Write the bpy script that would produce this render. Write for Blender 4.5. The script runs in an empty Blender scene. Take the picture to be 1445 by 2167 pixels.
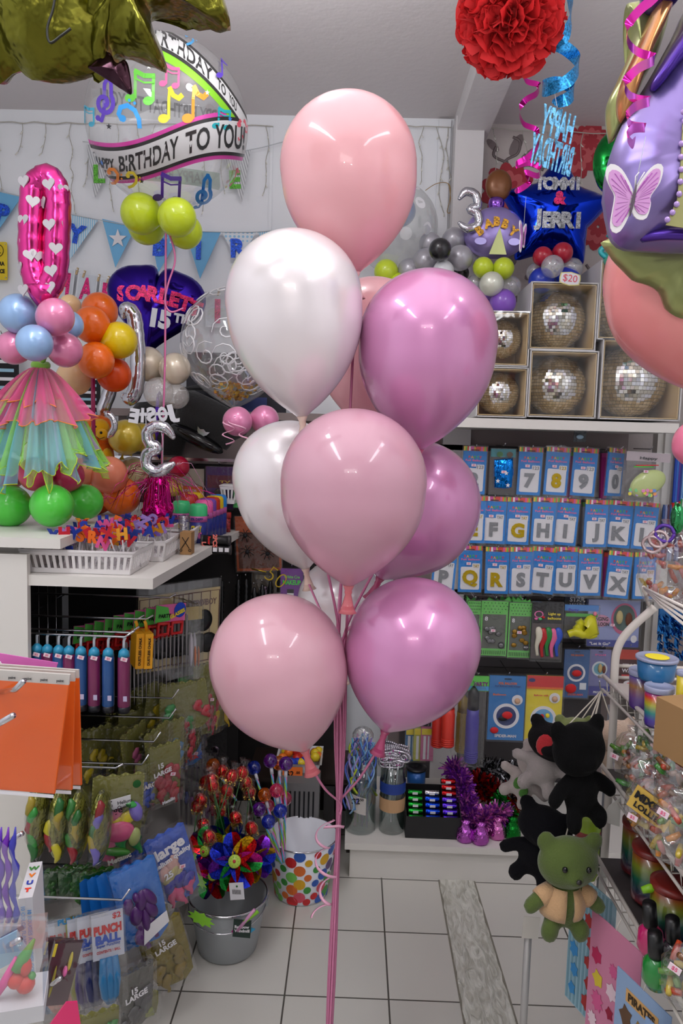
import bpy, bmesh, math, random
from mathutils import Vector, Matrix, noise
random.seed(7)
SC = bpy.context.scene
COL = SC.collection
# ---------------------------------------------------------------- camera
FPX, CX, CY = 1600.0, 722.5, 1083.5
RHO = 0.03
yc = Vector((29.5, 153.5, -FPX)).normalized()
c_, s_ = math.cos(RHO), math.sin(RHO)
xc = Vector((c_, -s_, (29.5*c_-153.5*s_)/FPX)).normalized()
zc = xc.cross(yc).normalized()
W2C = Matrix((xc, yc, zc)).transposed()      # world -> camera axes
C2W = W2C.transposed()
CAM = Vector((0, 0, 1.6))
cd = bpy.data.cameras.new('camera'); cam = bpy.data.objects.new('camera', cd); COL.objects.link(cam)
cam.matrix_world = Matrix.Translation(CAM) @ C2W.to_4x4()
cd.sensor_fit = 'VERTICAL'; cd.sensor_height = 36; cd.sensor_width = 24
cd.lens = 36*FPX/2167; cd.clip_start = 0.02
SC.camera = cam
# ---------------------------------------------------------------- light
wd = bpy.data.worlds.new('world'); SC.world = wd; wd.use_nodes = True
wd.node_tree.nodes['Background'].inputs[0].default_value = (0.8, 0.86, 1, 1)
wd.node_tree.nodes['Background'].inputs[1].default_value = 0.4
SC.view_settings.view_transform = 'Standard'
try: SC.view_settings.look = 'None'
except Exception: pass
SC.view_settings.gamma = 1; SC.view_settings.use_curve_mapping = False
SC.view_settings.exposure = 0.7
def area(name, loc, rot, sx, sy, power, col=(1, 1, 1)):
    l = bpy.data.lights.new(name, 'AREA'); l.shape = 'RECTANGLE'; l.size = sx; l.size_y = sy; l.energy = power; l.color = col
    o = bpy.data.objects.new(name, l); COL.objects.link(o); o.location = loc; o.rotation_euler = rot; return o
area('fluorescent_tube', (-0.8, 0.5, 2.86), (0, math.radians(10), 0), 0.16, 1.8, 11, (0.93, 0.97, 1))
area('fluorescent_tube', (0.95, 0.4, 2.86), (0, math.radians(-10), 0), 0.16, 1.8, 9, (0.95, 0.97, 1))
area('ceiling_panel_light', (-0.3, -2.0, 2.7), (math.radians(38), 0, 0), 1.2, 0.4, 5, (1, 0.97, 0.94))
area('added_ceiling_uplight', (0.0, 0.9, 2.35), (math.pi, 0, 0), 2.0, 1.8, 26, (0.97, 0.97, 1))  # unseen upward light, added to brighten the ceiling
def bulb(loc, p, r=0.03, col=(1, .9, .75)):
    l = bpy.data.lights.new('ceiling_bulb', 'POINT'); l.energy = p; l.shadow_soft_size = r; l.color = col
    o = bpy.data.objects.new('ceiling_bulb', l); COL.objects.link(o); o.location = loc
bulb((0.15, -1.2, 2.35), 3.5, 0.03, (1, 1, 1)); bulb((-0.45, -1.7, 2.5), 3)
bulb((-0.2, 1.9, 2.8), 3, 0.05, (.97, .98, 1))
# ---------------------------------------------------------------- helpers
def P(px, py, Y):
    d = C2W @ Vector((px-CX, CY-py, -FPX)); return CAM + d*(Y/d.y)
def PX(px, py, X):
    d = C2W @ Vector((px-CX, CY-py, -FPX)); return CAM + d*(X/d.x)
def PZ(px, py, Z):
    d = C2W @ Vector((px-CX, CY-py, -FPX)); return CAM + d*((Z-1.6)/d.z)
def S(n, Y): return n*Y/FPX
def lin(c):
    return tuple(((x/255)/12.92 if x/255 <= .04045 else ((x/255+.055)/1.055)**2.4) for x in c)+(1,)
MATS = {}
def mat(key, col, rough=.5, metal=0, coat=0, spec=.5, bump=0, bscale=30, trans=0, alpha=1, bd=0.01, transl=0, sheen=0, glit=0, detail=2, emis=0):
    if key in MATS: return key
    m = bpy.data.materials.new(key); m.use_nodes = True; nt = m.node_tree; b = nt.nodes['Principled BSDF']
    I = b.inputs
    I['Base Color'].default_value = lin(col); I['Roughness'].default_value = rough; I['Metallic'].default_value = metal
    I['Coat Weight'].default_value = coat; I['Coat Roughness'].default_value = .04; I['Specular IOR Level'].default_value = spec
    I['Transmission Weight'].default_value = trans; I['Alpha'].default_value = alpha; I['Sheen Weight'].default_value = sheen
    tc = nt.nodes.new('ShaderNodeTexCoord')
    if bump:
        n = nt.nodes.new('ShaderNodeTexNoise'); n.inputs['Scale'].default_value = bscale; n.inputs['Detail'].default_value = detail
        bp = nt.nodes.new('ShaderNodeBump'); bp.inputs['Strength'].default_value = bump; bp.inputs['Distance'].default_value = bd
        nt.links.new(tc.outputs['Object'], n.inputs['Vector']); nt.links.new(n.outputs['Fac'], bp.inputs['Height']); nt.links.new(bp.outputs[0], I['Normal'])
    if glit:
        v = nt.nodes.new('ShaderNodeTexVoronoi'); v.inputs['Scale'].default_value = glit
        nt.links.new(tc.outputs['Object'], v.inputs['Vector'])
        r = nt.nodes.new('ShaderNodeMapRange'); r.inputs['To Min'].default_value = .45; r.inputs['To Max'].default_value = 1.5
        sx = nt.nodes.new('ShaderNodeSeparateColor'); nt.links.new(v.outputs['Color'], sx.inputs[0]); nt.links.new(sx.outputs[0], r.inputs['Value'])
        mx = nt.nodes.new('ShaderNodeVectorMath'); mx.operation = 'SCALE'; mx.inputs[0].default_value = lin(col)[:3]
        nt.links.new(r.outputs[0], mx.inputs['Scale']); nt.links.new(mx.outputs[0], I['Base Color'])
    if transl:
        out = nt.nodes['Material Output']; t = nt.nodes.new('ShaderNodeBsdfTranslucent'); t.inputs[0].default_value = lin(col)
        x = nt.nodes.new('ShaderNodeMixShader'); x.inputs[0].default_value = transl
        nt.links.new(b.outputs[0], x.inputs[1]); nt.links.new(t.outputs[0], x.inputs[2]); nt.links.new(x.outputs[0], out.inputs[0])
    MATS[key] = m; return key
def film(key, tint=(255, 255, 255), gloss=.12, rough=.06, body=0.0, bcol=(255, 255, 255), bump=0, bscale=25, edge=.5):
    """thin clear plastic: see-through, with mirror glints stronger towards the rim"""
    if key in MATS: return key
    m = bpy.data.materials.new(key); m.use_nodes = True; nt = m.node_tree; nt.nodes.remove(nt.nodes['Principled BSDF'])
    out = nt.nodes['Material Output']
    t = nt.nodes.new('ShaderNodeBsdfTransparent'); t.inputs[0].default_value = lin(tint)
    g = nt.nodes.new('ShaderNodeBsdfGlossy'); g.inputs['Roughness'].default_value = rough
    d = nt.nodes.new('ShaderNodeBsdfDiffuse'); d.inputs[0].default_value = lin(bcol)
    m1 = nt.nodes.new('ShaderNodeMixShader'); m1.inputs[0].default_value = body
    nt.links.new(t.outputs[0], m1.inputs[1]); nt.links.new(d.outputs[0], m1.inputs[2])
    lw = nt.nodes.new('ShaderNodeLayerWeight'); lw.inputs[0].default_value = .3
    mr = nt.nodes.new('ShaderNodeMapRange'); mr.inputs['To Min'].default_value = gloss; mr.inputs['To Max'].default_value = edge
    nt.links.new(lw.outputs['Facing'], mr.inputs['Value'])
    m2 = nt.nodes.new('ShaderNodeMixShader'); nt.links.new(mr.outputs[0], m2.inputs[0])
    nt.links.new(m1.outputs[0], m2.inputs[1]); nt.links.new(g.outputs[0], m2.inputs[2]); nt.links.new(m2.outputs[0], out.inputs[0])
    if bump:
        tc = nt.nodes.new('ShaderNodeTexCoord')
        n = nt.nodes.new('ShaderNodeTexNoise'); n.inputs['Scale'].default_value = bscale
        bp = nt.nodes.new('ShaderNodeBump'); bp.inputs['Strength'].default_value = bump; bp.inputs['Distance'].default_value = .01
        nt.links.new(tc.outputs['Object'], n.inputs['Vector']); nt.links.new(n.outputs['Fac'], bp.inputs['Height']); nt.links.new(bp.outputs[0], g.inputs['Normal'])
    MATS[key] = m; return key
def k(c): return '%d_%d_%d' % tuple(c)
def latex(c, t=.15): return mat('latex_'+k(c), c, .28, coat=.55, transl=t, spec=.45)
def pearl(c): return mat('pearl_'+k(c), c, .3, metal=.22, coat=.7, spec=.6, transl=.06)
def foil(c, b=.25, s=18, r=.14): return mat('foil_'+k(c)+'_%d' % int(b*100), c, r, metal=.92, bump=b, bscale=s, bd=.012)
def plastic(c, r=.35): return mat('plastic_'+k(c), c, r, spec=.5)
def paper(c): return mat('paper_'+k(c), c, .6, spec=.3)
def glitter(c): return mat('glitter_'+k(c), c, .4, metal=.3, glit=260)
def fabric(c): return mat('plush_'+k(c), c, .95, sheen=(.3 if sum(c) > 120 else .03), bump=.6, bscale=350, bd=.003, spec=.1)
def foilprint(c): return mat('print_'+k(c), c, .3, metal=.25, spec=.6)
CLEAR = film('clear_plastic', gloss=.05, bump=.5, bscale=22, edge=.35, body=.02)
CLEARB = film('clear_balloon_skin', gloss=.04, rough=.03, body=.05, edge=.5)
CHROME = mat('chrome', (200, 200, 205), .12, metal=1)
WIREW = mat('white_wire', (215, 208, 200), .4)
class MB:
    def __init__(s): s.v = []; s.f = []; s.m = []; s.sm = []; s.mats = []; s.M = None
    def add(s, vs, fs, m, smooth=False):
        n = len(s.v)
        if m not in s.mats: s.mats.append(m)
        i = s.mats.index(m)
        M = s.M
        s.v += [tuple(M @ Vector(p)) if M else tuple(p) for p in vs]
        for f in fs: s.f.append(tuple(a+n for a in f)); s.m.append(i); s.sm.append(smooth)
        return s
    def box(s, c, d, m, R=None):
        x, y, z = d[0]/2, d[1]/2, d[2]/2
        vs = [Vector(p) for p in ((-x, -y, -z), (x, -y, -z), (x, y, -z), (-x, y, -z), (-x, -y, z), (x, -y, z), (x, y, z), (-x, y, z))]
        if R: vs = [R @ p for p in vs]
        return s.add([p+Vector(c) for p in vs], [(0, 3, 2, 1), (4, 5, 6, 7), (0, 1, 5, 4), (1, 2, 6, 5), (2, 3, 7, 6), (3, 0, 4, 7)], m)
    def quad(s, a, b, c, d, m): return s.add([a, b, c, d], [(0, 1, 2, 3)], m)
    def tube(s, path, r, m, n=8, closed=False, caps=True, flat=1):
        path = [Vector(p) for p in path]; N = len(path); rs = r if isinstance(r, (list, tuple)) else [r]*N
        vs = []; fs = []; ref = None
        for i, p in enumerate(path):
            a = path[(i-1) % N] if (i or closed) else p; b = path[(i+1) % N] if (i < N-1 or closed) else p
            t = (b-a)
            t = t.normalized() if t.length > 1e-9 else Vector((0, 0, 1))
            if ref is None:
                ref = Vector((0, -1, 0)) if abs(t.y) < .8 else Vector((0, 0, 1))
            u = ref-t*ref.dot(t)
            u = u.normalized() if u.length > 1e-6 else t.orthogonal().normalized()
            ref = u
            w = t.cross(u)
            for j in range(n):
                th = 2*math.pi*j/n; vs.append(p+(u*math.cos(th)*flat+w*math.sin(th))*rs[i])
        L = N if closed else N-1
        for i in range(L):
            for j in range(n):
                a = i*n+j; b = i*n+(j+1) % n; c = ((i+1) % N)*n+(j+1) % n; d = ((i+1) % N)*n+j
                fs.append((a, b, c, d))
        if caps and not closed:
            fs.append(tuple(reversed(range(n)))); fs.append(tuple((N-1)*n+j for j in range(n)))
        return s.add(vs, fs, m, True)
    def lathe(s, prof, m, c=(0, 0, 0), R=None, n=24, smooth=True, ell=(1, 1)):
        """prof: list of (radius, height) along local z"""
        vs = []; fs = []; N = len(prof)
        for r, h in prof:
            for j in range(n):
                th = 2*math.pi*j/n; p = Vector((r*math.cos(th)*ell[0], r*math.sin(th)*ell[1], h))
                if R: p = R @ p
                vs.append(p+Vector(c))
        for i in range(N-1):
            for j in range(n): fs.append((i*n+j, i*n+(j+1) % n, (i+1)*n+(j+1) % n, (i+1)*n+j))
        if prof[0][0] > 1e-4: fs.append(tuple(reversed(range(n))))
        if prof[-1][0] > 1e-4: fs.append(tuple((N-1)*n+j for j in range(n)))
        return s.add(vs, fs, m, smooth)
    def open_lathe(s, prof, m, c=(0, 0, 0), R=None, n=24, smooth=True, ell=(1, 1)):
        s.lathe(prof, m, c, R, n, smooth, ell)
        for q in (0, -1):
            if prof[q][0] > 1e-4: s.f.pop(); s.m.pop(); s.sm.pop()
        return s
    def ball(s, c, r, m, n=16, sc=(1, 1, 1), R=None):
        N = max(6, n//2); pr = [(math.sin(math.pi*i/N), -math.cos(math.pi*i/N)) for i in range(N+1)]
        q = MB(); q.lathe(pr, m, n=n)
        vs = []
        for p in q.v:
            p = Vector((p[0]*sc[0]*r, p[1]*sc[1]*r, p[2]*sc[2]*r))
            if R: p = R @ p
            vs.append(p+Vector(c))
        return s.add(vs, q.f, m, True)
    def plate(s, pts, th, m, M=None):
        """pts 2D outline in x,z; extruded along y from 0 to th (front faces -y)"""
        n = len(pts)
        vs = [Vector((x, 0, z)) for x, z in pts]+[Vector((x, th, z)) for x, z in pts]
        if M: vs = [M @ p for p in vs]
        fs = [tuple(range(n)), tuple(reversed(range(n, 2*n)))]+[(i, i+n, (i+1) % n+n, (i+1) % n) for i in range(n)]
        return s.add(vs, fs, m)
    def puff(s, pts, h, m, rings=7, c=None, e=.5, back=True, M=None, wr=0, seed=0):
        """inflated foil cushion from a star-convex outline (x,z)"""
        n = len(pts); c = c or (sum(p[0] for p in pts)/n, sum(p[1] for p in pts)/n)
        vs = []; fs = []
        for side in ((-1, 1) if back else (-1,)):
            b0 = len(vs)
            for r in range(rings):
                t = 1-(r/(rings))**1.6*1.0; t = max(t, .0)
                for i, (x, z) in enumerate(pts):
                    q = h*max(0, 1-t**2.4)**e
                    if wr: q *= 1+wr*math.sin(i*2.4+seed)*t**3
                    vs.append(Vector((c[0]+(x-c[0])*t, side*q, c[1]+(z-c[1])*t)))
            vs.append(Vector((c[0], side*h, c[1])))
            for r in range(rings-1):
                for i in range(n):
                    a = b0+r*n+i; b = b0+r*n+(i+1) % n; f = (a, b, b+n, a+n)
                    fs.append(f if side < 0 else f[::-1])
            for i in range(n):
                f = (b0+(rings-1)*n+i, b0+(rings-1)*n+(i+1) % n, b0+rings*n); fs.append(f if side < 0 else f[::-1])
        if M: vs = [M @ p for p in vs]
        return s.add(vs, fs, m, True)
    def mesh(s, name):
        me = bpy.data.meshes.new(name); me.from_pydata([tuple(p) for p in s.v], [], s.f)
        for q in s.mats: me.materials.append(MATS[q])
        me.polygons.foreach_set('material_index', s.m); me.polygons.foreach_set('use_smooth', s.sm); me.update(); return me
    def build(s, name, parent=None, loc=None, rot=None, world=False):
        if world and parent:
            Mi = full(parent).inverted(); s.v = [Mi @ Vector(p) for p in s.v]
        elif world and loc is not None:
            s.v = [Vector(p)-Vector(loc) for p in s.v]
        o = bpy.data.objects.new(name, s.mesh(name)); COL.objects.link(o)
        if parent: o.parent = parent
        if loc is not None: o.location = loc
        if rot is not None: o.rotation_euler = rot
        return o
def full(o):
    m = o.matrix_basis.copy()
    return full(o.parent) @ m if o.parent else m
def tag(o, label, cat, group=None, kind=None):
    o['label'] = label; o['category'] = cat
    if group: o['group'] = group
    if kind: o['kind'] = kind
    return o
def struct(o, label=None):
    o['kind'] = 'structure'
    if label: o['label'] = label
    return o
def E(name, loc, label, cat, group=None, rot=(0, 0, 0)):
    o = bpy.data.objects.new(name, None); COL.objects.link(o); o.empty_display_size = .03
    o.location = loc; o.rotation_euler = rot
    return tag(o, label, cat, group)
def kids(o): return [c for c in bpy.data.objects if c.parent == o]
def copytree(o, parent=None):
    c = o.copy(); COL.objects.link(c)
    if parent: c.parent = parent
    for ch in list(o.children): copytree(ch, c)
    return c
TX = {}
def textmesh(t, m, size=1, ext=.0, bold=0, font=None, spacing=1):
    """letters as a mesh in x,z plane facing -y, centred"""
    key = (t, round(bold, 5), round(ext/size, 4), spacing)
    if key not in TX:
        cu = bpy.data.curves.new('txt', 'FONT'); cu.body = t; cu.size = 1; cu.offset = bold; cu.extrude = ext/size/2; cu.space_character = spacing
        cu.align_x = 'CENTER'; cu.align_y = 'CENTER'; cu.resolution_u = 3
        o = bpy.data.objects.new('txt', cu); COL.objects.link(o)
        dg = bpy.context.evaluated_depsgraph_get(); me = o.evaluated_get(dg).to_mesh()
        vs = [v.co.copy() for v in me.vertices]; fs = [tuple(p.vertices) for p in me.polygons]
        bpy.data.objects.remove(o); bpy.data.curves.remove(cu)
        if vs:
            mx = (min(v.x for v in vs)+max(v.x for v in vs))/2; mz = (min(v.y for v in vs)+max(v.y for v in vs))/2
            vs = [Vector((v.x-mx, -v.z, v.y-mz)) for v in vs]
        TX[key] = (vs, fs)
    vs, fs = TX[key]
    return [v*size for v in vs], fs
def text(mb, t, m, size, at=(0, 0, 0), ext=0.0004, bold=.02, R=None, mirror=False, fit=None, fity=None, spacing=1):
    vs, fs = textmesh(t, m, size, ext, bold, spacing=spacing)
    if not vs: return mb
    if fit:
        w = max(v.x for v in vs)-min(v.x for v in vs); vs = [Vector((v.x*fit/w, v.y, v.z)) for v in vs]
    if fity:
        w = max(v.z for v in vs)-min(v.z for v in vs); vs = [Vector((v.x, v.y, v.z*fity/w)) for v in vs]
    if mirror: vs = [Vector((-v.x, v.y, v.z)) for v in vs]
    if R: vs = [R @ v for v in vs]
    mb.add([v+Vector(at) for v in vs], fs, m); return mb
def Rz(a): return Matrix.Rotation(a, 3, 'Z')
def Ry(a): return Matrix.Rotation(a, 3, 'Y')
def Rx(a): return Matrix.Rotation(a, 3, 'X')
rd = math.radians
def look(d): return Vector(d).to_track_quat('Z', 'Y').to_matrix()
def smoothpath(pts, n=6):
    pts = [Vector(p) for p in pts]; out = []
    for i in range(len(pts)-1):
        p0 = pts[max(i-1, 0)]; p1 = pts[i]; p2 = pts[i+1]; p3 = pts[min(i+2, len(pts)-1)]
        for j in range(n):
            t = j/n; out.append(.5*((2*p1)+(p2-p0)*t+(2*p0-5*p1+4*p2-p3)*t*t+(3*p1-p0-3*p2+p3)*t**3))
    out.append(pts[-1]); return out
# ================================================================ room
WALLP = mat('wall_paint', (236, 238, 242), .75, bump=.25, bscale=9, bd=.01, detail=6)
CEILP = mat('ceiling_paint', (214, 208, 208), .85, bump=.1, bscale=40)
LAM = mat('white_laminate', (218, 214, 208), .4)
LAMD = mat('taupe_laminate', (140, 126, 124), .55)
DARKP = mat('dark_panel', (44, 40, 40), .7)
TRIMW = mat('trim_paint', (218, 214, 214), .5, bump=.3, bscale=25, bd=.006)
# floor with tiles: 0.30 m grid
def floor_mat():
    m = bpy.data.materials.new('floor_tiles'); m.use_nodes = True; nt = m.node_tree; b = nt.nodes['Principled BSDF']
    tc = nt.nodes.new('ShaderNodeTexCoord'); mp = nt.nodes.new('ShaderNodeMapping')
    a = PZ(813.8, 1972, 0)
    mp.inputs['Location'].default_value = (-a.x/.3, -a.y/.3, 0); mp.inputs['Scale'].default_value = (1/.3, 1/.3, 1)
    br = nt.nodes.new('ShaderNodeTexBrick'); br.offset = 0; br.squash = 1
    br.inputs['Scale'].default_value = 1; br.inputs['Mortar Size'].default_value = .009; br.inputs['Brick Width'].default_value = 1; br.inputs['Row Height'].default_value = 1
    br.inputs['Color1'].default_value = lin((206, 203, 196)); br.inputs['Color2'].default_value = lin((200, 197, 190)); br.inputs['Mortar'].default_value = lin((84, 80, 74))
    nt.links.new(tc.outputs['Object'], mp.inputs[0]); nt.links.new(mp.outputs[0], br.inputs['Vector']); nt.links.new(br.outputs['Color'], b.inputs['Base Color'])
    b.inputs['Roughness'].default_value = .28
    bp = nt.nodes.new('ShaderNodeBump'); bp.invert = True; bp.inputs['Strength'].default_value = .4; bp.inputs['Distance'].default_value = .002
    nt.links.new(br.outputs['Fac'], bp.inputs['Height']); nt.links.new(bp.outputs[0], b.inputs['Normal'])
    MATS['floor_tiles'] = m
floor_mat()
XL, XR, YF, YB, ZC = -1.75, 1.75, -3.0, 3.3, 2.94
o = MB().box(((XL+XR)/2, .25, -.05), (XR-XL+.2, 6.7, .1), 'floor_tiles').build('floor'); struct(o)
o = MB().box(((XL+XR)/2, .25, ZC+.05), (XR-XL+.2, 6.7, .1), CEILP).build('ceiling'); struct(o)
pc = P(962, 310, 3.2).x; pd = P(1022, 310, 3.2).x
o = MB().box(((XL+pd)/2, YB+.05, ZC/2), (pd-XL, .1, ZC), WALLP).build('wall_back'); struct(o)
o = MB().box((XL-.05, .15, ZC/2), (.1, 6.3, ZC), WALLP).build('wall_left'); struct(o)
o = MB().box((XR+.05, .15, ZC/2), (.1, 6.3, ZC), WALLP).build('wall_right'); struct(o)
o = MB().box((0, YF-.05, ZC/2), (3.7, .1, ZC), WALLP).build('wall_front'); struct(o)
# wallpapered recess right of the column
WPAP = mat('wallpaper_ground', (196, 186, 182), .7, bump=.15, bscale=60)
RED = paper((168, 52, 62)); REDL = paper((196, 92, 96)); GREYL = paper((128, 116, 116)); DKL = paper((96, 86, 86))
wp = MB(); wp.box(((pd+XR)/2, YB+.09, ZC/2), (XR-pd, .1, ZC), WPAP)
yw = YB+.038
def petals(cx, cz, r, n, m, off, a0=0, asp=.34):
    for i in range(n):
        a = a0+2*math.pi*i/n; pts = []
        for j in range(12):
            t = 2*math.pi*j/12; L = r*(.56+.44*math.cos(t)); Wd = r*asp*.8*math.sin(t)
            pts.append(Vector((cx+L*math.cos(a)-Wd*math.sin(a), off, cz+L*math.sin(a)+Wd*math.cos(a))))
        wp.add([p-Vector((0, .0001*(i+1), 0)) for p in pts][::-1], [tuple(range(12))], m)
def flower(px, py, r):
    p = P(px, py, yw)
    petals(p.x, p.z, r, 11, RED, yw); petals(p.x, p.z, r*.72, 10, REDL, yw-.001, .3); petals(p.x, p.z, r*.45, 8, RED, yw-.002, .1)
def leaf(px, py, r, a, m=GREYL):
    p = P(px, py, yw); pts = []
    for j in range(14):
        t = 2*math.pi*j/14; L = r*(.5-.5*math.cos(t)); Wd = r*.22*math.sin(t)
        pts.append(Vector((p.x+L*math.cos(a)-Wd*math.sin(a), yw+.001, p.z+L*math.sin(a)+Wd*math.cos(a))))
    wp.add(pts, [tuple(range(14))], m)
def vine(pts):
    q = [P(a, b, yw+.001) for a, b in pts]; wp.tube(smoothpath(q), .006, GREYL, 5, flat=.2)
for f in ((1075, 405, .12), (1215, 325, .11), (1265, 480, .1), (1250, 300, .08), (1330, 640, .11), (1405, 420, .12)): flower(*f)
vine([(1060, 370), (1070, 340), (1095, 325), (1100, 300), (1085, 290)]); vine([(1050, 310), (1045, 330), (1075, 345)]); vine([(1150, 360), (1110, 350), (1075, 385)])
vine([(1190, 400), (1240, 360), (1265, 345)]); vine([(1240, 560), (1270, 600), (1300, 610)]); vine([(1100, 640), (1130, 620), (1120, 590)])
for l in ((1080, 330, .1, 1.1), (1100, 345, .11, .6), (1130, 350, .1, .2), (1055, 320, .07, 2.4), (1250, 350, .1, -.4), (1090, 560, .12, 2.2), (1110, 590, .1, .5), (1095, 640, .1, 1.9), (1240, 610, .12, .4)): leaf(*l)
o = wp.build('wall_wallpaper'); struct(o)
# column and beam
o = MB().box(((pc+pd)/2, YB-.04, ZC/2), (pd-pc, .16, ZC-.07), TRIMW).build('trim_1'); struct(o)
bm_ = MB(); bz = ZC-.045
x1, x2 = P(965, 300, 3.2).x, P(1034, 300, 3.2).x
bm_.box(((x1+x2)/2, 2.2, bz), (x2-x1, 2.3, .09), TRIMW)
o = bm_.build('trim_2'); struct(o)
# cracked joint lines / brick offsets on the painted wall (thin raised courses)
tb = MB()
for px_ in (573,): 
    p = P(px_, 400, YB); tb.box((p.x, YB-.004, 2.2), (.012, .008, 1.4), WALLP)
p = P(935, 400, YB); tb.box((p.x, YB-.01, 2.2), (.05, .02, 1.46), WALLP)
o = tb.build('trim_3'); struct(o)

# patch strip on floor: torn white tape
def tape():
    L = [(928, 1857), (945, 1960), (952, 2010), (965, 2085), (985, 2167)]; Rr = [(998, 1860), (1012, 1900), (1035, 2000), (1060, 2090), (1090, 2167)]
    TP = mat('worn_strip_shaded_crinkles', (222, 220, 210), .3, bump=1, bscale=22, bd=.012, detail=12)
    TG = mat('tape_edge_grey', (128, 124, 112), .7, bump=.4, bscale=80)
    nt = MATS[TP].node_tree; tc = nt.nodes.new('ShaderNodeTexCoord'); mp = nt.nodes.new('ShaderNodeMapping'); mp.inputs['Rotation'].default_value = (0, 0, -.5); mp.inputs["Scale"].default_value = (40, 12, 1)
    nz = nt.nodes.new('ShaderNodeTexNoise'); nz.inputs['Scale'].default_value = 1.2; nz.inputs['Detail'].default_value = 8; nz.inputs['Distortion'].default_value = 1.5; cr = nt.nodes.new('ShaderNodeValToRGB')
    cr.color_ramp.elements[0].position = .36; cr.color_ramp.elements[0].color = lin((182, 180, 168)); cr.color_ramp.elements[1].position = .62; cr.color_ramp.elements[1].color = lin((222, 221, 212))  # ramp paints the crinkles' light and shade into the tape colour
    nt.links.new(tc.outputs['Object'], mp.inputs[0]); nt.links.new(mp.outputs[0], nz.inputs['Vector']); nt.links.new(nz.outputs['Fac'], cr.inputs[0]); nt.links.new(cr.outputs[0], nt.nodes['Principled BSDF'].inputs['Base Color'])
    for n_ in nt.nodes:
        if n_.type == 'BUMP': nt.links.new(nz.outputs['Fac'], n_.inputs['Height'])
    mb = MB(); n = 40; vs = []; fs = []
    a0, a1 = PZ(928, 1852, 0), PZ(998, 1852, 0); b0, b1 = PZ(985, 2167, 0), PZ(1092, 2167, 0)
    d0 = (b0-a0); d1 = (b1-a1)
    for i in range(n+1):
        t = i/n*2.2
        for j in range(7):
            s = j/6; l = a0+d0*t; r = a1+d1*t; p = l.lerp(r, s)
            jt = noise.noise(Vector((i*.9, j*5, 0)))*.006
            z = .002+(.0022*noise.noise(Vector((p.x*60, p.y*9, 0))) if 0 < j < 6 else -.0015)
            vs.append(Vector((p.x+(jt if j in (0, 6) else 0), p.y, max(.0006, z))))
    for i in range(n):
        for j in range(6): a = i*7+j; fs.append((a+7, a+8, a+1, a))
    mb.add(vs, fs, TP, True)
    e_ = Vector((.006, 0, 0)); q_ = [a0-e_, a1+e_, a1+d1*2.2+e_, a0+d0*2.2-e_]; mb.add([Vector((p.x, p.y, .0005)) for p in q_], [(3, 2, 1, 0)], TG)  # wider grey strip beneath, showing as a dark line along the tape edges
    return mb, a0, a1
mb, a0, a1 = tape()
o = mb.build('floor_tape'); tag(o, 'wide worn strip of crinkled white tape running along the tiled floor', 'tape')

# ================================================================ balloons
def bprof(r, L, n=26, neck=.05):
    """teardrop profile, widest at the top, z=0 centre of the round part; tail goes to -L"""
    pr = []
    for i in range(n+1):
        a = math.pi*i/n*1.0
        if a <= math.pi/2+.15:
            pr.append((r*math.sin(a), r*math.cos(a)))
    a0 = math.pi/2+.15; z0 = r*math.cos(a0); r0 = r*math.sin(a0)
    m = 18
    for i in range(1, m+1):
        t = i/m; z = z0+(-L-z0)*t
        rr = r0*(1-t**2.1)**(.86)
        rr = max(rr, r*neck)
        pr.append((rr, z))
    return pr[::-1]
def balloon(c, r, L, m, label, group, tilt=(0, 0, -1), knot=True, name='balloon', cat='balloon', n=48, nm=None, parent=None):
    """c centre of round part; tilt = direction of the tail"""
    R = look(-Vector(tilt))
    mb = MB(); mb.lathe(bprof(r, L), m, R=R, n=n)
    o = mb.build(name, parent, loc=c)
    if label: tag(o, label, cat, group)
    if knot:
        kb = MB(); s = r*.09
        kb.lathe([(s*.9, 0), (s*.55, -s*.8), (s*.6, -s*1.1), (s*.5, -s*1.5), (s*1.0, -s*3.6), (s*1.45, -s*4.3), (s*1.3, -s*4.35), (s*.5, -s*2)], nm or m, c=(R @ Vector((0, 0, -L+s*.2))), R=R, n=16)
        kb.build('neck', o)
    return o
def tailpt(c, r, L, tilt): return Vector(c)+Vector(tilt).normalized()*(L+r*.3)
# bouquet: (px,py of round centre, radius px, tail tip px, Y, material, label)
BG = 'helium balloons of the pink and white bouquet'
PEACH = latex((244, 184, 190)); WPE = pearl((240, 232, 234)); LIL = pearl((214, 142, 192)); ROSE = latex((214, 162, 180)); LPK = latex((226, 174, 188))
gather = P(722, 1355, 1.52)
gath2 = P(716, 1745, 1.52)
bq = [
 (737, 352, 139, (752, 588), 1.60, PEACH, 'peach pink balloon at the very top of the bouquet', 1),
 (622, 636, 142, (640, 893), 1.50, WPE, 'large pearl white balloon on the left of the bouquet, in front', 2),
 (905, 720, 144, (885, 962), 1.55, LIL, 'pearly orchid pink balloon at the upper right of the bouquet', 1),
 (790, 712, 120, (750, 900), 1.85, PEACH, 'peach pink balloon half hidden behind the white and orchid ones', 1),
 (612, 1010, 120, (648, 1212), 1.72, WPE, 'pearl white balloon half hidden behind the dusty pink middle one', 1),
 (748, 1020, 155, (737, 1250), 1.38, ROSE, 'dusty pink balloon in the centre of the bouquet, nearest', 1),
 (880, 1068, 136, (800, 1232), 1.72, LIL, 'orchid pink balloon behind the dusty pink middle one, right', 1),
 (587, 1400, 147, (648, 1597), 1.42, LPK, 'light pink balloon at the lower left of the bouquet', 1),
 (876, 1362, 143, (812, 1556), 1.45, LIL, 'orchid pink balloon at the lower right of the bouquet', 1),
 (720, 1272, 92, (728, 1420), 1.85, WPE, 'white balloon mostly hidden in the lower middle of the bouquet', 1),
]
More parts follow.
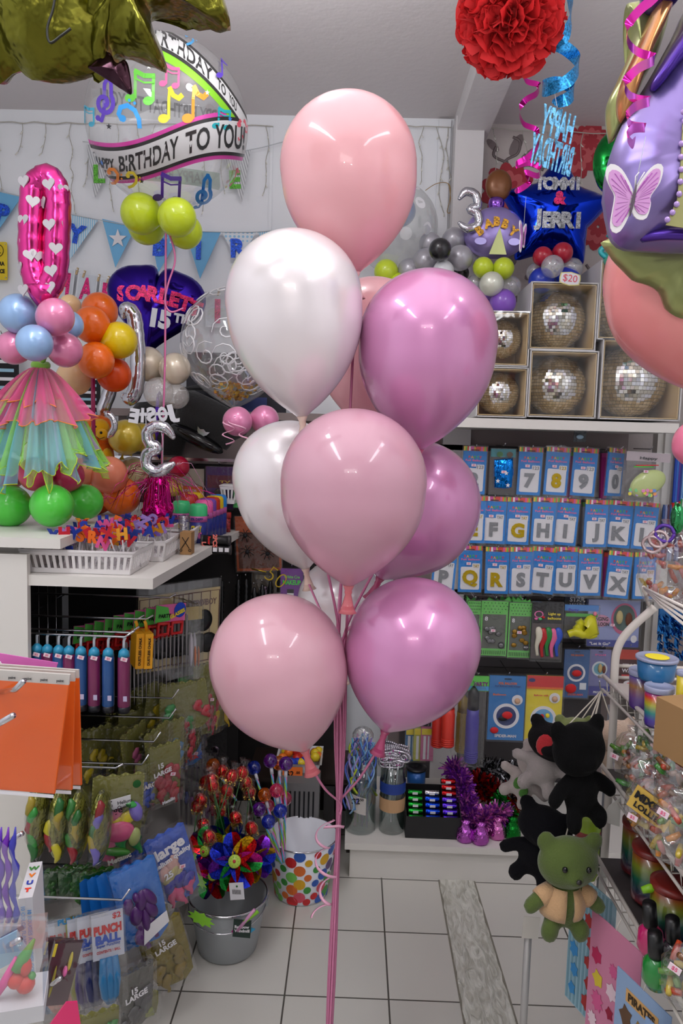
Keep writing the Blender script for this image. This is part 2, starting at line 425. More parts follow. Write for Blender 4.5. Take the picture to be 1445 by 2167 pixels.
RIB = mat('pink_ribbon', (226, 138, 178), .35, transl=.2)
rj = random.Random(3)
floorw = Vector((gath2.x-.01, gath2.y-.04, .12))
ends = []
for i, (x, y, r, tp, Y, m, lab, q) in enumerate(bq):
    c = P(x, y, Y); t = P(tp[0], tp[1], Y+.0); tv = (t-c); rr = S(r, Y); L = tv.length-rr*.06
    kn = True
    nm = None
    if m == LIL: nm = latex((200, 84, 130))
    if m == ROSE or m == LPK: nm = latex((228, 120, 128))
    if m == WPE: nm = latex((238, 206, 190))
    o = balloon(c, rr, L, m, lab, BG, tv, kn, n=64, nm=nm)
    e = Vector(c)+tv.normalized()*(L+rr*.22)
    j = Vector(((rj.random()-.5)*.02, (rj.random()-.5)*.02, 0))
    g1 = gather+j if i not in (7, 8) else (gath2+Vector((0, 0, .05))+j)
    g2 = gath2+j*.3
    path = smoothpath([e, e.lerp(g1, .5)+Vector((0, 0, -.01)), g1, g1.lerp(g2, .5)+j*.4, g2, g2.lerp(floorw, .5)+j*.5, floorw], 5)
    rb = MB(); rb.tube(path, .0027, RIB, 4, flat=.25); rb.build('ribbon', o, world=True)
    # small curled loop by the neck
# curl tied round the ribbons and the tail
kb = MB(); pts = []
for i in range(60):
    t = i/59; a = t*22; rad = .012+.01*math.sin(t*3)
    p = gath2+Vector((-.02-.012*math.sin(t*7)-.012*t+rad*math.cos(a)*.9, rad*math.sin(a), .01-.22*t))
    pts.append(p)
kb.tube([gath2+Vector((.012, -.01, 0)), gath2+Vector((0, -.014, .004)), gath2+Vector((-.03, -.01, -.002))]+pts, .0035, mat('pale_pink_ribbon', (240, 176, 204), .3), 4, flat=.2)
o = kb.build('curling_ribbon', loc=gath2, world=True); tag(o, 'curled pale pink ribbon tied round the bouquet ribbons above the floor', 'ribbon')
wb = MB(); wb.lathe([(.03, 0), (.045, .01), (.045, .07), (.02, .1), (.008, .12), (.03, .16)], foil((226, 120, 168)), n=16)
o = wb.build('balloon_weight', loc=(floorw.x, floorw.y, 0.001)); tag(o, 'pink foil balloon weight on the floor under the bouquet', 'balloon weight')
# neck curls on three balloons
def curl(p0, label, m, n=3, s=.03, turns=2, drop=.05):
    pts = []
    for i in range(turns*14):
        t = i/(turns*14-1); a = t*turns*2*math.pi
        pts.append(Vector(p0)+Vector((s*math.cos(a)*(1-.3*t)-s, s*.5*math.sin(a), s*math.sin(a)*.5-drop*t)))
    return MB().tube(pts, .003, m, 4, flat=.2)
# salmon balloon on the right, behind the foil figure
c = P(1480, 590, 1.45)
balloon(c, S(188, 1.45), S(240, 1.45), latex((246, 158, 154)), 'big salmon pink balloon at the right edge under the purple foil dress', None, P(1500, 830, 1.45)-c, n=64)
c = P(1478, 940, 1.3)
balloon(c, S(52, 1.3), S(56, 1.3), latex((236, 130, 160)), 'small rose pink balloon cut off by the right edge', None, (0, 0, -1))
# ================================================================ right back shelving
shelf_z = P(1200, 893, 2.74).z
yf, ys = 2.74, 3.2
sx0, sx1 = P(860, 890, yf).x, P(1432, 895, yf).x
mb = MB(); mb.box(((sx0+sx1)/2, (yf+YB-.1)/2, shelf_z), (sx1-sx0, YB-.1-yf, .032), LAM)
t = E('display_shelf', ((sx0+sx1)/2, ys-.02, 0), 'white and taupe wall shelving unit with hanging rails below the mirror ball boxes', 'shelving')
o = MB().box((0, (yf+ys)/2-ys, shelf_z-.012), (sx1-sx0, ys-yf, .034), LAM).build('shelf_board', t)
o = MB().box((0, .04, shelf_z/2), (sx1-sx0, .02, shelf_z-.02), LAMD).build('back_panel', t)
pl = P(1300, 1000, 2.95); 
for n_, px_, w_ in (('side_post', 1401, .045), ('side_post', 1384, .025)):
    p = P(px_, 1000, 3.05); MB().box((p.x+.02-t.location.x, -.12 if w_ > .03 else -.1, shelf_z/2), (w_, .05, shelf_z-.05), LAM).build(n_, t)
py0 = P(1000, 1800, 2.76)
YB0 = 2.64; bx0, bx1 = P(729, 1800, YB0).x, P(1440, 1800, YB0).x; BASEZ = P(740, 1778, YB0).z
o = MB().box(((bx0+bx1)/2-t.location.x, (YB0+ys)/2-ys, BASEZ-.013), (bx1-bx0, ys-YB0, .024), LAM).build('base_board', t)
o = MB().box(((bx0+bx1)/2+.01-t.location.x, (YB0+.02+ys)/2-ys, (BASEZ-.025)/2), (bx1-bx0-.02, ys-YB0-.02, BASEZ-.025), LAM).build('plinth', t)
rows = [(947, 2.98), (1053, 2.98), (1159, 2.98), (1262, 2.98), (1372, 2.98), (1430, 2.98)]
for py_, y_ in rows:
    a = P(960, py_, y_+.1)
    MB().box((0, .01, a.z), (sx1-sx0-.1, .02, .022), DARKP).build('hanging_rail', t)
# slatwall dark gaps
MB().box((0, .02, P(1100, 1420, 3.0).z-.3), (sx1-sx0-.1, .012, 1.1), mat('slate_panel', (74, 70, 72), .6)).build('slat_panel', t)
# dark corner behind the bouquet
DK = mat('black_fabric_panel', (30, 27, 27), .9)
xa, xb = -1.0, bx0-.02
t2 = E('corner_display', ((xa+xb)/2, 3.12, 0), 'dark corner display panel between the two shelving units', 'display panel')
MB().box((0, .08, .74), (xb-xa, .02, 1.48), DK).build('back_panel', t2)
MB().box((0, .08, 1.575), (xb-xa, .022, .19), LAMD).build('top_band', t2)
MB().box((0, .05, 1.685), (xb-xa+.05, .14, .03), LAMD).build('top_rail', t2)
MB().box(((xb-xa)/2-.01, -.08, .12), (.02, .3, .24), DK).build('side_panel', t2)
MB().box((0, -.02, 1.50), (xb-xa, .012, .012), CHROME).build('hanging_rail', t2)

# ---- letter balloon packs
BLUE = paper((26, 128, 210)); WHT = paper((226, 224, 228)); PRC = paper((236, 214, 224))
STR = [paper(c) for c in ((226, 70, 60), (240, 200, 60), (120, 190, 70), (220, 90, 170), (240, 130, 50), (240, 240, 235))]
FSIL = mat('printed_silver', (138, 140, 144), .35, metal=.4, bump=.6, bscale=120, bd=.003); FGOLD = mat('printed_gold', (190, 160, 24), .3, metal=.5, bump=.6, bscale=120, bd=.003)
CARDC = [paper(c) for c in ((230, 60, 60), (80, 190, 80), (250, 170, 60), (240, 110, 160))]
W_, H_ = .089, .166
def card_mb():
    mb = MB(); mb.box((0, .004, -H_/2), (W_, .007, H_), BLUE); return mb
def stripe_mb():
    mb = MB(); r = random.Random(4); x = -W_/2
    while x < W_/2-.001:
        w = min(.0065, W_/2-x); mb.box((x+w/2, 0, .006), (w, .004, .017), STR[r.randrange(6)]); x += w
    mb.box((0, -.0025, .001), (.03, .001, .004), mat('black_slot', (20, 20, 24), .6)); return mb
def head_mb():
    mb = MB(); s = 'PARTY'
    for i, ch in enumerate(s): text(mb, ch, CARDC[(0, 2, 1, 1, 0)[i]], .014, (-.021+.0105*i, -.0005, -.026), bold=.03)
    text(mb, 'Foil Balloon', CARDC[3], .0105, (0, -.0005, -.038), bold=.02, fit=.07)
    text(mb, 'air fill with a straw', paper((150, 200, 240)), .004, (0, -.0005, -.048), bold=.0, fit=.045); return mb
def rrect(w, h, r, n=4):
    o = []
    for cx, cz, a0 in ((w/2-r, h/2-r, 0), (-w/2+r, h/2-r, 90), (-w/2+r, -h/2+r, 180), (w/2-r, -h/2+r, 270)):
        for i in range(n+1): a = rd(a0+90*i/n); o.append((cx+r*math.cos(a), cz+r*math.sin(a)))
    return o
def win_mb():
    mb = MB(); mb.plate([(x, z-.111) for x, z in rrect(.072, .088, .006)], .002, WHT, Matrix.Translation((0, -.001, 0)))
    mb.plate([(x+.022, z-.064) for x, z in rrect(.03, .022, .003)], .002, WHT, Matrix.Translation((0, -.0014, 0))); return mb
card_me = card_mb().mesh('card'); stripe_me = stripe_mb().mesh('striped_header'); head_me = head_mb().mesh('card_text'); win_me = win_mb().mesh('picture_window')
sleeve = MB(); sleeve.box((0, .003, -H_/2+.004), (W_+.008, .014, H_+.03), CLEAR); sleeve_me = sleeve.mesh('plastic_sleeve')
stk = MB(); stk.box((0, 0, 0), (.017, .0015, .010), PRC); text(stk, '$5', paper((220, 90, 130)), .008, (0, -.001, 0)); stk_me = stk.mesh('price_sticker')
hook_me = MB().tube([(0, .16, .013), (0, -.012, .013), (0, -.025, .022)], .0022, CHROME, 6).mesh('peg_hook')
def mo(name, me, parent, loc=(0, 0, 0), rot=(0, 0, 0)):
    o = bpy.data.objects.new(name, me); COL.objects.link(o); o.parent = parent; o.location = loc; o.rotation_euler = rot; return o
rp = random.Random(11)
def pack(ch, px, py, rownm, gold=False, Y=2.9, stick=True, tilt=0, yaw=0, wsc=1, tag_='YAY'):
    p = P(px, py, Y)
    col = 'gold' if gold else 'silver'
    e = E('balloon_pack', p, 'blue hanging pack with a %s foil %s %s on its card' % (col, 'number' if ch.isdigit() else 'letter', ch), 'balloon pack', 'blue letter and number balloon packs', (0, tilt, yaw))
    if wsc != 1: e.scale = (wsc, 1, 1)
    mo('card', card_me, e); mo('striped_header', stripe_me, e); mo('card_text', head_me, e); mo('picture_window', win_me, e)
    F = FGOLD if gold else FSIL
    mb = MB(); text(mb, ch, F, .07, (0, -.003, -.111), ext=.004, bold=.05); mb.build('foil_figure', e)
    mb = MB(); text(mb, tag_, F, .017, (.022, -.002, -.063), bold=.03, fit=.024); mb.build('sample_word', e)
    mo('plastic_sleeve', sleeve_me, e)
    if stick: mo('price_sticker', stk_me, e, (-.008+rp.uniform(-.005, .005), -.006, -.056+rp.uniform(-.004, .004)))
    mo('peg_hook', hook_me, e)
    return e
for ch, x, y, g in (('2', 1006, 953, 0), ('7', 1124, 955, 0), ('8', 1182, 955, 1), ('9', 1240, 957, 0), ('0', 1306, 957, 0)):
    pack(ch, x, y, 'top', g, yaw=rp.uniform(-.15, .15) if ch != '0' else .6, tilt=rp.uniform(-.02, .05), tag_='123', Y=2.88)
for ch, x, y, g in (('E', 1004, 1058, 1), ('F', 1047, 1059, 0), ('G', 1099, 1061, 1), ('H', 1153, 1061, 0), ('I', 1202, 1063, 0), ('J', 1264, 1066, 0), ('K', 1315, 1068, 0), ('L', 1370, 1071, 0)):
    pack(ch, x, y, 'middle', g, yaw=rp.uniform(-.2, .2), tilt=rp.uniform(-.01, .05), Y=2.88+(.015 if ch in 'IK' else 0))
for ch, x, y, g in (('P', 944, 1161, 0), ('Q', 996, 1163, 1), ('R', 1053, 1166, 1), ('S', 1104, 1166, 0), ('T', 1153, 1166, 0), ('U', 1199, 1166, 0), ('V', 1250, 1170, 0), ('X', 1314, 1175, 0), ('Y', 1367, 1177, 1)):
    pack(ch, x, y, 'lower', g, yaw=rp.uniform(-.2, .2), tilt=rp.uniform(-.02, .06), Y=2.88)
# edges of the packs hanging behind
EDG = [paper(c) for c in ((28, 110, 180), (200, 60, 150), (180, 180, 190), (60, 130, 190), (210, 60, 60))]
n_ = 0
for (x, y, col, lab) in ((1092, 1058, 0, 'row with letters'), (1177, 953, 2, ''), (1213, 960, 1, ''), (1278, 962, 1, ''), (1290, 964, 3, ''), (1078, 1162, 4, ''), (1283, 1172, 1, ''), (1227, 1170, 3, ''), (1238, 1066, 2, ''), (1342, 1070, 3, '')):
    p = P(x, y, 2.95); e = E('balloon_pack', p, 'back pack of a hanging stack, only its coloured edge showing between letter packs', 'balloon pack', 'packs hidden behind the letter packs', (0, rp.uniform(-.05, .05), 0))
    mo('peg_hook', hook_me, e)
    MB().box((0, 0, -.085), (.03, .02, .17), EDG[col]).box((0, -.001, -.002), (.03, .022, .016), STR[n_ % 6]).build('card', e); mo('plastic_sleeve', sleeve_me, e, (0, .006, 0)); e.scale = (.8, 1, 1); n_ += 1
# ---- other packs on the same wall. generic builder
def flatpack(x0, y0, x1, y1, Y, base, label, parts=(), cat='pack', group=None, yaw=0, tilt=0, name='hanging_pack', hook=True, thick=.012, clear=False, price=None, clearbag=True):
    """pixel rectangle at depth Y, parts: (kind, u, v, w, h, mat, extra) in 0..1 card coordinates (v down)"""
    a = P((x0+x1)/2, y0, Y); w = S(x1-x0, Y); h = S(y1-y0, Y)
    e = E(name, a, label, cat, group, (0, tilt, yaw))
    mb = MB()
    if not clear:
        mb.box((0, thick/2, -h/2), (w, thick, h), base); mb.build('card', e)
    else:
        mb.box((0, thick/2, -h*.09), (w, .004, h*.18), base); mb.build('header_card', e)
    d = -.0008; names = {}
    for q in parts:
        kind, u, v, pw, ph, m = q[:6]; d -= .0005
        x = (u-.5)*w; z = -v*h; mb = MB()
        if kind == 'r': mb.plate([(x-pw*w/2, z-ph*h/2), (x+pw*w/2, z-ph*h/2), (x+pw*w/2, z+ph*h/2), (x-pw*w/2, z+ph*h/2)], .0006, m, Matrix.Translation((0, d, 0)))
        elif kind == 'c': mb.plate([(x+pw*w/2*math.cos(i*math.pi/16), z+ph*h/2*math.sin(i*math.pi/16)) for i in range(32)], .0006, m, Matrix.Translation((0, d, 0)))
        elif kind == 't': text(mb, q[6], m, ph*h, (x, d, z), bold=.03, fit=pw*w, ext=.0004)
        elif kind == 'b': mb.ball((x, d-.002, z), 1, m, 14, (pw*w/2, .008, ph*h/2))
        elif kind == 'p':   # limp latex balloon
            mb.tube(smoothpath([(x, d-.004, z+ph*h/2), (x+.2*pw*w, d-.008, z+ph*h*.2), (x-.1*pw*w, d-.008, z-ph*h*.15), (x+.1*pw*w, d-.004, z-ph*h/2)], 4), [pw*w*.18, pw*w*.36, pw*w*.46, pw*w*.5, pw*w*.48, pw*w*.42, pw*w*.36, pw*w*.3, pw*w*.26, pw*w*.22, pw*w*.2, pw*w*.2, pw*w*.2], m, 8, flat=.5)
        nm = {'r': 'printed_band', 'c': 'printed_disc', 't': 'printed_text', 'b': 'printed_spot', 'p': 'flat_balloon'}[kind]
        mb.build(nm, e)
    if clearbag: MB().box((0, thick/2-.003, -h/2), (w*1.05, thick+.012, h*1.03), CLEAR).build('plastic_sleeve', e)
    if price: mo('price_sticker', stk_me, e, ((price[0]-.5)*w, -thick-.006, -price[1]*h))
    if hook: mo('peg_hook', hook_me, e)
    return e
GRN = paper((110, 200, 96)); BLK = paper((22, 22, 26)); SKY = paper((90, 160, 220)); PNKp = paper((226, 110, 170)); YEL = paper((232, 212, 50)); REDP = paper((206, 40, 44)); LILP = paper((170, 150, 210)); NAVY = paper((24, 40, 110)); ORG = paper((226, 110, 40)); DGN = paper((30, 90, 40)); BRN = paper((110, 70, 50)); LGT = paper((214, 220, 226))
# star blue bag in the top row, pastel confetti balloon bag
e = flatpack(1040, 950, 1092, 1046, 2.86, paper((60, 140, 150)), 'clear bag with a folded bright blue foil balloon and white stars', [('b', .55, .5, .8, .5, foil((30, 130, 220), .5, 30)), ('c', .35, .12, .25, .12, paper((60, 120, 60))), ('c', .75, .12, .25, .12, paper((90, 70, 50)))], 'balloon pack', clear=True, price=(.5, .5))
m = foil((20, 120, 210), .6, 40); mb = MB(); mb.puff([(-.037, -.04), (.0, -.035), (.036, -.03), (.038, -.08), (.036, -.145), (.01, -.15), (-.03, -.147), (-.034, -.1)], .014, m, wr=.2); mb.build('folded_balloon', e, (0, -.004, 0))
for q in ((.01, -.09), (-.02, -.12), (.018, -.135)):
    MB().plate([(q[0]+(.009 if i % 2 == 0 else .004)*math.sin(i*math.pi/5), q[1]+(.009 if i % 2 == 0 else .004)*math.cos(i*math.pi/5)) for i in range(10)], .001, WHT, Matrix.Translation((0, -.019, 0))).build('printed_star', e)
e = flatpack(1328, 958, 1420, 1062, 2.8, paper((186, 172, 178)), 'clear bag holding a pale green balloon with pastel confetti dots', [('t', .5, .12, .4, .07, BLK, 'Happy')], 'balloon pack', clear=True, price=(.42, .38), tilt=.03)
w = S(92, 2.8); h = S(104, 2.8)
mb = MB(); mb.puff([(w*.40*math.cos(a)*(1.05 if math.cos(a) > 0 else .95), -h*.62+h*.27*math.sin(a)+w*.12*math.cos(a)) for a in [i*math.pi/12 for i in range(24)]], .02, latex((206, 220, 150))); mb.build('pale_balloon', e, (0, -.004, 0))
PAST = [paper(c) for c in ((240, 150, 200), (240, 226, 90), (140, 214, 150), (176, 150, 220), (250, 170, 110), (120, 160, 230))]
mb = MB(); r5 = random.Random(5)
for i in range(16):
    x = (r5.uniform(-.38, .2))*w; z = -h*(.74+r5.uniform(0, .12)-.0*x); y = -.004-.02*math.sqrt(max(.05, 1-(x/(w*.4))**2-((z+h*.62)/(h*.3))**2))-.002-i*.0001
    mb.plate([(x+.0065*math.cos(j*math.pi/6), z+.0065*math.sin(j*math.pi/6)) for j in range(12)], .0006, PAST[i % 6], Matrix.Translation((0, y, 0)))
mb.build('confetti_dots', e)
MB().tube([(-.35*w, -.012, -h*.3), (.1*w, -.012, -h*.28)], .002, plastic((90, 220, 60)), 6).tube([(-.3*w, -.012, -h*.27), (.2*w, -.014, -h*.24)], .002, plastic((230, 60, 60)), 6).build('straw', e)
# green dotted balloon packs
GS = mat('printed_dark_silver', (120, 120, 122), .3, metal=.6, bump=.8, bscale=90, bd=.005)
def greenpack(x0, x1, y0, y1, lab, m, hid=False):
    e = flatpack(x0, y0, x1, y1, 2.84, paper((96, 100, 92)), lab, [('r', .5, .12, 1, .24, GRN), ('r', .5, .93, 1, .13, GRN), ('r', .03, .5, .06, 1, GRN), ('r', .97, .5, .06, 1, GRN), ('t', .2, .32, .12, .1, WHT, '8'), ('c', .8, .8, .26, .13, BLK), ('t', .8, .8, .18, .04, WHT, 'RICH')], 'balloon pack', 'green dotted balloon packs', price=(.45, .52), thick=.01)
    w = S(x1-x0, 2.84); h = S(y1-y0, 2.84); mb = MB(); r = random.Random(x0)
    for i in range(26):
        x = (i % 7-3)/7.5*w; z = -h*(.03+.055*(i//7)); mb.box((x+(.5 if (i//7) % 2 else 0)*w/8, -.0065, z), (.003, .001, .003), BLK)
    for i in range(12): mb.box(((i-5.5)/13*w, -.0065, -h*.93), (.002, .001, h*.07), BLK)
    mb.build('black_dots', e)
    for i in range(9):
        x = r.uniform(-.3, .3)*w; z = -h*r.uniform(.42, .8); MB().ball((x, -.009, z), .009, m, 10, (1.2, .5, 1)).build('deflated_balloon', e)
greenpack(990, 1018, 1272, 1392, 'green dotted pack at the left end of its row, half hidden by the orchid balloon', GS)
greenpack(1019, 1076, 1272, 1392, 'green dotted pack of dark silver printed balloons', GS)
greenpack(1078, 1127, 1276, 1396, 'green dotted pack of gold printed balloons marked 8', mat('printed_dull_gold', (150, 112, 36), .3, metal=.5, bump=.8, bscale=90, bd=.005))
cr = MB(); rr_ = random.Random(8)
GRB = paper((90, 180, 80))
for i in range(70):
    p = P(rr_.uniform(985, 1125), rr_.uniform(1264, 1284), 2.88+rr_.random()*.08); a = rr_.random()*3
    cr.quad(p, p+Vector((.02*math.cos(a), .004, .014)), p+Vector((.022, -.01, -.01)), p+Vector((.004, -.006, -.018)), (GRB if i % 3 else BLK))
o = cr.build('pack_tops', loc=P(1050, 1275, 2.9), world=True); tag(o, 'crumpled green and black dotted tops of packs hanging behind', 'packs', kind='stuff')
e = flatpack(1127, 1276, 1192, 1402, 2.82, BLK, 'black topped pack of light up balloons in white, red, green, pink and blue', [('c', .22, .2, .3, .12, PNKp), ('c', .22, .2, .22, .09, BLK), ('r', .5, .66, .96, .62, paper((80, 70, 70))), ('t', .73, .19, .4, .06, YEL, 'Light up'), ('t', .73, .26, .44, .06, YEL, 'balloons')] +
    [('p', .2+.16*i, .66+.02*(i % 2), .26, .5, latex(c)) for i, c in enumerate(((226, 220, 200), (196, 30, 40), (40, 140, 60), (240, 110, 160), (50, 90, 200)))] +
    [('b', .12, .27, .12, .04, PNKp), ('b', .25, .27, .12, .04, paper((90, 210, 120))), ('b', .35, .24, .1, .04, REDP)], 'balloon pack', price=(.55, .6), thick=.01)
e = flatpack(1196, 1281, 1268, 1352, 2.83, paper((70, 130, 200)), 'small pack with a blue and green header and a folded yellow balloon', [('r', .5, .3, .94, .1, paper((80, 170, 70))), ('t', .25, .16, .3, .12, paper((60, 50, 170)), 'Party'), ('b', .88, .24, .12, .14, paper((226, 130, 150))), ('p', .5, .72, .8, .3, latex((224, 220, 30)))], 'balloon pack', clear=True, price=(.55, .5))
mb = MB(); mb.tube(smoothpath([(-.05, -.012, -.11), (-.02, -.016, -.1), (.02, -.016, -.112), (.055, -.012, -.108)]), [.014]*5+[.018]*6+[.013]*6+[.011]*2, latex((222, 216, 30)), 10); mb.build('folded_yellow_balloon', e)
e = flatpack(1246, 1270, 1356, 1371, 2.93, paper((150, 160, 206)), 'large lilac blue pack printed with a pink ring and SINGING BALLOON', [('c', .7, .4, .5, .68, paper((196, 90, 130))), ('c', .7, .38, .42, .56, paper((70, 96, 90))), ('c', .24, .45, .38, .26, paper((210, 150, 180))), ('t', .24, .41, .3, .11, BLK, 'SINGING'), ('t', .24, .52, .34, .1, BLK, 'BALLOON'), ('b', .6, .36, .14, .3, paper((196, 180, 130))), ('b', .78, .4, .14, .3, paper((110, 66, 50))), ('r', .5, .93, 1, .14, paper((60, 70, 150))), ('t', .25, .94, .4, .08, WHT, '"Let It Go"'), ('c', .9, .82, .12, .16, WHT)], 'balloon pack', thick=.008, price=(.46, .52))
e = flatpack(1196, 1256, 1262, 1300, 2.97, paper((40, 40, 60)), 'black and white pack edge peeping out above the small yellow balloon pack', [('t', .4, .3, .5, .3, WHT, 'STAR'), ('t', .4, .6, .5, .3, WHT, 'WARS'), ('r', .85, .5, .3, .5, paper((50, 80, 170)))], 'balloon pack')
def discpack(x0, y0, x1, y1, Y, base, lab, ring, mid, top, btext, bcol, parts=(), tilt=0, cz=.62, cr_=.72):
    w = x1-x0; h = y1-y0; q = w/h
    return flatpack(x0, y0, x1, y1, Y, base, lab, [('c', .5, cz, cr_, cr_*q, ring), ('c', .5, cz, cr_*.76, cr_*.76*q, mid), ('t', .5, .11, .5, .05, top[1], top[0]), ('t', .5, .93, .6, .06, bcol, btext), ('r', .5, .04, .2, .015, BLK)]+list(parts), 'balloon pack', tilt=tilt, thick=.008)
SKB = paper((40, 120, 190)); 
discpack(1036, 1431, 1114, 1574, 2.8, SKB, 'blue pack with a large white ring and dark disc, beside the yellow pack', WHT, paper((30, 50, 110)), ('FOIL BALLOON', ORG), 'SPIDER-MAN', WHT, [('b', .52, .6, .3, .12, REDP), ('b', .4, .66, .26, .06, BLK), ('b', .18, .84, .24, .1, REDP), ('c', .78, .36, .3, .16, WHT), ('b', .78, .37, .16, .09, paper((200, 160, 130))), ('t', .28, .28, .36, .04, ORG, 'Balloon'), ('t', .5, .15, .7, .03, NAVY, 'Foil Balloon with Design')])
discpack(1115, 1431, 1193, 1574, 2.82, YEL, 'yellow pack with a red top and a white ring around a pale blue disc', WHT, paper((110, 170, 220)), ('foil', SKB), 'Balloon', REDP, [('r', .5, .08, 1, .18, REDP), ('r', .5, .18, 1, .03, ORG), ('c', .78, .33, .3, .16, WHT), ('b', .78, .34, .16, .09, paper((200, 160, 130))), ('c', .13, .06, .18, .06, NAVY), ('b', .45, .62, .12, .08, REDP), ('b', .6, .6, .12, .07, YEL), ('t', .4, .29, .4, .035, REDP, 'Balloon with')], cz=.66)
discpack(1195, 1375, 1249, 1481, 2.9, paper((40, 90, 150)), 'small blue pack with a white ring, above the black plush toy', WHT, paper((34, 60, 120)), ('FOIL BALLOON', ORG), 'SPIDER-MAN', paper((206, 90, 90)), [('b', .5, .48, .4, .14, REDP), ('b', .3, .8, .46, .2, REDP), ('r', .78, .75, .26, .14, LGT)], cz=.48)
discpack(1248, 1375, 1294, 1475, 2.92, paper((120, 120, 170)), 'lilac pack with a pale blue round picture, behind the white rack post', LGT, paper((110, 170, 190)), ('Foil', PNKp), 'FROZEN', WHT, [('b', .5, .4, .2, .2, paper((200, 176, 120))), ('b', .68, .42, .16, .18, paper((120, 76, 60))), ('r', .5, .9, 1, .2, paper((60, 60, 140))), ('t', .5, .93, .5, .06, WHT, 'FROZEN')], cz=.42)
flatpack(1306, 1372, 1354, 1462, 2.94, paper((70, 20, 22)), 'dark red pack with white block letters behind the rack', [('r', .5, .15, .9, .24, paper((196, 60, 40))), ('t', .6, .42, .7, .12, WHT, 'STAR'), ('t', .6, .54, .7, .12, WHT, 'WARS'), ('r', .6, .66, .7, .04, REDP), ('c', .6, .86, .5, .16, WHT), ('b', .6, .88, .26, .1, REDP)], 'pack')
flatpack(985, 1432, 1036, 1464, 2.8, GRN, 'green header card of a pump pack marked PARTY, right of the orchid balloon', [('r', .5, .8, 1, .3, SKY), ('t', .66, .5, .6, .4, paper((130, 40, 130)), 'PARTY')], 'pack', clearbag=False)
# pumps
def pump(x, y0, y1, Y, c, lab, cap=None, sheath=True):
    a = P(x, y0, Y); h = S(y1-y0, Y); r = .025
    e = E('balloon_pump', a, lab, 'balloon pump', 'balloon pumps hanging by the base shelf')
    MB().lathe([(r*.9, -h), (r, -h+.004), (r, -h*.4), (r*.92, -h*.38), (r*.92, -h*.3)], plastic(c), n=20).build('barrel', e)
    MB().lathe([(r*.86, -h*.3), (r*.86, -h*.08), (r*.5, -h*.04), (.004, 0)], plastic(cap or c), n=20).build('handle', e)
    mb = MB(); [mb.lathe([(r*1.06, -h*.85-i*.008), (r*1.06, -h*.85-i*.008-.003)], plastic(c), n=20) for i in range(4)]; mb.build('grip_rings', e)
    if sheath: MB().box((0, 0, -h*.52), (.085, .06, h*1.02), CLEAR).build('plastic_sleeve', e)
    mo('peg_hook', hook_me, e, (0, 0, 0))
pump(930, 1470, 1586, 2.85, (206, 50, 40), 'bright red balloon pump hanging left of the purple pump', sheath=False)
pump(951, 1465, 1586, 2.8, (220, 60, 46), 'bright red balloon pump hanging nearest beside the orchid balloon', sheath=False)
pump(981, 1470, 1598, 2.9, (170, 140, 40), 'mustard yellow balloon pump in a clear bag')
pump(1003, 1452, 1622, 2.78, (70, 60, 160), 'purple blue balloon pump with a black handle in a clear bag', (26, 26, 30))
# small hanging picture under the shelf
o = MB().box((0, 0, 0), (S(25, 2.9), .004, S(31, 2.9)), mat('dark_photo_card', (50, 54, 60), .2, bump=.4, bscale=40)).build('photo_card', loc=P(1227, 919, 2.85)); tag(o, 'small dark photo card hung under the shelf above the packs', 'card')
MB().ball((0, -.003, -.01), .014, plastic((160, 190, 210)), 10, (1, .2, .6)).build('picture', o)
# blue pens / tubes rack at far right
rr_ = random.Random(2)
PENS = [(40, 80, 190), (60, 120, 210), (90, 60, 160), (30, 60, 150), (120, 170, 220)]
for i in range(11):
    x = 1421+i*4.2; p = P(x, 1108-i*2, 3.0); L = S(195+rr_.uniform(-8, 8), 3.0)
    e = E('party_straw_pack', p-Vector((0, 0, 0)), 'blue and purple stick pack standing at the far right beside the shelf post', 'pack', 'blue stick packs at the right edge')
    MB().lathe([(.004, 0), (.006, .01), (.006, L*.93), (.003, L)], plastic(PENS[i % 5]), n=8).build('tube', e)
    MB().lathe([(.0065, 0), (.0065, L*.22)], plastic(((200, 40, 40), (40, 150, 80), (220, 220, 225))[i % 3]), n=8).build('tip', e)
for i in range(9):
    x = 1405+i*5; p = P(x, 1068, 3.0); L = S(120, 3.0)
    e = E('party_straw_pack', p-Vector((0, 0, L)), 'pale blue stick pack in the second row beside the shelf post', 'pack', 'blue stick packs of the second row')
    MB().lathe([(.004, 0), (.006, .01), (.006, L*.93), (.003, L)], plastic(((60, 90, 150), (150, 160, 200), (90, 60, 80))[i % 3]), n=8).build('tube', e)
t3 = E('side_shelf', (P(1440, 1110, 3.05).x+.25, 3.1, 0), 'brown shelf with upright backing to the right of the white post', 'shelf')
MB().box((0, .03, .75), (.66, .02, 1.5), LAMD).build('back_panel', t3)
MB().box((0, -.06, P(1430, 1120, 3.0).z), (.66, .2, .02), LAMD).build('shelf_board', t3)
e = flatpack(1396, 1290, 1445, 1345, 2.9, paper((50, 110, 170)), 'bundle of shiny blue foil decorations hanging right of the white posts', [], 'decoration', clearbag=False, hook=True)
mb = MB(); r = random.Random(6)
for i in range(90):
    x = r.uniform(-.055, .055); z = -r.uniform(.0, .17); a = r.random()*6
    mb.quad(Vector((x, -.015, z)), Vector((x+.014*math.cos(a), -.03, z-.01)), Vector((x+.012, -.025, z-.03)), Vector((x-.004, -.02, z-.025)), foil((50, 120, 190)))
mb.build('foil_fringe', e)

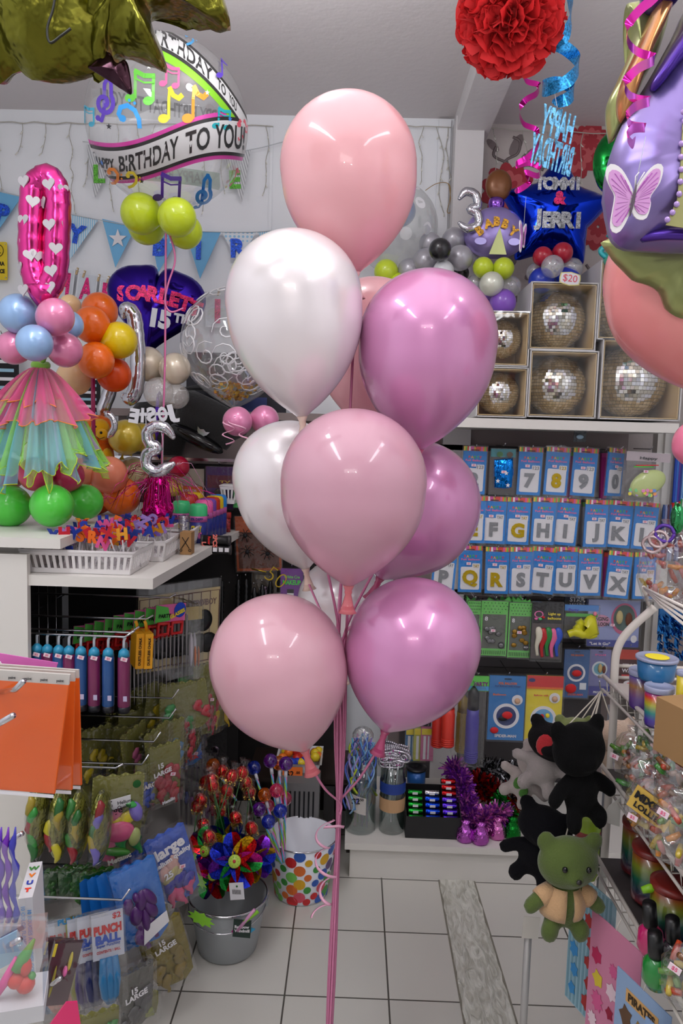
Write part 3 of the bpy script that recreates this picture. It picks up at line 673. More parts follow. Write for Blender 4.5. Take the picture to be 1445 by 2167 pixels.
# ================================================================ mirror ball boxes
CARDB = mat('cardboard', (150, 116, 74), .8); LINB = mat('box_lining', (206, 180, 134), .6); CARDW = mat('white_card', (205, 203, 203), .6)
TILE = [mat('mirror_tile_%d' % i, c, .06, metal=1) for i, c in enumerate(((224, 222, 216), (205, 198, 180), (235, 235, 240)))]
GROUT = mat('mirror_ball_core', (120, 112, 92), .5, metal=.5)
def mirrorball(r, seed, t=.0075):
    mb = MB(); q = random.Random(seed); mb.ball((0, 0, 0), r*.985, GROUT, 32)
    nr = int(math.pi*r/t/1.0)
    for i in range(1, nr):
        la0 = -math.pi/2+math.pi*i/nr; la1 = la0+math.pi/nr; mid = (la0+la1)/2; n = max(6, int(2*math.pi*r*math.cos(mid)/t))
        g = .06*math.pi/nr
        for j in range(n):
            lo0 = 2*math.pi*j/n; lo1 = lo0+2*math.pi/n*.93
            if math.sin((lo0+lo1)/2) > .35: continue
            c = Vector((math.cos(mid)*math.cos((lo0+lo1)/2), math.cos(mid)*math.sin((lo0+lo1)/2), math.sin(mid)))
            tw = Vector((q.gauss(0, .035), q.gauss(0, .035), q.gauss(0, .035))); vs = []
            for la, lo in ((la0+g, lo0), (la0+g, lo1), (la1-g, lo1), (la1-g, lo0)):
                p = Vector((math.cos(la)*math.cos(lo), math.cos(la)*math.sin(lo), math.sin(la)))
                off = p-c; off += tw.cross(off)*1; vs.append((c+off)*r)
            mb.add(vs, [(0, 1, 2, 3)], TILE[q.randrange(3)])
    mb.tube([(0, 0, r*.98), (0, 0, r*1.05)], .012, CHROME, 10)
    return mb
def mbox(x0, y0, x1, y1, bx, by, br, lab, blab, Y=2.76, dep=.24, tilt=0, seed=1):
    a = P((x0+x1)/2, y1, Y); w = S(x1-x0, Y)*.99; h = S(y1-y0, Y)
    e = E('mirror_ball_box', a, lab, 'box', 'window boxes of mirror balls'); th = .004
    mb = MB(); D = dep
    mb.box((-w/2, D/2, h/2), (th, D, h), CARDW).box((w/2, D/2, h/2), (th, D, h), CARDW).box((0, D/2, h-th/2), (w, D, th), CARDW).box((0, D/2, th/2), (w, D, th), CARDW)
    mb.build('outer_box', e)
    mb = MB(); q = w/2-.006
    mb.box((-q, D/2, h/2), (.003, D-.01, h-.01), LINB).box((q, D/2, h/2), (.003, D-.01, h-.01), LINB).box((0, D/2, h-.008), (w-.01, D-.01, .003), LINB).box((0, D/2, .008), (w-.01, D-.01, .003), LINB).box((0, D-.004, h/2), (w, .004, h), LINB); mb.build('lining', e)
    MB().quad((-w/2, -.001, 0), (w/2, -.001, 0), (w/2, -.001, h), (-w/2, -.001, h), film('window_film', gloss=.05, bump=1.4, bscale=7, edge=.3, rough=.08, body=.01)).build('window_film', e)
    c = P(bx, by, Y+.11); rb = S(br, Y+.11)
    rb = min(rb, w/2-.009, h/2-.006, D/2-.006)
    lc = Vector((max(-w/2+rb+.008, min(w/2-rb-.008, c.x-a.x)), D/2, max(rb+.010, min(h-rb-.008, c.z-a.z))))
    o = mirrorball(rb, seed, t=rb*.105).build('mirror_ball', loc=a+lc); tag(o, blab, 'mirror ball', 'mirror balls in boxes')
mbox(1120, 603, 1257, 741, 1178, 680, 63, 'open fronted box with a mirror ball, upper middle of the stack below the price tag', 'mirror ball in the upper middle box', seed=1)
mbox(1117, 745, 1258, 884, 1178, 815, 62, 'open fronted box with a mirror ball, lower middle of the stack on the white shelf', 'mirror ball in the lower middle box', seed=2)
mbox(1022, 662, 1116, 775, 1062, 720, 46, 'small open fronted box with a mirror ball, upper left of the stack', 'small mirror ball in the upper left box', seed=3, dep=.2)
mbox(1008, 779, 1112, 883, 1060, 832, 48, 'small open fronted box with a mirror ball, lower left beside the orchid balloon', 'small mirror ball in the lower left box', seed=4, dep=.2)
mbox(1265, 560, 1420, 720, 1325, 655, 72, 'open fronted box with a mirror ball, upper right behind the salmon balloon', 'mirror ball in the upper right box, partly covered by the salmon balloon', seed=5, dep=.28)
mbox(1268, 723, 1436, 889, 1338, 806, 76, 'largest open fronted box with a mirror ball, lower right of the stack', 'largest mirror ball, in the lower right box', seed=6, dep=.28)
# ================================================================ left wall decorations
YW = YB-.03
def strip_mat(c1, c2, key, n=70, ang=0):
    m = bpy.data.materials.new(key); m.use_nodes = True; nt = m.node_tree; b = nt.nodes['Principled BSDF']; b.inputs['Roughness'].default_value = .6
    tc = nt.nodes.new('ShaderNodeTexCoord'); w = nt.nodes.new('ShaderNodeTexWave'); w.inputs['Scale'].default_value = n; w.bands_direction = 'X'
    mp = nt.nodes.new('ShaderNodeMapping'); mp.inputs['Rotation'].default_value = (0, ang, 0)
    r = nt.nodes.new('ShaderNodeValToRGB'); r.color_ramp.interpolation = 'CONSTANT'; r.color_ramp.elements[0].color = lin(c1); r.color_ramp.elements[1].color = lin(c2); r.color_ramp.elements[1].position = .5
    nt.links.new(tc.outputs['Object'], mp.inputs[0]); nt.links.new(mp.outputs[0], w.inputs['Vector']); nt.links.new(w.outputs['Fac'], r.inputs[0]); nt.links.new(r.outputs[0], b.inputs['Base Color']); MATS[key] = m; return key
def dot_mat(c1, c2, key, sc=55, th=.32):
    m = bpy.data.materials.new(key); m.use_nodes = True; nt = m.node_tree; b = nt.nodes['Principled BSDF']; b.inputs['Roughness'].default_value = .6
    tc = nt.nodes.new('ShaderNodeTexCoord'); v = nt.nodes.new('ShaderNodeTexVoronoi'); v.inputs['Scale'].default_value = sc; v.inputs['Randomness'].default_value = 0
    r = nt.nodes.new('ShaderNodeValToRGB'); r.color_ramp.interpolation = 'CONSTANT'; r.color_ramp.elements[0].color = lin(c2); r.color_ramp.elements[1].color = lin(c1); r.color_ramp.elements[1].position = th
    nt.links.new(tc.outputs['Object'], v.inputs['Vector']); nt.links.new(v.outputs['Distance'], r.inputs[0]); nt.links.new(r.outputs[0], b.inputs['Base Color']); MATS[key] = m; return key
SBL = paper((116, 180, 222)); STB = strip_mat((140, 196, 228), (214, 224, 232), 'blue_stripes', 34); STG = strip_mat((170, 172, 176), (216, 218, 220), 'grey_stripes', 32, .3)
DTW = dot_mat((222, 228, 234), (150, 196, 226), 'white_dotted'); DTB = dot_mat((110, 176, 222), (222, 228, 234), 'blue_dotted')
GLB = glitter((26, 80, 200)); GLG = glitter((96, 178, 60)); GLP = glitter((206, 20, 110)); GLR = glitter((226, 40, 110)); GLS = glitter((176, 178, 184)); GLO = glitter((206, 150, 30))
bunt = [((-45, 396), (45, 417), (-14, 502), SBL, 'P', GLB, (6, 452), 1), ((120, 447), (207, 466), (148, 549), STB, 'Y', GLB, (161, 495), 1),
 ((216, 463), (287, 480), (244, 566), SBL, '*', WHT, (249, 505), 1), ((318, 482), (387, 488), (334, 578), DTB, 'B', GLB, (338, 522), 1),
 ((391, 488), (467, 491), (423, 590), SBL, 'I', GLB, (420, 529), 1), ((470, 492), (541, 491), (506, 562), DTW, 'R', GLB, (505, 525), 1), ((544, 490), (622, 484), (588, 566), STB, '', GLB, (0, 0), 1),
 ((183, 306), (252, 306), (200, 421), STG, 'L', GLG, (210, 368), 2), ((468, 320), (530, 318), (512, 428), STG, 'E', GLG, (497, 380), 2)]
names = {'P': 'light blue pennant with glitter letter P', 'Y': 'blue striped pennant with glitter letter Y', '*': 'light blue pennant with a white star', 'B': 'dotted blue pennant with glitter letter B', 'I': 'light blue pennant with glitter letter I', 'R': 'white dotted pennant with glitter letter R', '': 'blue striped pennant without a letter, right of the R', 'L': 'grey striped pennant with green glitter letter L', 'E': 'grey striped pennant behind the music note bubble balloon'}
for a, b, c, m, ch, gm, cc, gr in bunt:
    A, B, Cc = P(*a, YW), P(*b, YW), P(*c, YW-.015); mid = (A+B)/2
    e = E('bunting_pennant', mid, names[ch]+' on the white wall', 'pennant', 'blue bunting pennants' if gr == 1 else 'grey bunting pennants')
    mb = MB(); vs = [A-mid, B-mid, Cc-mid]; mb.add(vs+[v+Vector((0, .002, 0)) for v in vs], [(0, 2, 1), (3, 4, 5), (0, 1, 4, 3), (1, 2, 5, 4), (2, 0, 3, 5)], m); mb.build('flag', e)
    q = P(*cc, YW-.012)-mid
    ang = math.atan2((B-A).z, (B-A).x)
    if ch == '*': MB().plate([(q.x+(.04 if i % 2 == 0 else .016)*math.sin(i*math.pi/5), q.z+(.04 if i % 2 == 0 else .016)*math.cos(i*math.pi/5)) for i in range(10)], .002, WHT, Matrix.Translation((0, q.y, 0))).build('star', e)
    elif ch: mb = MB(); text(mb, ch, gm, .1 if gr == 1 else .095, q, ext=.003, bold=.05, R=Ry(-ang)); mb.build('glitter_letter', e)
STRM = mat('string', (190, 196, 200), .8)
def cord(pts, Y, r, m, label, name='bunting_line', cat='cord', sm=6, group=None):
    q = [P(a, b, Y) for a, b in pts]; o = MB().tube(smoothpath(q, sm), r, m, 5).build(name, loc=q[0], world=True); return tag(o, label, cat, group)
cord([(-45, 396), (45, 416), (125, 447), (208, 465), (287, 479), (389, 488), (468, 491), (541, 491), (622, 484)], YW-.002, .0018, STRM, 'thin pale cord of the blue bunting on the wall')
cord([(175, 300), (252, 306), (468, 320), (535, 316), (600, 300)], YW-.002, .0018, STRM, 'thin cord of the grey bunting behind the bubble balloon')
# HAPPY cards on clothes pegs
CRD = paper((220, 224, 230)); PEG = mat('peg_wood', (196, 170, 130), .7)
for (x0, y0, x1, y1, ch, lab) in ((118, 566, 160, 632, 'H', 'white card with pink glitter letter H'), (166, 578, 208, 640, 'A', 'white card with pink glitter letter A'), (213, 590, 252, 650, 'P', 'white card with pink glitter letter P, by the purple heart'), (436, 622, 486, 690, '1', 'white card with pink glitter figure 1 behind the scroll bubble')):
    a = P((x0+x1)/2, y0, YW-.01); w = S(x1-x0, YW); h = S(y1-y0, YW)
    e = E('letter_card', a, lab, 'card', 'pegged letter cards', (0, .13 if ch != '1' else 0, 0))
    MB().box((0, 0, -h/2), (w, .003, h), CRD).build('card', e)
    MB().box((0, -.002, -h/2), (w*.86, .001, h*.88), paper((206, 212, 220))).build('border', e)
    mb = MB(); text(mb, ch, GLP, h*.95, (0, -.004, -h*.52), ext=.002, bold=.04, fit=w*.62 if ch != '1' else None); mb.build('glitter_letter', e)
for x, y in ((163, 574), (178, 580), (209, 588), (229, 592), (463, 618)):
    a = P(x, y, YW-.014); o = MB().box((0, 0, 0), (.007, .008, .03), PEG, Ry(.3)).box((.002, -.005, .006), (.004, .003, .004), CHROME).build('clothes_peg', loc=a)
    tag(o, 'small wooden clothes peg holding the pink letter cards', 'clothes peg', 'clothes pegs on the letter cards')
cord([(118, 560), (178, 578), (230, 592), (300, 608), (463, 620)], YW-.004, .0012, STRM, 'thin cord carrying the pink letter cards')
# yellow sign
a = P(-6, 552, YW); e = E('camera_sign', a, 'yellow sign with a smiley face cut by the left edge', 'sign')
w, h = S(42, YW), S(77, YW); SY = plastic((226, 198, 30))
MB().plate(rrect(w, h, .006), .003, SY).build('sign_plate', e)
mb = MB(); mb.tube([(.002+.026*math.cos(i*math.pi/12), -.002, h*.27+.026*math.sin(i*math.pi/12)) for i in range(24)], .0014, BLK, 5, closed=True)
mb.tube([(.002+.016*math.cos(math.pi*(1.15+.7*i/8)), -.002, h*.27+.016*math.sin(math.pi*(1.15+.7*i/8))) for i in range(9)], .0014, BLK, 5); mb.ball((.011, -.002, h*.3), .0024, BLK, 8).ball((-.007, -.002, h*.3), .0024, BLK, 8)
mb.build('smiley', e)
mb = MB(); text(mb, 'CAMERA', BLK, .022, (-.004, -.001, -h*.07), bold=.05, fit=w*.84); text(mb, 'IN PLACE', BLK, .022, (-.004, -.001, -h*.27), bold=.05, fit=w*.84); mb.build('sign_text', e)
MB().ball((w*.42, -.002, h*.44), .003, CHROME, 8).ball((w*.42, -.002, -h*.44), .003, CHROME, 8).build('screws', e)
# fairy lights strung along the ceiling edge
FW = mat('fairy_wire', (186, 182, 172), .6)
r = random.Random(9); FB = MB().tube([(0, 0, 0), (0, -.008, -.016)], .0026, mat('fairy_bulb', (226, 224, 214), .3), 5).mesh('bulb')
def fairy(x0, x1, step, ys_, Y, label):
    mb = MB(); bl = []; top = []
    x = x0
    while x <= x1: top.append(P(x, ys_(x)+r.uniform(-2, 2), Y)); x += step/2
    mb.tube(smoothpath(top, 3), .0022, FW, 5)
    x = x0+8
    while x < x1:
        n = r.randint(3, 9); y = ys_(x); pts = [P(x, y, Y)]; xx = x
        for i in range(n):
            y += r.uniform(16, 30); xx += r.uniform(-7, 7); pts.append(P(xx, y, Y-.004))
        mb.tube(smoothpath(pts, 3), .0016, FW, 4)
        bl += pts[1:]
        x += step*r.uniform(.8, 1.3)
    e = E('fairy_lights', P(x0, ys_(x0), Y), label, 'fairy lights')
    mb.build('wire', e, world=True)
    for p in bl: b_ = bpy.data.objects.new('bulb', FB); COL.objects.link(b_); b_.parent = e; b_.location = p-e.location; b_.rotation_euler = (0, r.uniform(-.6, .6), 0)
fairy(-20, 585, 46, lambda x: 259+x*.014, YB-.012, 'unlit fairy lights with drooping wires along the ceiling edge, left of the balloons')
fairy(850, 955, 30, lambda x: 268, YB-.025, 'short unlit fairy light wires hanging between the top balloon and the white column')
fairy(1035, 1330, 62, lambda x: 272+(x-1030)*.04, YB-.012, 'unlit fairy lights along the ceiling above the flowered wallpaper')
cord([(900, 403), (925, 388), (950, 390), (952, 420), (946, 448), (954, 446), (952, 405), (948, 388)], YB-.04, .0016, mat('twine', (170, 140, 96), .8), 'loop of brown twine hanging from the column', 'twine')

# ================================================================ music note bubble balloon
bc = P(355, 264, 2.4); br_ = S(163, 2.4)*.99
nd = (CAM-bc).normalized(); rt = Vector((0, 0, 1)).cross(nd).normalized()*1; up = nd.cross(rt).normalized()
rt2 = rt*math.cos(.03)+up*-math.sin(.03)*0; 
def sph(u, v, k_=1.006, back=False):
    q = u*u+v*v
    if q > .97: s_ = math.sqrt(.97/q); u *= s_; v *= s_; q = .97
    w = math.sqrt(1-q)*(-1 if back else 1)
    return (rt*u+up*v+nd*w)*br_*k_
e = E('bubble_balloon', bc, 'clear round bubble balloon printed with music notes and HAPPY BIRTHDAY TO YOU bands', 'bubble balloon')
MB().ball((0, 0, 0), br_, CLEARB, 64).build('skin', e)
BW = mat('print_white', (226, 226, 226), .35, transl=.3); 
def C1(u): return -.27+.14*u+.13*math.sin(2.6*u)        # lower band centre
def C2(u): return .86-.40*u-.42*u*u
def band(cf, hf, m, kk, u0=-1, u1=1, off=0, back=False, n=60, nm='printed_band'):
    vs = []; fs = []; ok = []
    for i in range(n+1):
        u = u0+(u1-u0)*i/n
        for j in range(5): vs.append(sph(u, cf(u)+off+hf(u)*(j/2-1), kk, back))
    for i in range(n):
        for j in range(4): fs.append((i*5+j, i*5+j+1, i*5+j+6, i*5+j+5))
    MB().add(vs, fs, m, True).build(nm, e)
def tx(s, cf, u0, u1, sz, m, kk, back=False, grow=0, nm='printed_text'):
    vs, fs = textmesh(s, m, 1, 0, .02); w = max(v.x for v in vs); h = max(v.z for v in vs); out = []
    for v in vs:
        f = (v.x/w+1)/2; f2 = f if not grow else f**(1-grow) if False else f
        u = u0+(u1-u0)*f2; out.append(sph(-u if back else u, cf(u)+v.z/h*sz*(1+grow*(f-.5)), kk, back))
    MB().add(out, fs, m).build(nm, e)
h1 = lambda u: .155+.02*u
PKb = foilprint((206, 70, 160)); BKb = foilprint((44, 44, 44)); GNb = foilprint((130, 200, 40))
for cf, hh, s1, c_up in ((C1, h1, 'HAPPY BIRTHDAY TO YOU!', PKb), (C2, lambda u: .095-.03*u, 'HAPPY BIRTHDAY TO YOU', GNb)):
    band(cf, lambda u: hh(u)+.085, c_up, 1.002, -.99, .99, -.0 if cf is C1 else -.05)
    band(cf, lambda u: hh(u)+.04, BKb, 1.004, -.99, .99)
    band(cf, lambda u: hh(u)+.0, BW, 1.006, -.99, .99)
    if cf is C1: tx('HAPPY', cf, -.9, -.62, .06, BKb, 1.01); tx('BIRTHDAY', cf, -.56, .12, .1, BKb, 1.01, grow=.3); tx('TO', cf, .2, .48, .12, BKb, 1.01); tx('YOU!', cf, .54, .93, .13, BKb, 1.01)
    else: tx('HAPPY', cf, -.6, -.25, .09, BKb, 1.01); tx('BIRTHDAY', cf, -.2, .5, .085, BKb, 1.01, grow=-.3); tx('TO', cf, .56, .66, .055, BKb, 1.01); tx('YOU', cf, .70, .8, .05, BKb, 1.01)
Cb = lambda u: .20+.05*u
band(Cb, lambda u: .15, mat('print_grey_back', (196, 198, 200), .5, transl=.5), .992, -.93, .93, 0, True); tx('HAPPY BIRTHDAY TO YOU', lambda u: .20+.05*u, -.85, .85, .09, foilprint((110, 112, 114)), .985, True)
Cb2 = lambda u: -.62; band(Cb2, lambda u: .1, mat('print_grey_back2', (190, 206, 196), .5, transl=.5), .992, -.7, .7, 0, True); tx('HAPPY BIRTHDAY', Cb2, -.55, .6, .07, foilprint((150, 156, 152)), .985, True)
def note(u, v, s, c, kind=1, kk=1.008, rot=0, back=False):
    m = foilprint(c); mb = MB()
    def T(x, z): a = math.cos(rot)*x-math.sin(rot)*z; b = math.sin(rot)*x+math.cos(rot)*z; return sph(u+a*s, v+b*s, kk, back)
    def pl(pts): mb.add([T(*p) for p in pts], [tuple(range(len(pts)))], m)
    def el(x, z, a, b, t=0): pl([(x+a*math.cos(i*math.pi/8)*math.cos(t)-b*math.sin(i*math.pi/8)*math.sin(t), z+a*math.cos(i*math.pi/8)*math.sin(t)+b*math.sin(i*math.pi/8)*math.cos(t)) for i in range(16)])
    def st(pts, w):
        for i in range(len(pts)-1):
            (x0, z0), (x1, z1) = pts[i], pts[i+1]; d = math.hypot(x1-x0, z1-z0) or 1; nx, nz = -(z1-z0)/d*w/2, (x1-x0)/d*w/2; ex, ez = (x1-x0)/d*w*.25, (z1-z0)/d*w*.25
            pl([(x0+nx-ex, z0+nz-ez), (x0-nx-ex, z0-nz-ez), (x1-nx+ex, z1-nz+ez), (x1+nx+ex, z1+nz+ez)])
    if kind == 1: el(-.25, -.75, .33, .24, .3); st([(.05, -.7), (.05, .3), (.1, .9)], .17); st([(.1, .9), (.3, .55), (.62, .42), (.8, .6)], .27)
    if kind == 2: el(-.6, -.7, .32, .23, .3); el(.45, -.75, .32, .23, .3); st([(-.32, -.65), (-.3, .7)], .18); st([(.72, -.7), (.75, .6)], .18); st([(-.32, .75), (.2, .55), (.78, .6)], .26); st([(-.3, .35), (.2, .18), (.75, .25)], .1)
    if kind == 3:
        pts = [];
        for i in range(30):
            t = i/29; a = -1.2+t*8.2; R_ = .12+.42*t; pts.append((R_*math.cos(a)*.9, -.15+R_*math.sin(a)))
        st(pts, .2); st([(pts[-1][0], pts[-1][1]), (.35, .75), (.2, 1.0), (.02, .7), (-.02, -.6), (-.15, -.95), (-.35, -.85)], .18); el(-.34, -.85, .13, .13)
    if kind == 4:
        st([(-.5, .35), (-.3, .62), (.1, .65), (.4, .3), (.35, -.2), (.0, -.6), (-.4, -.8)], .27); el(-.42, .3, .2, .2); el(.72, .3, .09, .09); el(.72, -.05, .09, .09)
    if kind == 5: pl([((1 if i % 2 == 0 else .42)*math.sin(i*math.pi/5), (1 if i % 2 == 0 else .42)*math.cos(i*math.pi/5)) for i in range(10)])
    mb.build('printed_star' if kind == 5 else 'printed_note', e)
for a in ((-.71, .18, .23, (92, 60, 180), 3), (-.3, .36, .19, (96, 184, 60), 2), (.0, .2, .19, (214, 196, 40), 1), (.27, .24, .2, (236, 150, 40), 1), (-.42, .06, .18, (50, 150, 220), 4, 1.008, 1.2), (.62, .14, .13, (40, 170, 180), 2), (.02, .5, .13, (226, 90, 140), 2, 1.0075), (.9, .05, .14, (226, 90, 110), 4), (-.2, -.70, .0001, (0, 0, 0), 5),
          (-.0, -.66, .19, (90, 50, 190), 2, 1.03), (.42, -.7, .22, (40, 140, 224), 3, 1.03), (-.62, -.62, .13, (240, 140, 40), 4, 1.03), (-.4, -.62, .12, (226, 206, 50), 4, 1.03), (.82, -.5, .12, (220, 70, 80), 1, 1.03), (-.78, .58, .12, (226, 90, 110), 4), (-.93, .0, .12, (60, 170, 200), 2), (.6, .8-.14, .12, (90, 60, 190), 1, 1.03), (.25, .93, .1, (60, 160, 220), 4, 1.012)):
    if a[2] > .01: note(*a)
for u, v, s, c in ((-.66, -.09, .035, (50, 50, 54)), (.44, .38, .03, (230, 230, 230)), (-.21, .56, .03, (230, 230, 230)), (.72, .14, .03, (60, 130, 220)), (-.3, -.64, .03, (50, 50, 54)), (.74, -.64, .03, (226, 206, 50)), (-.78, -.5, .04, (60, 130, 220))): note(u, v, s, c, 5)
p = P(348, 500, 2.38)
RB2 = mat('pink_ribbon_pale', (232, 130, 180), .35, transl=.2)
MB().tube(smoothpath([P(352, 440, 2.4), P(351, 500, 2.36), P(350, 620, 2.38), P(349, 760, 2.4), P(345, 900, 2.42), P(342, 1010, 2.45)], 5), .0034, RB2, 4, flat=.25).build('ribbon', e, world=True)
MB().tube(smoothpath([P(352, 480, 2.36), P(366, 520, 2.35), P(370, 555, 2.35), P(356, 600, 2.35), P(349, 640, 2.35), P(362, 660, 2.35), P(388, 652, 2.35)], 6), .003, RB2, 4, flat=.25).build('ribbon_tail', e, world=True)
MB().tube([P(338, 425, 2.4), P(345, 442, 2.4)], [.02, .004], CLEARB, 10).build('neck', e, world=True)
YG = latex((206, 226, 44), .25)
for x, y, r_, Y, lab in ((298, 452, 41, 2.36, 'lime yellow balloon upper left under the music note bubble'), (375, 460, 39, 2.30, 'lime yellow balloon upper right under the music note bubble'), (310, 478, 38, 2.46, 'lime yellow balloon lower left, half hidden, under the bubble'), (392, 490, 35, 2.42, 'lime yellow balloon lower right, half hidden, under the bubble')):
    c = P(x, y, Y); balloon(c, S(r_, Y), S(r_*1.12, Y), YG, lab, 'lime balloons tied under the music note bubble', P(350, 470, 2.38)-c, n=32)

# ================================================================ small air balloons of the displays
def ab(lst, group, catpt=None, n=32):
    for x, y, r_, Y, m, lab in lst:
        c = P(x, y, Y); d = (P(*catpt)-c) if catpt else Vector((0, .3, -1))
        balloon(c, S(r_, Y), S(r_*1.14, Y), m, lab, group, d, n=n, nm=None)
LB = pearl((150, 186, 230)); PK = pearl((226, 130, 172)); OR = latex((244, 110, 12)); ORT = latex((240, 90, 10), .4); YE = latex((236, 206, 10)); PE = latex((246, 206, 156)); HOT = latex((224, 60, 110)); GR = latex((86, 216, 70)); CRM = pearl((232, 218, 196)); PCH = latex((244, 150, 110))
ab([(39, 664, 41, 2.12, LB, 'large light blue pearl balloon at the upper left under the pink heart foil'), (117, 671, 39, 2.06, PK, 'pink pearl balloon in front of the foot of the pink heart foil'), (146, 688, 30, 2.22, LB, 'light blue balloon peeping out behind the upper pink pearl one'), (29, 736, 35, 2.14, PK, 'pink pearl balloon cut off by the left edge'), (138, 741, 36, 2.14, PK, 'pink pearl balloon above the tulle skirt, right'), (73, 726, 38, 2.02, LB, 'light blue pearl balloon in front, just above the tulle skirt')], 'blue and pink balloons above the tulle skirt', (88, 705, 2.16))
ab([(15, 1002, 36, 2.2, HOT, 'hot pink balloon under the tulle, cut by the left edge'), (76, 1003, 37, 2.12, HOT, 'hot pink balloon under the middle of the tulle skirt'), (143, 1006, 35, 2.2, HOT, 'hot pink balloon under the right side of the tulle skirt')], 'hot pink balloons under the tulle skirt', (80, 1020, 2.4))
ab([(20, 1071, 45, 2.14, GR, 'bright green balloon on the white counter, cut by the left edge'), (110, 1070, 46, 2.06, GR, 'bright green balloon in the middle on the white counter'), (180, 1062, 38, 2.24, GR, 'bright green balloon on the right on the white counter')], 'bright green balloons on the white counter', (90, 1050, 2.35))
ab([(211, 657, 37, 2.5, OR, 'orange balloon at the top of the orange column'), (194, 687, 38, 2.42, OR, 'orange balloon second from the top of the column, front left'), (252, 720, 38, 2.45, YE, 'golden yellow balloon beside the silver foil figure'), (203, 763, 38, 2.38, OR, 'orange balloon below the front one of the column'), (241, 793, 36, 2.5, ORT, 'see-through orange balloon at the bottom of the orange cluster'), (157, 800, 37, 2.5, PE, 'pale peach balloon behind the tulle skirt'), (148, 646, 22, 2.6, PE, 'pale peach balloon behind the upper pink pearl one')], 'orange and yellow balloons behind the tulle figure', (215, 730, 2.55))
ab([(267, 925, 37, 2.62, pearl((196, 170, 40)), 'mustard yellow balloon beside the mirrored silver figure'), (298, 925, 30, 2.72, pearl((196, 170, 40)), 'mustard yellow balloon half hidden behind its twin'), (230, 1005, 40, 2.42, latex((246, 150, 116), .3), 'peach balloon beside the tulle hem, above the orange ones'), (176, 998, 30, 2.4, PCH, 'small peach balloon behind the hem of the tulle'), (256, 1050, 41, 2.48, OR, 'orange balloon on the counter, right of the green ones'), (206, 1050, 38, 2.52, OR, 'orange balloon on the counter, mostly behind the green one'), (280, 1000, 34, 2.74, pearl((190, 176, 130)), 'dull cream balloon behind the orange tulle cluster'), (222, 905, 22, 2.72, OR, 'small orange balloon behind the lion toy'), (378, 988, 23, 2.9, latex((190, 20, 60)), 'dark red balloon right of the mirrored silver figure'), (366, 1030, 21, 2.95, latex((222, 206, 60)), 'small yellow balloon behind the magenta tinsel weight')], 'balloons at the back of the left counter', (250, 1010, 2.7))
ab([(312, 770, 36, 2.75, CRM, 'cream pearl balloon below the purple heart, left'), (370, 780, 33, 2.7, CRM, 'cream pearl balloon below the purple heart, right')], 'cream balloons below the purple heart', (345, 810, 2.8))
SPK = film('speckled_clear_latex', gloss=.08, body=.22, bcol=(240, 235, 230), edge=.45, bump=1, bscale=60)
ab([(335, 830, 31, 2.66, SPK, 'clear balloon with white specks below the cream ones, left'), (374, 839, 26, 2.7, SPK, 'clear balloon with white specks below the cream ones, right')], 'clear speckled balloons', (350, 820, 2.75))
ab([(502, 892, 31, 2.55, pearl((232, 140, 184)), 'small pink pearl balloon under the scroll bubble, left'), (560, 888, 30, 2.62, pearl((232, 140, 184)), 'small pink pearl balloon under the scroll bubble, right')], 'small pink balloons under the scroll bubble', (530, 880, 2.6))
# right shelf clusters
GY = pearl((170, 168, 176)); BK = latex((26, 26, 30), 0); LM = latex((206, 226, 50)); WH = latex((224, 226, 230)); RD = latex((190, 30, 56)); BL = latex((30, 60, 190)); PU = latex((140, 90, 200))
def swirl_mat(key, base, trans_):
    film(key, gloss=.1, body=.3, bcol=base, edge=.4)
    return key
SWC = swirl_mat('swirl_printed_clear', (226, 226, 230), 1)
ab([(910, 516, 23, 2.95, GY, 'silver grey balloon upper left around the black one'), (961, 508, 25, 2.98, GY, 'silver grey balloon upper right around the black one'), (974, 546, 26, 2.88, GY, 'silver grey balloon right of the black one'), (900, 553, 26, 2.92, GY, 'silver grey balloon lower left of the black one'), (866, 572, 24, 2.95, GY, 'silver grey balloon behind the orchid balloon'), (938, 574, 22, 2.84, WH, 'white balloon below the black one'), (988, 540, 24, 3.02, WH, 'white balloon behind the silver grey ones, right'), (931, 528, 23, 2.8, BK, 'black balloon in the centre of the silver grey ring'), (975, 578, 17, 2.95, BK, 'black balloon low behind the silver grey ring')], 'silver and black balloon flower on the right shelf', (930, 545, 3.0))
ab([(817, 575, 25, 2.95, LM, 'lime balloon beside the top peach balloon, upper'), (840, 600, 22, 2.95, LM, 'lime balloon mostly hidden by the orchid balloon, lower')], 'lime balloons under the spotted bubble', (830, 600, 3.0))
ab([(1022, 566, 21, 2.86, LM, 'lime balloon left under the lilac dome'), (1065, 568, 22, 2.86, LM, 'lime balloon right under the lilac dome'), (1040, 601, 25, 2.8, pearl((214, 216, 200)), 'swirl printed white balloon in the middle under the lime pair'), (1080, 607, 22, 2.9, SWC, 'clear swirl printed balloon right under the lime pair'), (1005, 600, 18, 2.92, SWC, 'clear swirl printed balloon left under the lime pair'), (1064, 640, 27, 2.82, PU, 'purple balloon at the foot of the lilac dome'), (1020, 640, 25, 2.92, PU, 'purple balloon mostly hidden behind the orchid balloon')], 'balloons under the lilac dome', (1045, 605, 2.95))
ab([(1148, 543, 20, 2.86, RD, 'red balloon left under the blue star'), (1190, 535, 21, 2.88, RD, 'red balloon right under the blue star'), (1169, 564, 23, 2.8, SWC, 'clear swirl printed balloon in the middle under the red pair'), (1211, 568, 21, 2.9, SWC, 'clear swirl printed balloon right under the red pair'), (1134, 577, 20, 2.92, SWC, 'clear swirl printed balloon left under the red pair'), (1145, 594, 26, 2.86, BL, 'blue balloon left on top of the mirror ball box'), (1200, 592, 26, 2.9, BL, 'blue balloon right on the mirror ball box behind the price tag')], 'balloons under the blue star', (1170, 570, 2.95))
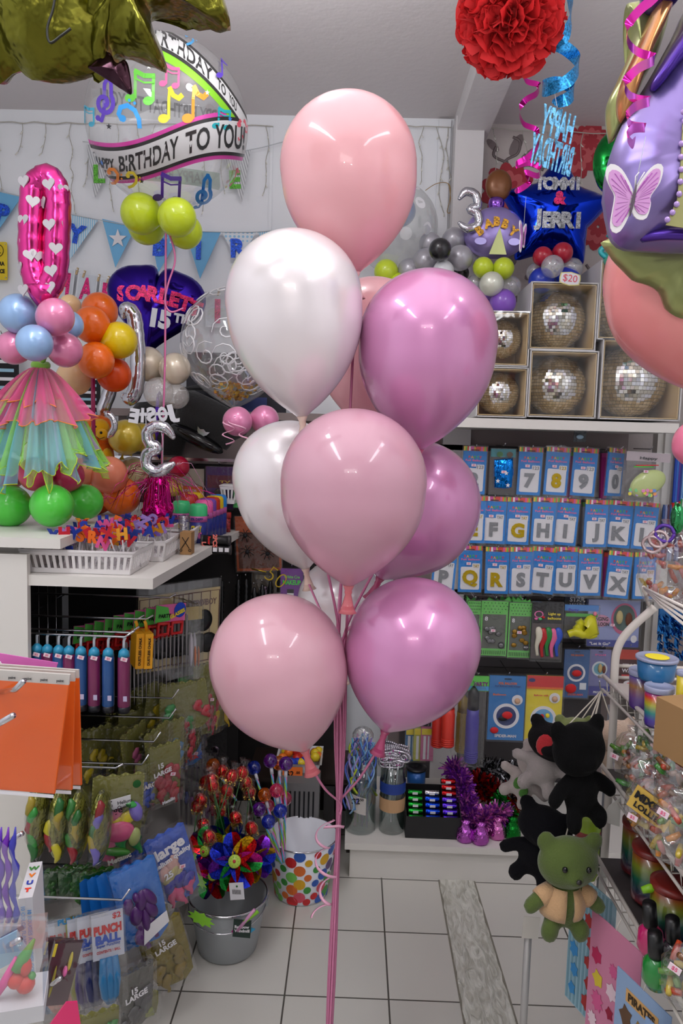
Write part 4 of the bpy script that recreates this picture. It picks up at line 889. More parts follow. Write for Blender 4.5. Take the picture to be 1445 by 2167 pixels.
# swirls printed on clear balloons
SWP = mat('white_print', (232, 232, 236), .5)
def swirls(c, R, n, seed, label=None, par=None, th=.0016, sz=.25):
    q = random.Random(seed); mb = MB(); cc = Vector(c)
    fd = (CAM-cc).normalized()
    for i in range(n):
        d = Vector((q.gauss(0, 1), q.gauss(0, 1), q.gauss(0, 1))).normalized()
        if d.dot(fd) < -.2: d = -d
        t1 = d.orthogonal().normalized(); t2 = d.cross(t1); a0 = q.random()*6; sg = q.choice((-1, 1)); pts = []
        for j in range(15):
            t = j/14; a = a0+sg*t*8.5; rr = sz*(1-t*.86)*q.uniform(.98, 1)
            v = (d+t1*rr*math.cos(a)+t2*rr*math.sin(a)).normalized(); pts.append(v*R*1.004)
        mb.tube(pts, [th*.4+th*math.sin(math.pi*(j+1)/16) for j in range(15)], SWP, 4, caps=False)
    return mb
# scroll bubble
c = P(497, 725, 2.72); R_ = S(112, 2.72)
e = E('scroll_bubble_balloon', c, 'clear bubble balloon with white scroll print and gold flakes inside, left of the white balloons', 'bubble balloon')
q = MB(); q.lathe(bprof(R_, R_*1.22), CLEARB, n=48); q.build('skin', e)
swirls(c, R_, 34, 5, sz=.26, th=.0022).build('scroll_print', e)
mb = MB(); rr = random.Random(4)
GFL = mat('gold_flake', (206, 160, 40), .25, metal=.9)
for i in range(170):
    a = rr.random()*6.28; h_ = rr.uniform(-1.05, -.72); rad = math.sqrt(max(0, 1-min(1, h_*h_)*.9))*rr.uniform(.1, .85); p = Vector((rad*R_*math.cos(a), rad*R_*math.sin(a), h_*R_)); s_ = .008
    d1 = Vector((rr.gauss(0, 1), rr.gauss(0, 1), rr.gauss(0, .5))).normalized()*s_; d2 = d1.orthogonal().normalized()*s_; mb.quad(p-d1, p-d2, p+d1, p+d2, GFL)
mb.build('gold_flakes', e)
kb = MB()
for s0 in range(2):
    kb.tube([P(484, 880, 2.5)+Vector((.02*math.cos(i*.7)+.004*s0*i, .015*math.sin(i*.7), -.0045*i)) for i in range(22)], .003, mat('pale_pink_ribbon', (240, 176, 204), .3), 4, flat=.2)
o = kb.build('curling_ribbon', loc=P(484, 880, 2.5), world=True); tag(o, 'curled pale pink ribbon over the small pink balloon by the white ones', 'ribbon')
# spotted clear balloon behind the top balloon
c = P(835, 480, 3.02); R_ = S(88, 3.02)
e = E('spotted_bubble_balloon', c, 'clear balloon with white dots and a blue ball inside, behind the top peach balloon', 'bubble balloon')
q = MB(); q.lathe(bprof(R_, R_*1.15), film('milky_skin', gloss=.06, body=.25, bcol=(220, 226, 224), edge=.4), n=48); q.build('skin', e)
mb = MB()
for u, v in ((.52, .32), (.22, -.38), (.0, .5), (-.3, .1), (.7, -.2), (.4, .75), (.1, .05)):
    d = Vector((u, -math.sqrt(1-min(.98, u*u+v*v)), v)); t1 = d.orthogonal().normalized(); t2 = d.cross(t1)
    mb.add([(d+t1*.14*math.cos(j*.4)+t2*.14*math.sin(j*.4)).normalized()*R_*1.006 for j in range(16)], [tuple(range(16))], SWP)
mb.build('white_dots', e)
MB().ball((.02, 0, .06), R_*.36, latex((60, 110, 190)), 20).build('inner_balloon', e)

# ================================================================ foil shapes
def heart(n=48):
    o = []
    for i in range(n):
        t = 2*math.pi*i/n; x = 16*math.sin(t)**3; z = 13*math.cos(t)-5*math.cos(2*t)-2*math.cos(3*t)-math.cos(4*t); o.append((x/17, z/17))
    return o[::-1]
def glitterword(par, s, m, c, w, h, y, arc=0, rot=0, bold=.06):
    """letters one by one, each its own part, laid along a gentle arc"""
    n = len(s)
    for i, ch in enumerate(s):
        if ch == ' ': continue
        f = (i-(n-1)/2)/max(1, (n-1)/2) if n > 1 else 0
        x = f*w/2; z = -arc*f*f
        mb = MB(); text(mb, ch, m, h, (0, 0, 0), ext=.003, bold=bold, R=Ry(rot+arc*2.2*f/max(w, .01)*1.0))
        o = mb.build('glitter_letter', par, (c[0]+x*math.cos(rot)+z*math.sin(rot), y(x/w*2) if callable(y) else y, c[2]+z*math.cos(rot)-x*math.sin(rot)))
# purple heart 'SCARLETT 15TH'
c = P(328, 650, 2.95); R_ = S(108, 2.95)
e = E('heart_foil_balloon', c, 'dark purple foil heart balloon lettered SCARLETT 15TH', 'foil balloon', rot=(0, .14, .12))
PUR = foil((44, 20, 132), .3, 9, .12)
pts = [(x*R_*1.0, (z+.26*math.exp(-(x/.28)**2)*(z > 0))*R_*1.0) for x, z in heart(60)]
MB().puff(pts, .07, PUR, rings=9, c=(0, -.0), wr=.10).build('foil_heart', e)
glitterword(e, 'SCARLETT', GLR, (.02, 0, .035), .275, .072, lambda f: -.076+.02*f*f, arc=.018, rot=.02)
mb = MB(); text(mb, '15', paper((220, 222, 230)), .085, (.04, -.078, -.05), ext=.003, bold=.07); text(mb, 'TH', paper((220, 222, 230)), .045, (.115, -.076, -.035), ext=.003, bold=.05); mb.build('white_figures', e)
# blue star
c = P(1172, 455, 3.02); R_ = S(122, 3.02)
e = E('star_foil_balloon', c, 'royal blue foil star balloon lettered TOMMI & JERRI', 'foil balloon', rot=(0, .06, -.05))
SB = foil((12, 50, 190), .35, 8, .1); pts = []
for i in range(60):
    t = i/60*10; k0 = int(t); f = t-k0
    def cp(j): a = j*math.pi/5; rr = R_*(1.0 if j % 2 == 0 else .60); return Vector((rr*math.sin(a), rr*math.cos(a)))
    p = cp(k0).lerp(cp((k0+1) % 10), f); 
    if k0 % 2 == 0 and f < .12 or k0 % 2 == 1 and f > .88: p *= .96
    pts.append((p.x, p.y))
MB().puff(pts[::-1], .085, SB, rings=10, wr=.12, e=.6).build('foil_star', e)
glitterword(e, 'TOMMI', GLS, (-.01, 0, .088), .14, .058, -.088, rot=-.06); glitterword(e, '&', GLR, (0, 0, .035), .01, .06, -.095); glitterword(e, 'JERRI', GLS, (0, 0, -.045), .15, .075, -.095, rot=-.05)
MB().box((.01, -.05, -.15), (.012, .002, .03), PRC).build('barcode_label', e)
# lilac dome with gold letters (plain dome, generic)
c = P(1047, 502, 2.95); R_ = S(60, 2.95)
e = E('dome_foil_balloon', c, 'lilac dome shaped foil balloon with gold glitter letters', 'foil balloon')
LL = mat('foil_lilac_satin', (158, 142, 206), .3, metal=.45, bump=.15, bscale=14); LL2 = foilprint((170, 160, 220))
pts = [(R_*math.cos(a)*1.05, R_*math.sin(a)*(1.0 if math.sin(a) > 0 else .72)) for a in [i*2*math.pi/40 for i in range(40)]]
MB().puff(pts, .06, LL, wr=.06, rings=9).build('foil_dome', e)
MB().puff([(.0+.03*math.cos(a), R_+.012+.034*math.sin(a)) for a in [i*math.pi/8 for i in range(16)]], .022, foil((126, 80, 176))).build('foil_bodice', e)
MB().puff([(.005+.05*math.cos(a), R_+.078+.058*math.sin(a)) for a in [i*math.pi/10 for i in range(20)]], .03, foilprint((120, 72, 36))).build('foil_top', e)
glitterword(e, 'BABBY', GLO, (-.006, 0, .04), .125, .042, -.066, arc=.035)
mb = MB(); mb.plate([(-.03, -.078), (.035, -.078), (.006, .02)], .001, foilprint((170, 176, 110)), Matrix.Translation((0, -.064, 0))); mb.build('printed_panel', e)
for sx_ in (-1, 1):
    MB().plate([(sx_*(.062+.022*math.cos(i*.4)), -.03+.013*math.sin(i*.4)) for i in range(16)], .001, LL2, Matrix.Translation((0, -.058, 0))).build('printed_petal', e)
# silver digits from tubes
SILV = foil((205, 205, 212), .5, 14, .1)
def foiltube(pts, Y, rpx, m, label, name, closed=False, group=None, taper=True, cat='foil balloon', yz=0):
    q = smoothpath([P(a, b, Y+(i*yz)) for i, (a, b) in enumerate(pts)], 6) if not closed else None
    if closed:
        pp = pts+pts[:2]; q = smoothpath([P(a, b, Y) for a, b in pp], 6)[:-6]
    R_ = S(rpx, Y); n = len(q)
    rs = [R_*(1+.035*math.sin(i*2.1))*1.0*(1 if closed or not taper else min(1, .45+1.6*min(i, n-1-i)/n*3)) for i in range(n)]
    e = E(name, q[0], label, cat, group)
    mb = MB(); mb.tube(q, rs, m, 20, closed=closed); 
    if not closed:
        for z_ in (0, -1): mb.ball(q[z_], rs[z_]*1.0, m, 12)
    # seam flange
    mb.build('foil_tube', e, world=True)
    return e, q
foiltube([(972, 420), (985, 406), (1005, 412), (1010, 435), (995, 443), (1010, 452), (1012, 474), (990, 484), (972, 472)], 2.9, 9, SILV, 'small silver foil number 3 beside the lilac dome', 'number_foil_balloon')
foiltube([(366, 925), (352, 908), (330, 902), (312, 915), (316, 938), (332, 948), (312, 960), (310, 985), (330, 998), (352, 990), (366, 982)], 2.3, 12.5, SILV, 'silver foil number 3 seen from behind above the magenta weight', 'number_foil_balloon')
foiltube([(262, 668), (268, 655), (282, 665), (288, 700), (292, 760), (288, 820), (276, 842), (262, 838)], 2.66, 16, SILV, 'tall silver foil figure beside the yellow balloon', 'letter_foil_balloon')
foiltube([(262, 690), (250, 760), (232, 830), (212, 880)], 2.72, 14, SILV, 'slanted silver foil limb between orange balloons and lion toy', 'letter_foil_balloon')
foiltube([(222, 872), (238, 885), (242, 905), (230, 925)], 2.46, 7, SILV, 'small silver foil hook in front of the lion toy', 'letter_foil_balloon')
# pink number with hearts
PF = foil((214, 60, 140), .12, 10, .17)
Y_ = 2.1
e, q = foiltube([(97, 375), (73, 400), (68, 470), (67, 540), (76, 590), (93, 613), (113, 585), (119, 520), (122, 440), (117, 398)], Y_, 27, PF, 'tall pink foil number balloon printed with silver hearts', 'number_foil_balloon', closed=True)
e.location = q[0]
HM = mat('printed_heart_silver', (190, 186, 190), .35, metal=.3)
hp = [(61, 392, -.5), (114, 398, .2), (80, 433, .4), (98, 434, -.6), (60, 473, -.3), (115, 482, .0), (47, 520, -.9), (128, 531, .3), (75, 545, .3), (88, 545, -.7), (49, 570, -.8), (119, 578, .1), (60, 618, -.4), (92, 622, .5), (115, 613, .3), (140, 405, .85), (143, 436, .9), (146, 480, .9)]
for (x, y, u) in hp:
    cx_ = 72 if x < 90 else 118
    uu = max(-.92, min(.92, (x-(70 if x < 92 else 118))/27))
    c = P(70 if x < 92 else 118, y, Y_); rr = S(27, Y_)*1.03; ang = math.asin(uu)
    s_ = .019 if abs(uu) < .6 else .017
    M_ = Matrix.Translation(c+Vector((rr*math.sin(ang), -rr*math.cos(ang), 0))) @ Matrix.Rotation(ang, 4, 'Z') @ Matrix.Rotation(random.uniform(-.25, .25), 4, 'Y')
    mb = MB(); mb.plate([(a*s_, b*s_) for a, b in heart(24)[::-1]], .003, HM, M_); mb.build('printed_heart', e, world=True)
MB().lathe([(.05, .06), (.035, .03), (.012, 0)], PF, c=P(93, 655, Y_)).build('foil_tail', e, world=True)
# green edged round foil at right behind the purple one
c = P(1330, 345, 2.6); R_ = S(72, 2.6)
e = E('round_foil_balloon', c, 'round foil balloon with a green border, mostly behind the purple foil dress', 'foil balloon'); MB().tube([(0, .06, .03), (.0, .1, ZC-c.z)], .0008, STRM, 4).build('thread', e)
MB().puff([(R_*math.cos(i*math.pi/20), R_*math.sin(i*math.pi/20)*1.05) for i in range(40)], .06, foil((30, 140, 60)), wr=.1).build('foil_rim', e)
MB().puff([(R_*.8*math.cos(i*math.pi/20), R_*.84*math.sin(i*math.pi/20)) for i in range(40)], .062, foil((190, 40, 50), .1)).build('red_ring', e)
MB().puff([(R_*.76*math.cos(i*math.pi/20), R_*.8*math.sin(i*math.pi/20)) for i in range(40)], .066, foil((200, 200, 210), .3)).build('silver_face', e)
# teal ribbon + balloon piece behind
c = P(1300, 545, 2.6); balloon(c, S(22, 2.6), S(26, 2.6), latex((80, 190, 160)), 'small teal balloon at the foot of the green bordered foil', None, (0, 0, -1), n=24); MB().tube([c, (c.x, c.y+.02, shelf_z+.4)], .001, STRM, 4).build('thread', bpy.context.scene.objects['round_foil_balloon'], world=True)
MB_ = MB().tube([P(1285, 495, 2.55)+Vector((.018*math.sin(i*.3), 0, -.0035*i)) for i in range(22)], .009, mat('teal_ribbon', (50, 170, 176), .3), 4, flat=.15).build('curling_ribbon', loc=P(1285, 495, 2.55), world=True); tag(MB_, 'wide teal ribbon hanging beside the purple foil dress', 'ribbon')

# ================================================================ big foil figure top right (plain gown with a sleeve and arm)
YP = 1.25
def pxpts(l): return [(P(a, b, YP).x, P(a, b, YP).z) for a, b in l]
def rel(l, o): return [(x-o.x, z-o.z) for x, z in pxpts(l)]
o0 = P(1400, 330, YP)
e = E('gown_foil_balloon', o0, 'large purple foil gown shaped balloon with pearls hanging at the upper right', 'foil balloon')
VIO = mat('foil_violet_satin', (138, 122, 180), .3, metal=.75, bump=.35, bscale=8, bd=.012); DVIO = mat('foil_deep_violet', (80, 50, 150), .3, metal=.7, bump=.3, bscale=10); OLV = mat('foil_pale_olive', (150, 156, 100), .28, metal=.7, bump=.3, bscale=12); TAN = mat('foil_tan', (186, 130, 80), .2, metal=.7, bump=.2, bscale=8)
def resamp(l, n=64):
    q = smoothpath([Vector((a, 0, b)) for a, b in l+[l[0]]], 10); Ls = [0]
    for i in range(1, len(q)): Ls.append(Ls[-1]+(q[i]-q[i-1]).length)
    out = []; j = 0
    for i in range(n):
        t = Ls[-1]*i/n
        while Ls[j+1] < t: j += 1
        f = (t-Ls[j])/max(1e-9, Ls[j+1]-Ls[j]); p = q[j].lerp(q[j+1], f); out.append((p.x, p.z))
    return out
def area_(l): return sum(l[i][0]*l[(i+1) % len(l)][1]-l[(i+1) % len(l)][0]*l[i][1] for i in range(len(l)))
def shape(l, h, m, nm, dy=0, wr=.05, n=64, ee=.5, c=None):
    q = resamp(rel(l, o0), n)
    if area_(q) < 0: q = q[::-1]
    cc = None
    if c: p = P(c[0], c[1], YP); cc = (p.x-o0.x, p.z-o0.z)
    MB().puff(q, h, m, rings=9, wr=wr, M=Matrix.Translation((0, dy, 0)), e=ee, c=cc).build(nm, e)
shape([(1300, 490), (1330, 532), (1350, 552), (1372, 574), (1410, 586), (1434, 604), (1450, 642), (1500, 660), (1600, 620), (1620, 480), (1450, 420)], .03, OLV, 'foil_hem', .07, .12)
shape([(1278, 420), (1287, 350), (1318, 260), (1372, 170), (1422, 80), (1480, -20), (1560, 60), (1640, 300), (1640, 480), (1500, 530), (1380, 532), (1302, 515)], .09, VIO, 'foil_skirt', 0, .05, 80, c=(1440, 360))
shape([(1445, 50), (1420, 95), (1372, 170), (1350, 215), (1362, 222), (1390, 190), (1445, 120)], .03, DVIO, 'foil_sash', -.05, n=40)
shape([(1350, -30), (1365, 20), (1360, 70), (1330, 140), (1305, 200), (1310, 270), (1318, 275), (1350, 220), (1380, 150), (1420, 70), (1440, -40)], .035, OLV, 'foil_cape', .05, n=50, c=(1366, 110))
shape([(1400, -20), (1378, 30), (1350, 100), (1318, 170), (1306, 220), (1314, 262), (1336, 218), (1345, 190), (1372, 120), (1400, 60), (1425, -10)], .04, TAN, 'foil_arm', -.0, n=50, c=(1360, 110))
shape([(1355, -40), (1357, 8), (1385, 26), (1420, 20), (1440, -40)], .06, DVIO, 'foil_sleeve', -.02, n=30)
def hpt(x, y):
    p = P(x, y, YP); return Vector((p.x-o0.x, 0, p.z-o0.z))
PN = [(1386, 320), (1400, 340), (1440, 470), (1448, 520), (1375, 500), (1384, 420)]
mb = MB(); mb.plate([(v.x, v.z) for v in (hpt(*a) for a in ((1392, 310), (1404, 350), (1425, 400), (1450, 440), (1450, 525), (1360, 510), (1382, 460), (1388, 400)))], .002, mat('print_pale_olive', (160, 158, 104), .35, metal=.4), Matrix.Translation((0, -.0905, 0))); mb.build('printed_panel', e)
mb = MB(); PL = foilprint((170, 140, 200))
for x, y in ((1393, 290), (1395, 308), (1398, 325), (1389, 352), (1404, 345), (1412, 372), (1425, 392), (1440, 410), (1388, 378), (1389, 402), (1387, 426), (1385, 450), (1380, 470), (1372, 486), (1362, 500)):
    mb.ball(hpt(x, y)+Vector((0, -.092, 0)), .0045, PL, 10, (1, .5, 1))
mb.build('pearl_print', e)
mb = MB(); mb.tube(smoothpath([hpt(1345, 513)+Vector((0, -.03, 0)), hpt(1380, 518)+Vector((0, -.06, 0)), hpt(1450, 525)+Vector((0, -.07, 0))], 5), .008, DVIO, 8); mb.build('hem_ribbon', e)
# butterfly cut-out hanging in front on a pink foil swirl
def spiral(pts, m, label, w, name='foil_swirl', edge=1, group=None, Y=2.0, dz=.02):
    """pts: list of (px,py,turn-depth) flat ribbon"""
    q = smoothpath([P(a, b, Y+d) for a, b, d in pts], 8); vs = []; fs = []
    for i, p in enumerate(q):
        t = (q[min(i+1, len(q)-1)]-q[max(i-1, 0)]).normalized(); ww = w*min(1, .15+i/6, .15+(len(q)-1-i)/6)
        upv = Vector((0, 0, 1)); side = (upv-t*upv.dot(t)); side = side.normalized() if side.length > .25 else (Vector((.7, -.7, 0))).normalized()
        vs += [p-side*ww/2, p+side*ww/2]
    for i in range(len(q)-1): fs.append((2*i, 2*i+1, 2*i+3, 2*i+2))
    mb = MB(); mb.add(vs, fs, m, True); o = mb.build(name, loc=q[0], world=True); tag(o, label, 'swirl decoration', group)
    return o, q
SWB = mat('holographic_blue', (50, 150, 214), .2, metal=.7, glit=300); SWPK = mat('pink_foil_strip', (214, 40, 160), .12, metal=.85)
bo, q = spiral([(1190, -60, .05), (1205, -10, .0), (1208, 40, -.03), (1190, 80, -.05), (1150, 98, -.02), (1142, 100, .02), (1165, 92, .07), (1200, 105, .05), (1225, 135, .0), (1205, 168, -.05), (1160, 190, -.03), (1148, 185, .02), (1175, 175, .06), (1205, 180, .05), (1214, 195, .0), (1195, 212, -.03), (1168, 214, 0)], SWB, 'wide holographic blue foil swirl hanging beside the red pom-pom', .032, Y=2.1)
bo, q = spiral([(1085, 120, .0), (1104, 150, -.01), (1115, 172, .01), (1140, 180, .03), (1135, 198, .0), (1112, 212, -.03), (1099, 235, -.02), (1108, 262, .02), (1135, 275, .04), (1140, 300, .0), (1120, 330, -.03), (1095, 345, -.03), (1092, 350, 0), (1120, 345, .04), (1143, 355, .03), (1138, 372, 0), (1112, 365, -.03), (1120, 385, .0), (1098, 402, -.02), (1088, 403, 0)], SWPK, 'narrow pink foil swirl hanging in front of the blue star', .016, Y=2.25)
bo, q = spiral([(1400, -10, .0), (1360, 15, -.02), (1328, 55, -.03), (1330, 90, 0), (1350, 110, .03), (1385, 125, .03), (1350, 145, -.02), (1323, 175, -.03), (1330, 200, 0), (1350, 210, .03), (1375, 214, .03), (1345, 225, -.01), (1328, 245, -.03), (1335, 265, 0), (1365, 270, .03), (1340, 272, -.01), (1328, 288, -.03), (1338, 305, 0), (1345, 290, .02)], SWPK, 'magenta foil swirl hanging in front of the purple foil gown', .012, Y=1.08)
def hanging(x0, y0, x1, y1, Y, label):
    o = MB().tube([P(x0, y0, Y), P(x1, y1, Y)], .0006, mat('thread', (220, 220, 225), .4), 4).build('thread', loc=P(x0, y0, Y), world=True); return o
def butterfly(px, py, h, Y, label, yaw=0, roll=0):
    c = P(px, py, Y); s_ = S(h, Y)/2
    e = E('butterfly_cutout', c, label, 'paper butterfly', rot=(0, roll, yaw))
    WHP = paper((226, 222, 224)); PKW = paper((206, 150, 204)); DP = paper((176, 90, 180))
    W1 = [(0, .1), (.05, .4), (.35, .95), (.6, 1.0), (.62, .6), (.45, .2), (.5, 0), (.45, -.35), (.2, -.4), (.02, -.2)]
    W2 = [(-x*1.3 if z > 0 else -x*.95, z*.75 if z > 0 else z*2.1) for x, z in W1]
    for w in (W1, W2):
        ww = resamp([(x*s_, z*s_) for x, z in w], 36)
        cx_ = sum(p[0] for p in ww)/36; cz_ = sum(p[1] for p in ww)/36
        o = MB().plate(ww, .002, WHP).build('wing', e)
        MB().plate([(cx_+(x-cx_)*.82, cz_+(z-cz_)*.82) for x, z in ww], .0008, PKW, Matrix.Translation((0, -.001, 0))).build('wing_print', o)
        mb = MB()
        for i in range(0, 36, 2):
            x, z = ww[i]; mb.plate([(x*.72+cx_*.2, z*.72+cz_*.2), (x*.72+cx_*.2+.0015, z*.72+cz_*.2), (x*.25, z*.25)], .0004, DP, Matrix.Translation((0, -.0015, 0)))
        mb.build('wing_veins', o)
    MB().ball((0, -.002, 0), 1, paper((90, 80, 90)), 10, (s_*.04, s_*.04, s_*.42)).build('body', e)
    MB().tube([(0, 0, s_*.3), (-.05*s_, 0, s_*.6), (.02*s_, 0, s_*.72)], s_*.015, WHP, 5).tube([(0, 0, s_*.3), (.1*s_, 0, s_*.6), (.16*s_, 0, s_*.75)], s_*.015, WHP, 5).build('antennae', e)
    MB().tube([(0, 0, s_*.3), (0, 0, s_*(1.6 if py < 450 else 2.4))], .0005, STRM, 4).build('thread', e)
    return e
butterfly(1338, 425, 160, 1.06, 'pink and white paper butterfly hanging in front of the purple foil gown', .1, .15)
butterfly(1106, 505, 72, 2.2, 'small pink paper butterfly turned edge on in front of the blue star', 1.1, .1)
# HAPPY BIRTHDAY dangler (seen from behind: mirrored)
HB = mat('holo_blue_card', (110, 184, 226), .3, metal=.3, glit=160)
c = P(1172, 303, 2.08); e = E('word_dangler', c, 'pale blue holographic HAPPY BIRTHDAY cut-out seen reversed, hanging from the blue swirl', 'dangling word', rot=(0, .16, .35))
mb = MB(); text(mb, 'HAPPY', HB, .1, (-.0, 0, .05), ext=.002, bold=.03, mirror=True, fit=.1, fity=.075); mb.build('upper_word', e)
mb = MB(); text(mb, 'BIRTHDAY', HB, .1, (.0, 0, -.03), ext=.002, bold=.03, mirror=True, fit=.13, fity=.078); mb.build('lower_word', e)
MB().tube([(-.01, 0, .09), (-.025, 0, .12), (-.01, 0, .15), (.015, 0, .15), (.02, 0, .12), (.0, 0, .09)], .001, STRM, 4).tube([(.005, .0, .09), (.005, .0, .0)], .003, HB, 4).build('thread_loop', e)
# red tissue pom-pom
c = P(1080, 40, 2.0); R_ = S(105, 2.0); TR = mat('red_tissue', (178, 18, 22), .75, transl=.35)
mb = MB(); q = random.Random(12)
for i in range(420):
    d = Vector((q.gauss(0, 1), q.gauss(0, 1), q.gauss(0, 1))).normalized(); t1 = d.orthogonal().normalized(); t1 = Matrix.Rotation(q.random()*6.28, 3, d) @ t1; t2 = d.cross(t1)
    w = R_*q.uniform(.16, .26); b = R_*q.uniform(.3, .5); tp = R_*q.uniform(.88, 1.08); lean = t1*R_*q.uniform(-.15, .15); vs = []; n = 6
    for a in range(4):
        f = a/3; rad = b+(tp-b)*f
        for j in range(n):
            g = j/(n-1)-.5; cup = (g*g)*w*1.6*(1 if i % 2 else -1)
            vs.append(d*(rad-(abs(g)**2)*R_*.25*f)+t2*g*w*2*(.35+.75*math.sin(f*2.2))+t1*(cup+q.uniform(-.006, .006))+lean*f)
    fs = [(a*n+j, a*n+j+1, a*n+j+1+n, a*n+j+n) for a in range(3) for j in range(n-1)]
    mb.add(vs, fs, TR, True)
mb.ball((0, 0, 0), R_*.6, TR, 16)
o = mb.build('tissue_pompom', loc=c); tag(o, 'round red tissue paper pom-pom hanging from the ceiling', 'pom-pom')
MB().tube([(0, 0, R_*.8), (0, 0, ZC-c.z)], .001, STRM, 4).build('thread', o)

# ================================================================ olive crumpled foil leaf balloon top left
YO = 1.15; o0 = P(150, 20, YO); YPs = YP; YP = YO
OF = mat('foil_olive_gold', (104, 102, 30), .27, metal=.85, bump=.9, bscale=9, bd=.03, detail=4)
MAR = mat('foil_dark_maroon', (50, 26, 36), .18, metal=.85, bump=.5, bscale=16)
e = E('leaf_foil_balloon', o0, 'crumpled olive gold foil leaf shaped balloon at the upper left, near the camera', 'foil balloon')
def crump(l, h, m, nm, dy, seed, c, n=90, wrk=1):
    q = resamp(rel(l, o0), n)
    if area_(q) < 0: q = q[::-1]
    p = P(c[0], c[1], YP); mb = MB(); mb.puff(q, h, m, rings=14, c=(p.x-o0.x, p.z-o0.z), M=Matrix.Translation((0, dy, 0)), e=.55)
    vs = []
    for v in mb.v:
        v = Vector(v); s1 = noise.noise(Vector((v.x*14+v.z*6, seed, v.z*5)))
        s2 = abs(noise.noise(Vector((v.x*30-v.z*22, seed+9, v.z*12)))); v.y += (s1*.035-s2*.022)*wrk*(1 if v.y < dy else -1)*min(1, abs(v.y-dy)/.012); vs.append(tuple(v))
    mb.v = vs; mb.build(nm, e)
crump([(-260, -200), (-260, 120), (-60, 160), (0, 178), (20, 160), (50, 150), (60, 168), (110, 168), (200, 152), (225, 120), (236, -20), (200, -200)], .07, OF, 'foil_body', 0, 3, (0, 0))
crump([(190, -100), (190, 150), (222, 152), (235, 108), (262, 112), (300, 118), (345, 136), (330, 80), (312, 30), (318, 8), (400, 14), (440, 34), (484, 50), (470, -20), (440, -120)], .05, OF, 'foil_leaf_tip', .01, 8, (270, -20))
crump([(190, 150), (232, 118), (248, 138), (258, 140), (268, 134), (277, 150), (283, 204), (262, 196), (235, 178)], .02, MAR, 'foil_stem_end', -.01, 5, (250, 160), wrk=.5)
MB().tube(smoothpath([P(x, y, YO-.075) for x, y in ((118, -20), (112, 20), (100, 60), (106, 90), (130, 75), (150, 60))], 6), .0018, mat('black_print', (20, 20, 10), .4), 6).build('printed_line', e, world=True)
YP = YPs
# ================================================================ left shelving unit
XF = -.515
LS = E('gondola_shelf', (-.9, 2.45, 0), 'white shelving unit on the left with a wire merchandise grid and raised counter', 'shelving')
def ls(mb, nm): return mb.build(nm, LS, world=True)
SZ = 1.197
mb = MB(); t = .028
q = [(-1.15, 1.93), (-.515, 1.93), (-.448, 3.02), (-1.15, 3.02)]
mb.add([Vector((x, y, SZ+z)) for z in (0, t) for x, y in q], [(3, 2, 1, 0), (4, 5, 6, 7), (0, 1, 5, 4), (1, 2, 6, 5), (2, 3, 7, 6), (3, 0, 4, 7)], LAM); ls(mb, 'shelf_board')
CZ = 1.30; ct = .026
mb = MB(); q = [(-1.72, 1.90), (-.745, 1.90), (-.79, 3.0), (-1.72, 3.0)]
mb.add([Vector((x, y, CZ+z)) for z in (0, ct) for x, y in q], [(3, 2, 1, 0), (4, 5, 6, 7), (0, 1, 5, 4), (1, 2, 6, 5), (2, 3, 7, 6), (3, 0, 4, 7)], LAM); ls(mb, 'counter_top')
CT = CZ+ct
mb = MB(); mb.box((-1.28, 1.93, (CZ-.02)/2), (.88, .02, CZ-.02), LAM); ls(mb, 'end_panel')
mb = MB(); mb.box((-1.165, 2.45, .62), (.02, 1.02, 1.2), DK).box((-1.0, 2.46, 1.262), (.3, .96, .07), LAM); ls(mb, 'grid_back')
mb = MB(); mb.box((-.8, 2.48, .06), (.55, 1.1, .12), LAM); ls(mb, 'plinth')
mb = MB(); mb.box((-.8, 3.02, .6), (.7, .012, 1.18), DK); ls(mb, 'rear_panel')
mb = MB()
for z in (1.12, .95, .78, .62, .46, .30, .18): mb.tube([(-1.145, 1.96, z), (-1.145, 2.95, z)], .004, CHROME, 6)
for i in range(12): mb.tube([(-1.14, 1.98+.08*i, .15), (-1.14, 1.98+.08*i, 1.15)], .003, CHROME, 6)
ls(mb, 'wire_grid')
mb = MB(); a0 = P(64, 1330, 1.98); a1 = P(195, 1258, 2.4)
mb.tube([(-1.06, 1.95, 1.1), (-1.06, 2.9, 1.1)], .01, mat('grey_rail', (90, 90, 94), .4, metal=.6), 6); ls(mb, 'support_rail')

